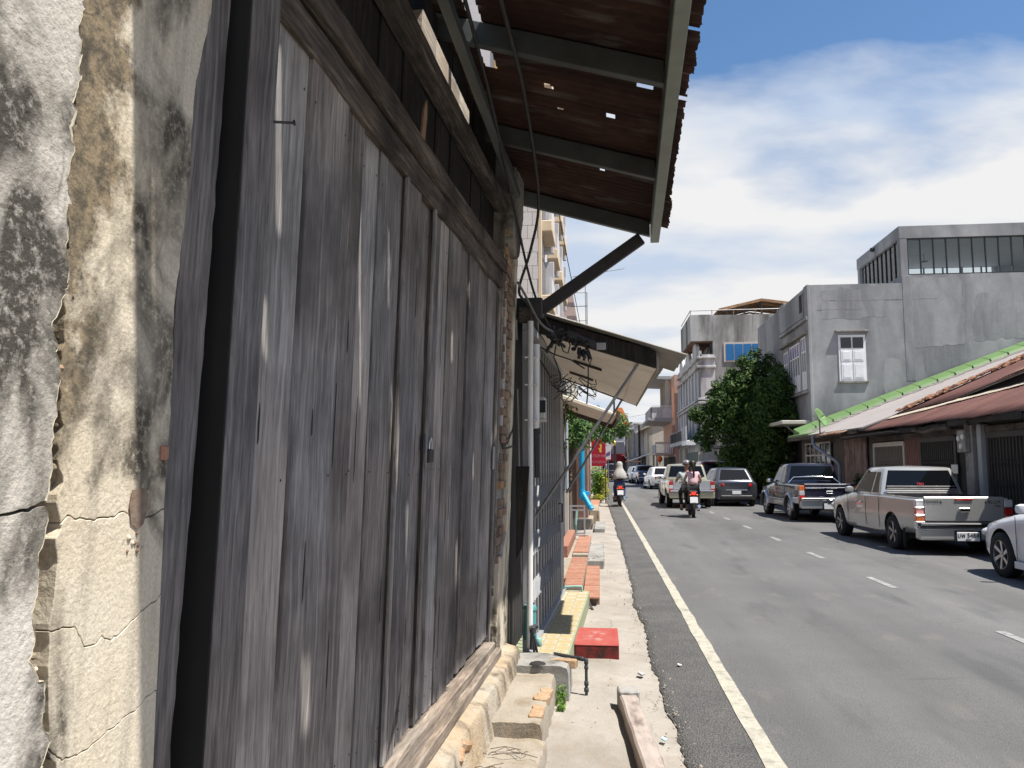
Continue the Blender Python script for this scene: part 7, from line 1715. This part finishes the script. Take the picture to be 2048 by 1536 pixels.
# ================================================================ SCOOTERS AND RIDERS
def scooter(label, loc, rz, body_mat, group='scooters on the road'):
    v = thing('motor_scooter', label, 'scooter', loc, rz, group)
    for y in (0, 1.24):
        tb_ = MB(); r = .285; tb_.lathe([(r * .72, -.035), (r * .90, -.048), (r, -.022), (r, .022), (r * .90, .048), (r * .72, .035)], 26, (0, y, r), 'x', caps=False); o = tb_.build('wheel', 'rubber', v, smooth=40)
        rb = MB(); rb.lathe([(r * .74, -.03), (r * .70, .0), (r * .74, .03)], 26, (0, y, r), 'x', caps=False)
        for i in range(6):
            a = math.pi * i / 3; rb.bar((0, y + .03 * math.cos(a), r + .03 * math.sin(a)), (0, y + r * .72 * math.cos(a), r + r * .72 * math.sin(a)), .02, .025, (1, 0, 0))
        rb.tube([(-.06, y, r), (.06, y, r)], .03, 10); rb.build('rim', 'alloy_dark', o, smooth=40)
    st = [(-.30, .03, .74, .80, .82, .8), (-.15, .10, .62, .74, .80, .85), (.15, .14, .50, .70, .76, .85), (.45, .13, .40, .62, .70, .85), (.62, .11, .30, .42, .50, .85), (.85, .13, .26, .36, .40, .9), (1.0, .16, .30, .50, .62, .9), (1.12, .16, .45, .80, .92, .85), (1.16, .10, .60, .92, .98, .8)]
    mb = loft_body(densify(st, .08)); mb.build('body', body_mat, v, smooth=40)
    mb = MB(); mb.prism([(-.28, .80), (-.05, .84), (.30, .78), (.50, .80), (.50, .73), (.10, .70), (-.25, .74)], .13, lambda a_, b_, c_: (c_, a_, b_), lo=-.13); mb.build('seat', 'plastic_black', v, bevel=.03)
    mb = MB(); mb.tube([(0, 1.24, .30), (0, 1.02, .88), (0, .98, 1.0)], .035, 8); mb.build('fork', 'steel_dark', v)
    mb = MB(); mb.tube([(-.33, .86, 1.04), (-.16, .96, 1.05), (0, .99, 1.03), (.16, .96, 1.05), (.33, .86, 1.04)], .016, 8); hb_ = mb.build('handlebar', 'steel_dark', v)
    mb = MB(); mb.box(-.14, .14, .95, 1.12, .92, 1.06); mb.build('head_cowl', body_mat, v, bevel=.03)
    for sx in (-1, 1):
        mb = MB(); mb.lathe([(.01, -.03), (.05, -.02), (.055, .01), (.02, .02)], 10, axis='y'); o = mb.build('mirror', 'plastic_black', v, smooth=50); o.location = (sx * .34, .95, 1.22)
        mb = MB(); mb.tube([(sx * .20, .95, 1.05), (sx * .33, .95, 1.20)], .007, 6); mb.build('mirror_stem', 'steel_dark', v)
        mb = MB(); mb.lathe([(.01, -.03), (.03, -.01), (.03, .02)], 8, axis='y'); o = mb.build('indicator', 'lamp_orange', v, smooth=50); o.location = (sx * .10, -.30, .70)
        mb = MB(); mb.tube([(sx * .15, .30, .34), (sx * .30, .30, .34)], .014, 6); mb.build('footrest', 'rubber', v)
    mb = MB(); mb.box(-.055, .055, -.335, -.26, .70, .79); mb.build('tail_lamp', 'tail_lamp_lit', v, bevel=.012)
    mb = MB(); mb.prism([(-.34, .66), (-.42, .42), (-.40, .40), (-.28, .62)], .075, lambda a_, b_, c_: (c_, a_, b_), lo=-.075); mb.build('rear_mudguard', 'plastic_black', v, bevel=.006)
    mb = MB(); mb.hexa([(-.115, -.405, .46), (.115, -.405, .46), (.115, -.395, .46), (-.115, -.395, .46)], [(-.115, -.37, .64), (.115, -.37, .64), (.115, -.36, .64), (-.115, -.36, .64)]); mb.build('number_plate', 'plate_white', v)
    mb = MB(); mb.tube([(.13, .45, .24), (.15, .1, .27), (.16, -.28, .36)], .05, 10); mb.build('exhaust', 'chrome', v, smooth=50)
    mb = MB(); mb.box(-.16, -.04, -.08, .42, .22, .40); mb.build('engine_case', 'steel_dark', v, bevel=.03)
    mb = MB(); mb.tube([(0, .15, .36), (0, .0, .285)], .04, 8); mb.tube([(.10, .0, .30), (.10, .02, .62)], .022, 8); mb.build('swing_arm', 'steel_dark', v)
    return v

def skin(name, mat, pts, edges, root, parent, sub=2, tfm=None):
    """one continuous surface grown round a skeleton: pts {key: (x,y,z,rx,ry)}"""
    keys = list(pts); me = bpy.data.meshes.new(name); me.from_pydata([pts[k_][:3] for k_ in keys], [(keys.index(a), keys.index(b)) for a, b in edges], [])
    o = bpy.data.objects.new(name, me); C.objects.link(o)
    md = o.modifiers.new('skin', 'SKIN'); md.use_smooth_shade = True; md.branch_smoothing = .4
    if not me.skin_vertices: me.skin_vertices  # layer is made with the modifier
    for i, k_ in enumerate(keys):
        s = me.skin_vertices[0].data[i]; p = pts[k_]; s.radius = (p[3], p[4] if len(p) > 4 else p[3]); s.use_root = (k_ == root)
    sb_ = o.modifiers.new('sub', 'SUBSURF'); sb_.levels = sub; sb_.render_levels = sub
    bpy.context.view_layer.update(); m2 = eval_mesh(o); m2.name = name; m2.materials.clear(); m2.materials.append(M[mat])
    for p in m2.polygons: p.use_smooth = True
    o.modifiers.clear(); o.data = m2; bpy.data.meshes.remove(me); o.parent = parent
    return o
def rider(label, loc, rz, shirt, trousers, y0=.30, lean_=.10, arms='bars', head='helmet', seat_z=.86, wid=1.0, female=False, shirt_len=.0, sleeve=.55):
    """seated rider; local origin below the hips, +y forward"""
    v = thing('person', label, 'person', loc, rz)
    zs = seat_z; sh = zs + .50; hx = .10; shx = (.175 if not female else .155) * wid; ly = lean_
    hand_y, hand_z, hand_x = ((.62, 1.07, .31) if arms == 'bars' else (.34, zs + .12, .13))
    P_ = {'pel': (0, 0, zs + .06, .135, .115), 'wai': (0, ly * .4, zs + .24, .125, .10), 'che': (0, ly * .8, zs + .40, .15, .11), 'neb': (0, ly, sh + .02, .07, .06), 'nek': (0, ly * 1.05, sh + .09, .050, .050), 'hd0': (0, ly * 1.1 + .015, sh + .17, .070, .080), 'hd1': (0, ly * 1.1 + .01, sh + .26, .082, .092), 'hd2': (0, ly * 1.1, sh + .33, .055, .065)}
    E_ = [('pel', 'wai'), ('wai', 'che'), ('che', 'neb'), ('neb', 'nek'), ('nek', 'hd0'), ('hd0', 'hd1'), ('hd1', 'hd2')]
    for s, n in ((-1, 'l'), (1, 'r')):
        el = (s * (shx + .10), ly + (.18 if arms == 'bars' else .05), sh - .24)
        P_.update({'sh' + n: (s * shx, ly, sh - .01, .060, .055), 'el' + n: (*el, .042, .042), 'wr' + n: (s * hand_x, hand_y - .06, hand_z + .01, .028, .028), 'pm' + n: (s * hand_x, hand_y, hand_z + .01, .034, .022),
                   'hp' + n: (s * hx, .03, zs + .03, .092, .092), 'kn' + n: (s * .19, .42, zs - .10, .064, .064), 'an' + n: (s * .17, .30, .30, .040, .040), 'he' + n: (s * .17, .27, .235, .036, .036), 'to' + n: (s * .18, .46, .215, .034, .028)})
        E_ += [('che', 'sh' + n), ('sh' + n, 'el' + n), ('el' + n, 'wr' + n), ('wr' + n, 'pm' + n), ('pel', 'hp' + n), ('hp' + n, 'kn' + n), ('kn' + n, 'an' + n), ('an' + n, 'he' + n), ('he' + n, 'to' + n)]
        for f_ in range(4):
            fy = hand_y + .035 + .004 * f_; fz = hand_z + .028 - .016 * f_
            P_.update({'f%d%s' % (f_, n): (s * (hand_x + .012), fy, fz, .009, .009), 'g%d%s' % (f_, n): (s * (hand_x + .004), fy + .028, fz - .022, .008, .008)}); E_ += [('pm' + n, 'f%d%s' % (f_, n)), ('f%d%s' % (f_, n), 'g%d%s' % (f_, n))]
        P_.update({'t' + n: (s * (hand_x - .03), hand_y - .005, hand_z + .005, .010, .010)}); E_ += [('pm' + n, 't' + n)]
    skin('body', 'skin', P_, E_, 'pel', v)
    # shirt
    S = {'pel': (0, -.005, zs + .10 - shirt_len, .175 * wid, .145), 'wai': (0, ly * .4 - .005, zs + .25, .172 * wid, .132), 'che': (0, ly * .8 - .004, zs + .41, .185 * wid, .138), 'neb': (0, ly, sh + .015, .085, .075)}
    SE = [('pel', 'wai'), ('wai', 'che'), ('che', 'neb')]
    for s, n in ((-1, 'l'), (1, 'r')):
        a = Vector(P_['sh' + n][:3]); b = Vector(P_['el' + n][:3]); c = Vector(P_['wr' + n][:3])
        S['sh' + n] = (a.x, a.y, a.z + .005, .078, .070)
        if sleeve <= 1: e = a.lerp(b, sleeve); S['sl' + n] = (*e, .066, .066); SE += [('che', 'sh' + n), ('sh' + n, 'sl' + n)]
        else: S['el' + n] = (*b, .056, .056); e = b.lerp(c, sleeve - 1); S['sl' + n] = (*e, .043, .043); SE += [('che', 'sh' + n), ('sh' + n, 'el' + n), ('el' + n, 'sl' + n)]
    skin('shirt', shirt, S, SE, 'che', v)
    T = {'pel': (0, 0, zs + .05, .150, .13)}; TE = []
    for s, n in ((-1, 'l'), (1, 'r')):
        h, k_, a = (Vector(P_[q + n][:3]) for q in ('hp', 'kn', 'an'))
        T.update({'hp' + n: (*h, .105, .105), 'kn' + n: (*k_, .078, .078), 'an' + n: (*k_.lerp(a, .92), .058, .058)}); TE += [('pel', 'hp' + n), ('hp' + n, 'kn' + n), ('kn' + n, 'an' + n)]
    skin('trousers', trousers, T, TE, 'pel', v)
    for s in (-1, 1):
        mb = MB(); mb.box(s * .17 - .045, s * .17 + .045, .22, .50, .18, .235); mb.build('shoe', 'rubber', v, bevel=.018)
    hc = Vector((0, ly * 1.1 + .005, sh + .265))
    # face
    mb = MB(); mb.lathe([(.004, 0), (.014, .012), (.010, .03)], 7, (hc.x, hc.y + .098, hc.z - .04)); mb.build('nose', 'skin', v, smooth=60)
    for s in (-1, 1):
        mb = MB(); mb.lathe([(.002, -.008), (.011, 0), (.002, .008)], 8, (s * .032, hc.y + .088, hc.z - .002)); mb.build('eye', 'ink_black', v, smooth=60)
        mb = MB(); mb.lathe([(.004, -.028), (.015, 0), (.006, .028)], 7, (s * .088, hc.y, hc.z - .02)); mb.build('ear', 'skin', v, smooth=60)
    mb = MB(); mb.box(-.022, .022, hc.y + .083, hc.y + .090, hc.z - .068, hc.z - .060); mb.build('mouth', 'brick_red', v)
    if head == 'helmet':
        mb = MB(); mb.lathe([(.118, -.02), (.130, .02), (.122, .075), (.085, .125), (.02, .145)], 18, hc); mb.build('helmet', 'helmet_grey', v, smooth=60)
        mb = MB(); mb.lathe([(.128, -.022), (.133, -.012), (.128, -.002)], 18, hc); mb.build('helmet_rim', 'plastic_black', v, smooth=60)
    elif head == 'hair':
        mb = MB(); mb.lathe([(.080, -.10), (.105, -.03), (.112, .03), (.095, .085), (.03, .12)], 14, (hc.x, hc.y - .012, hc.z)); mb.build('hair', 'hair', v, smooth=60)
        mb = MB(); mb.tube([hc + Vector((0, -.10, .04)), hc + Vector((.005, -.15, -.04)), hc + Vector((.02, -.15, -.20)), hc + Vector((.03, -.13, -.36)), hc + Vector((.03, -.12, -.44))], .058, 9, r1=.016); mb.build('ponytail', 'hair', v, smooth=60)
    elif head == 'hijab':
        rows = []
        prof = [(.03, .135, 0), (.085, .115, -.003), (.118, .05, -.008), (.122, -.03, -.012), (.120, -.10, -.02), (.165, -.20, -.03), (.225, -.30, -.045), (.262, -.42, -.055), (.275, -.52, -.06), (.268, -.545, -.055)]
        for j, (r, dz, dy_) in enumerate(prof):
            row = []
            for q in range(33):
                a = 2 * math.pi * q / 32; fold = 1 + (.055 * math.sin(a * 9 + j * .2) + .03 * math.sin(a * 5)) * max(0, (j - 3)) / 6
                row.append((r * fold * math.cos(a), hc.y + dy_ + r * .78 * fold * math.sin(a), hc.z + dz))
            rows.append(row)
        mb = MB(); mb.grid(rows); mb.build('headscarf', 'cloth_hijab', v, smooth=70, solid=.006)
    return v
sc1 = scooter('black scooter carrying two riders behind the champagne pickup', (2.83, 25.3, .045), R(-1.5), 'plastic_black')
rider('man in sage shirt and grey helmet steering the two person scooter', (2.72, 25.78, .045), R(-1.5), 'cloth_sage', 'cloth_black', head='helmet', sleeve=.75, wid=1.18, lean_=.12)
rider('passenger in pink shirt with black ponytail sitting behind the helmeted man', (2.85, 25.37, .045), R(-1.5), 'cloth_pink', 'cloth_black', head='hair', female=True, arms='hold', sleeve=.45, lean_=.06, seat_z=.87)
sc2 = scooter('dark scooter with red tail lamp ridden along the white edge line', (.775, 32.1, .03), R(1.0), 'plastic_black')
rider('person in pale grey headscarf and dark jacket riding the edge line scooter', (.775, 32.35, .03), R(1.0), 'cloth_black', 'cloth_denim', head='hijab', sleeve=1.8, lean_=.08, female=True)
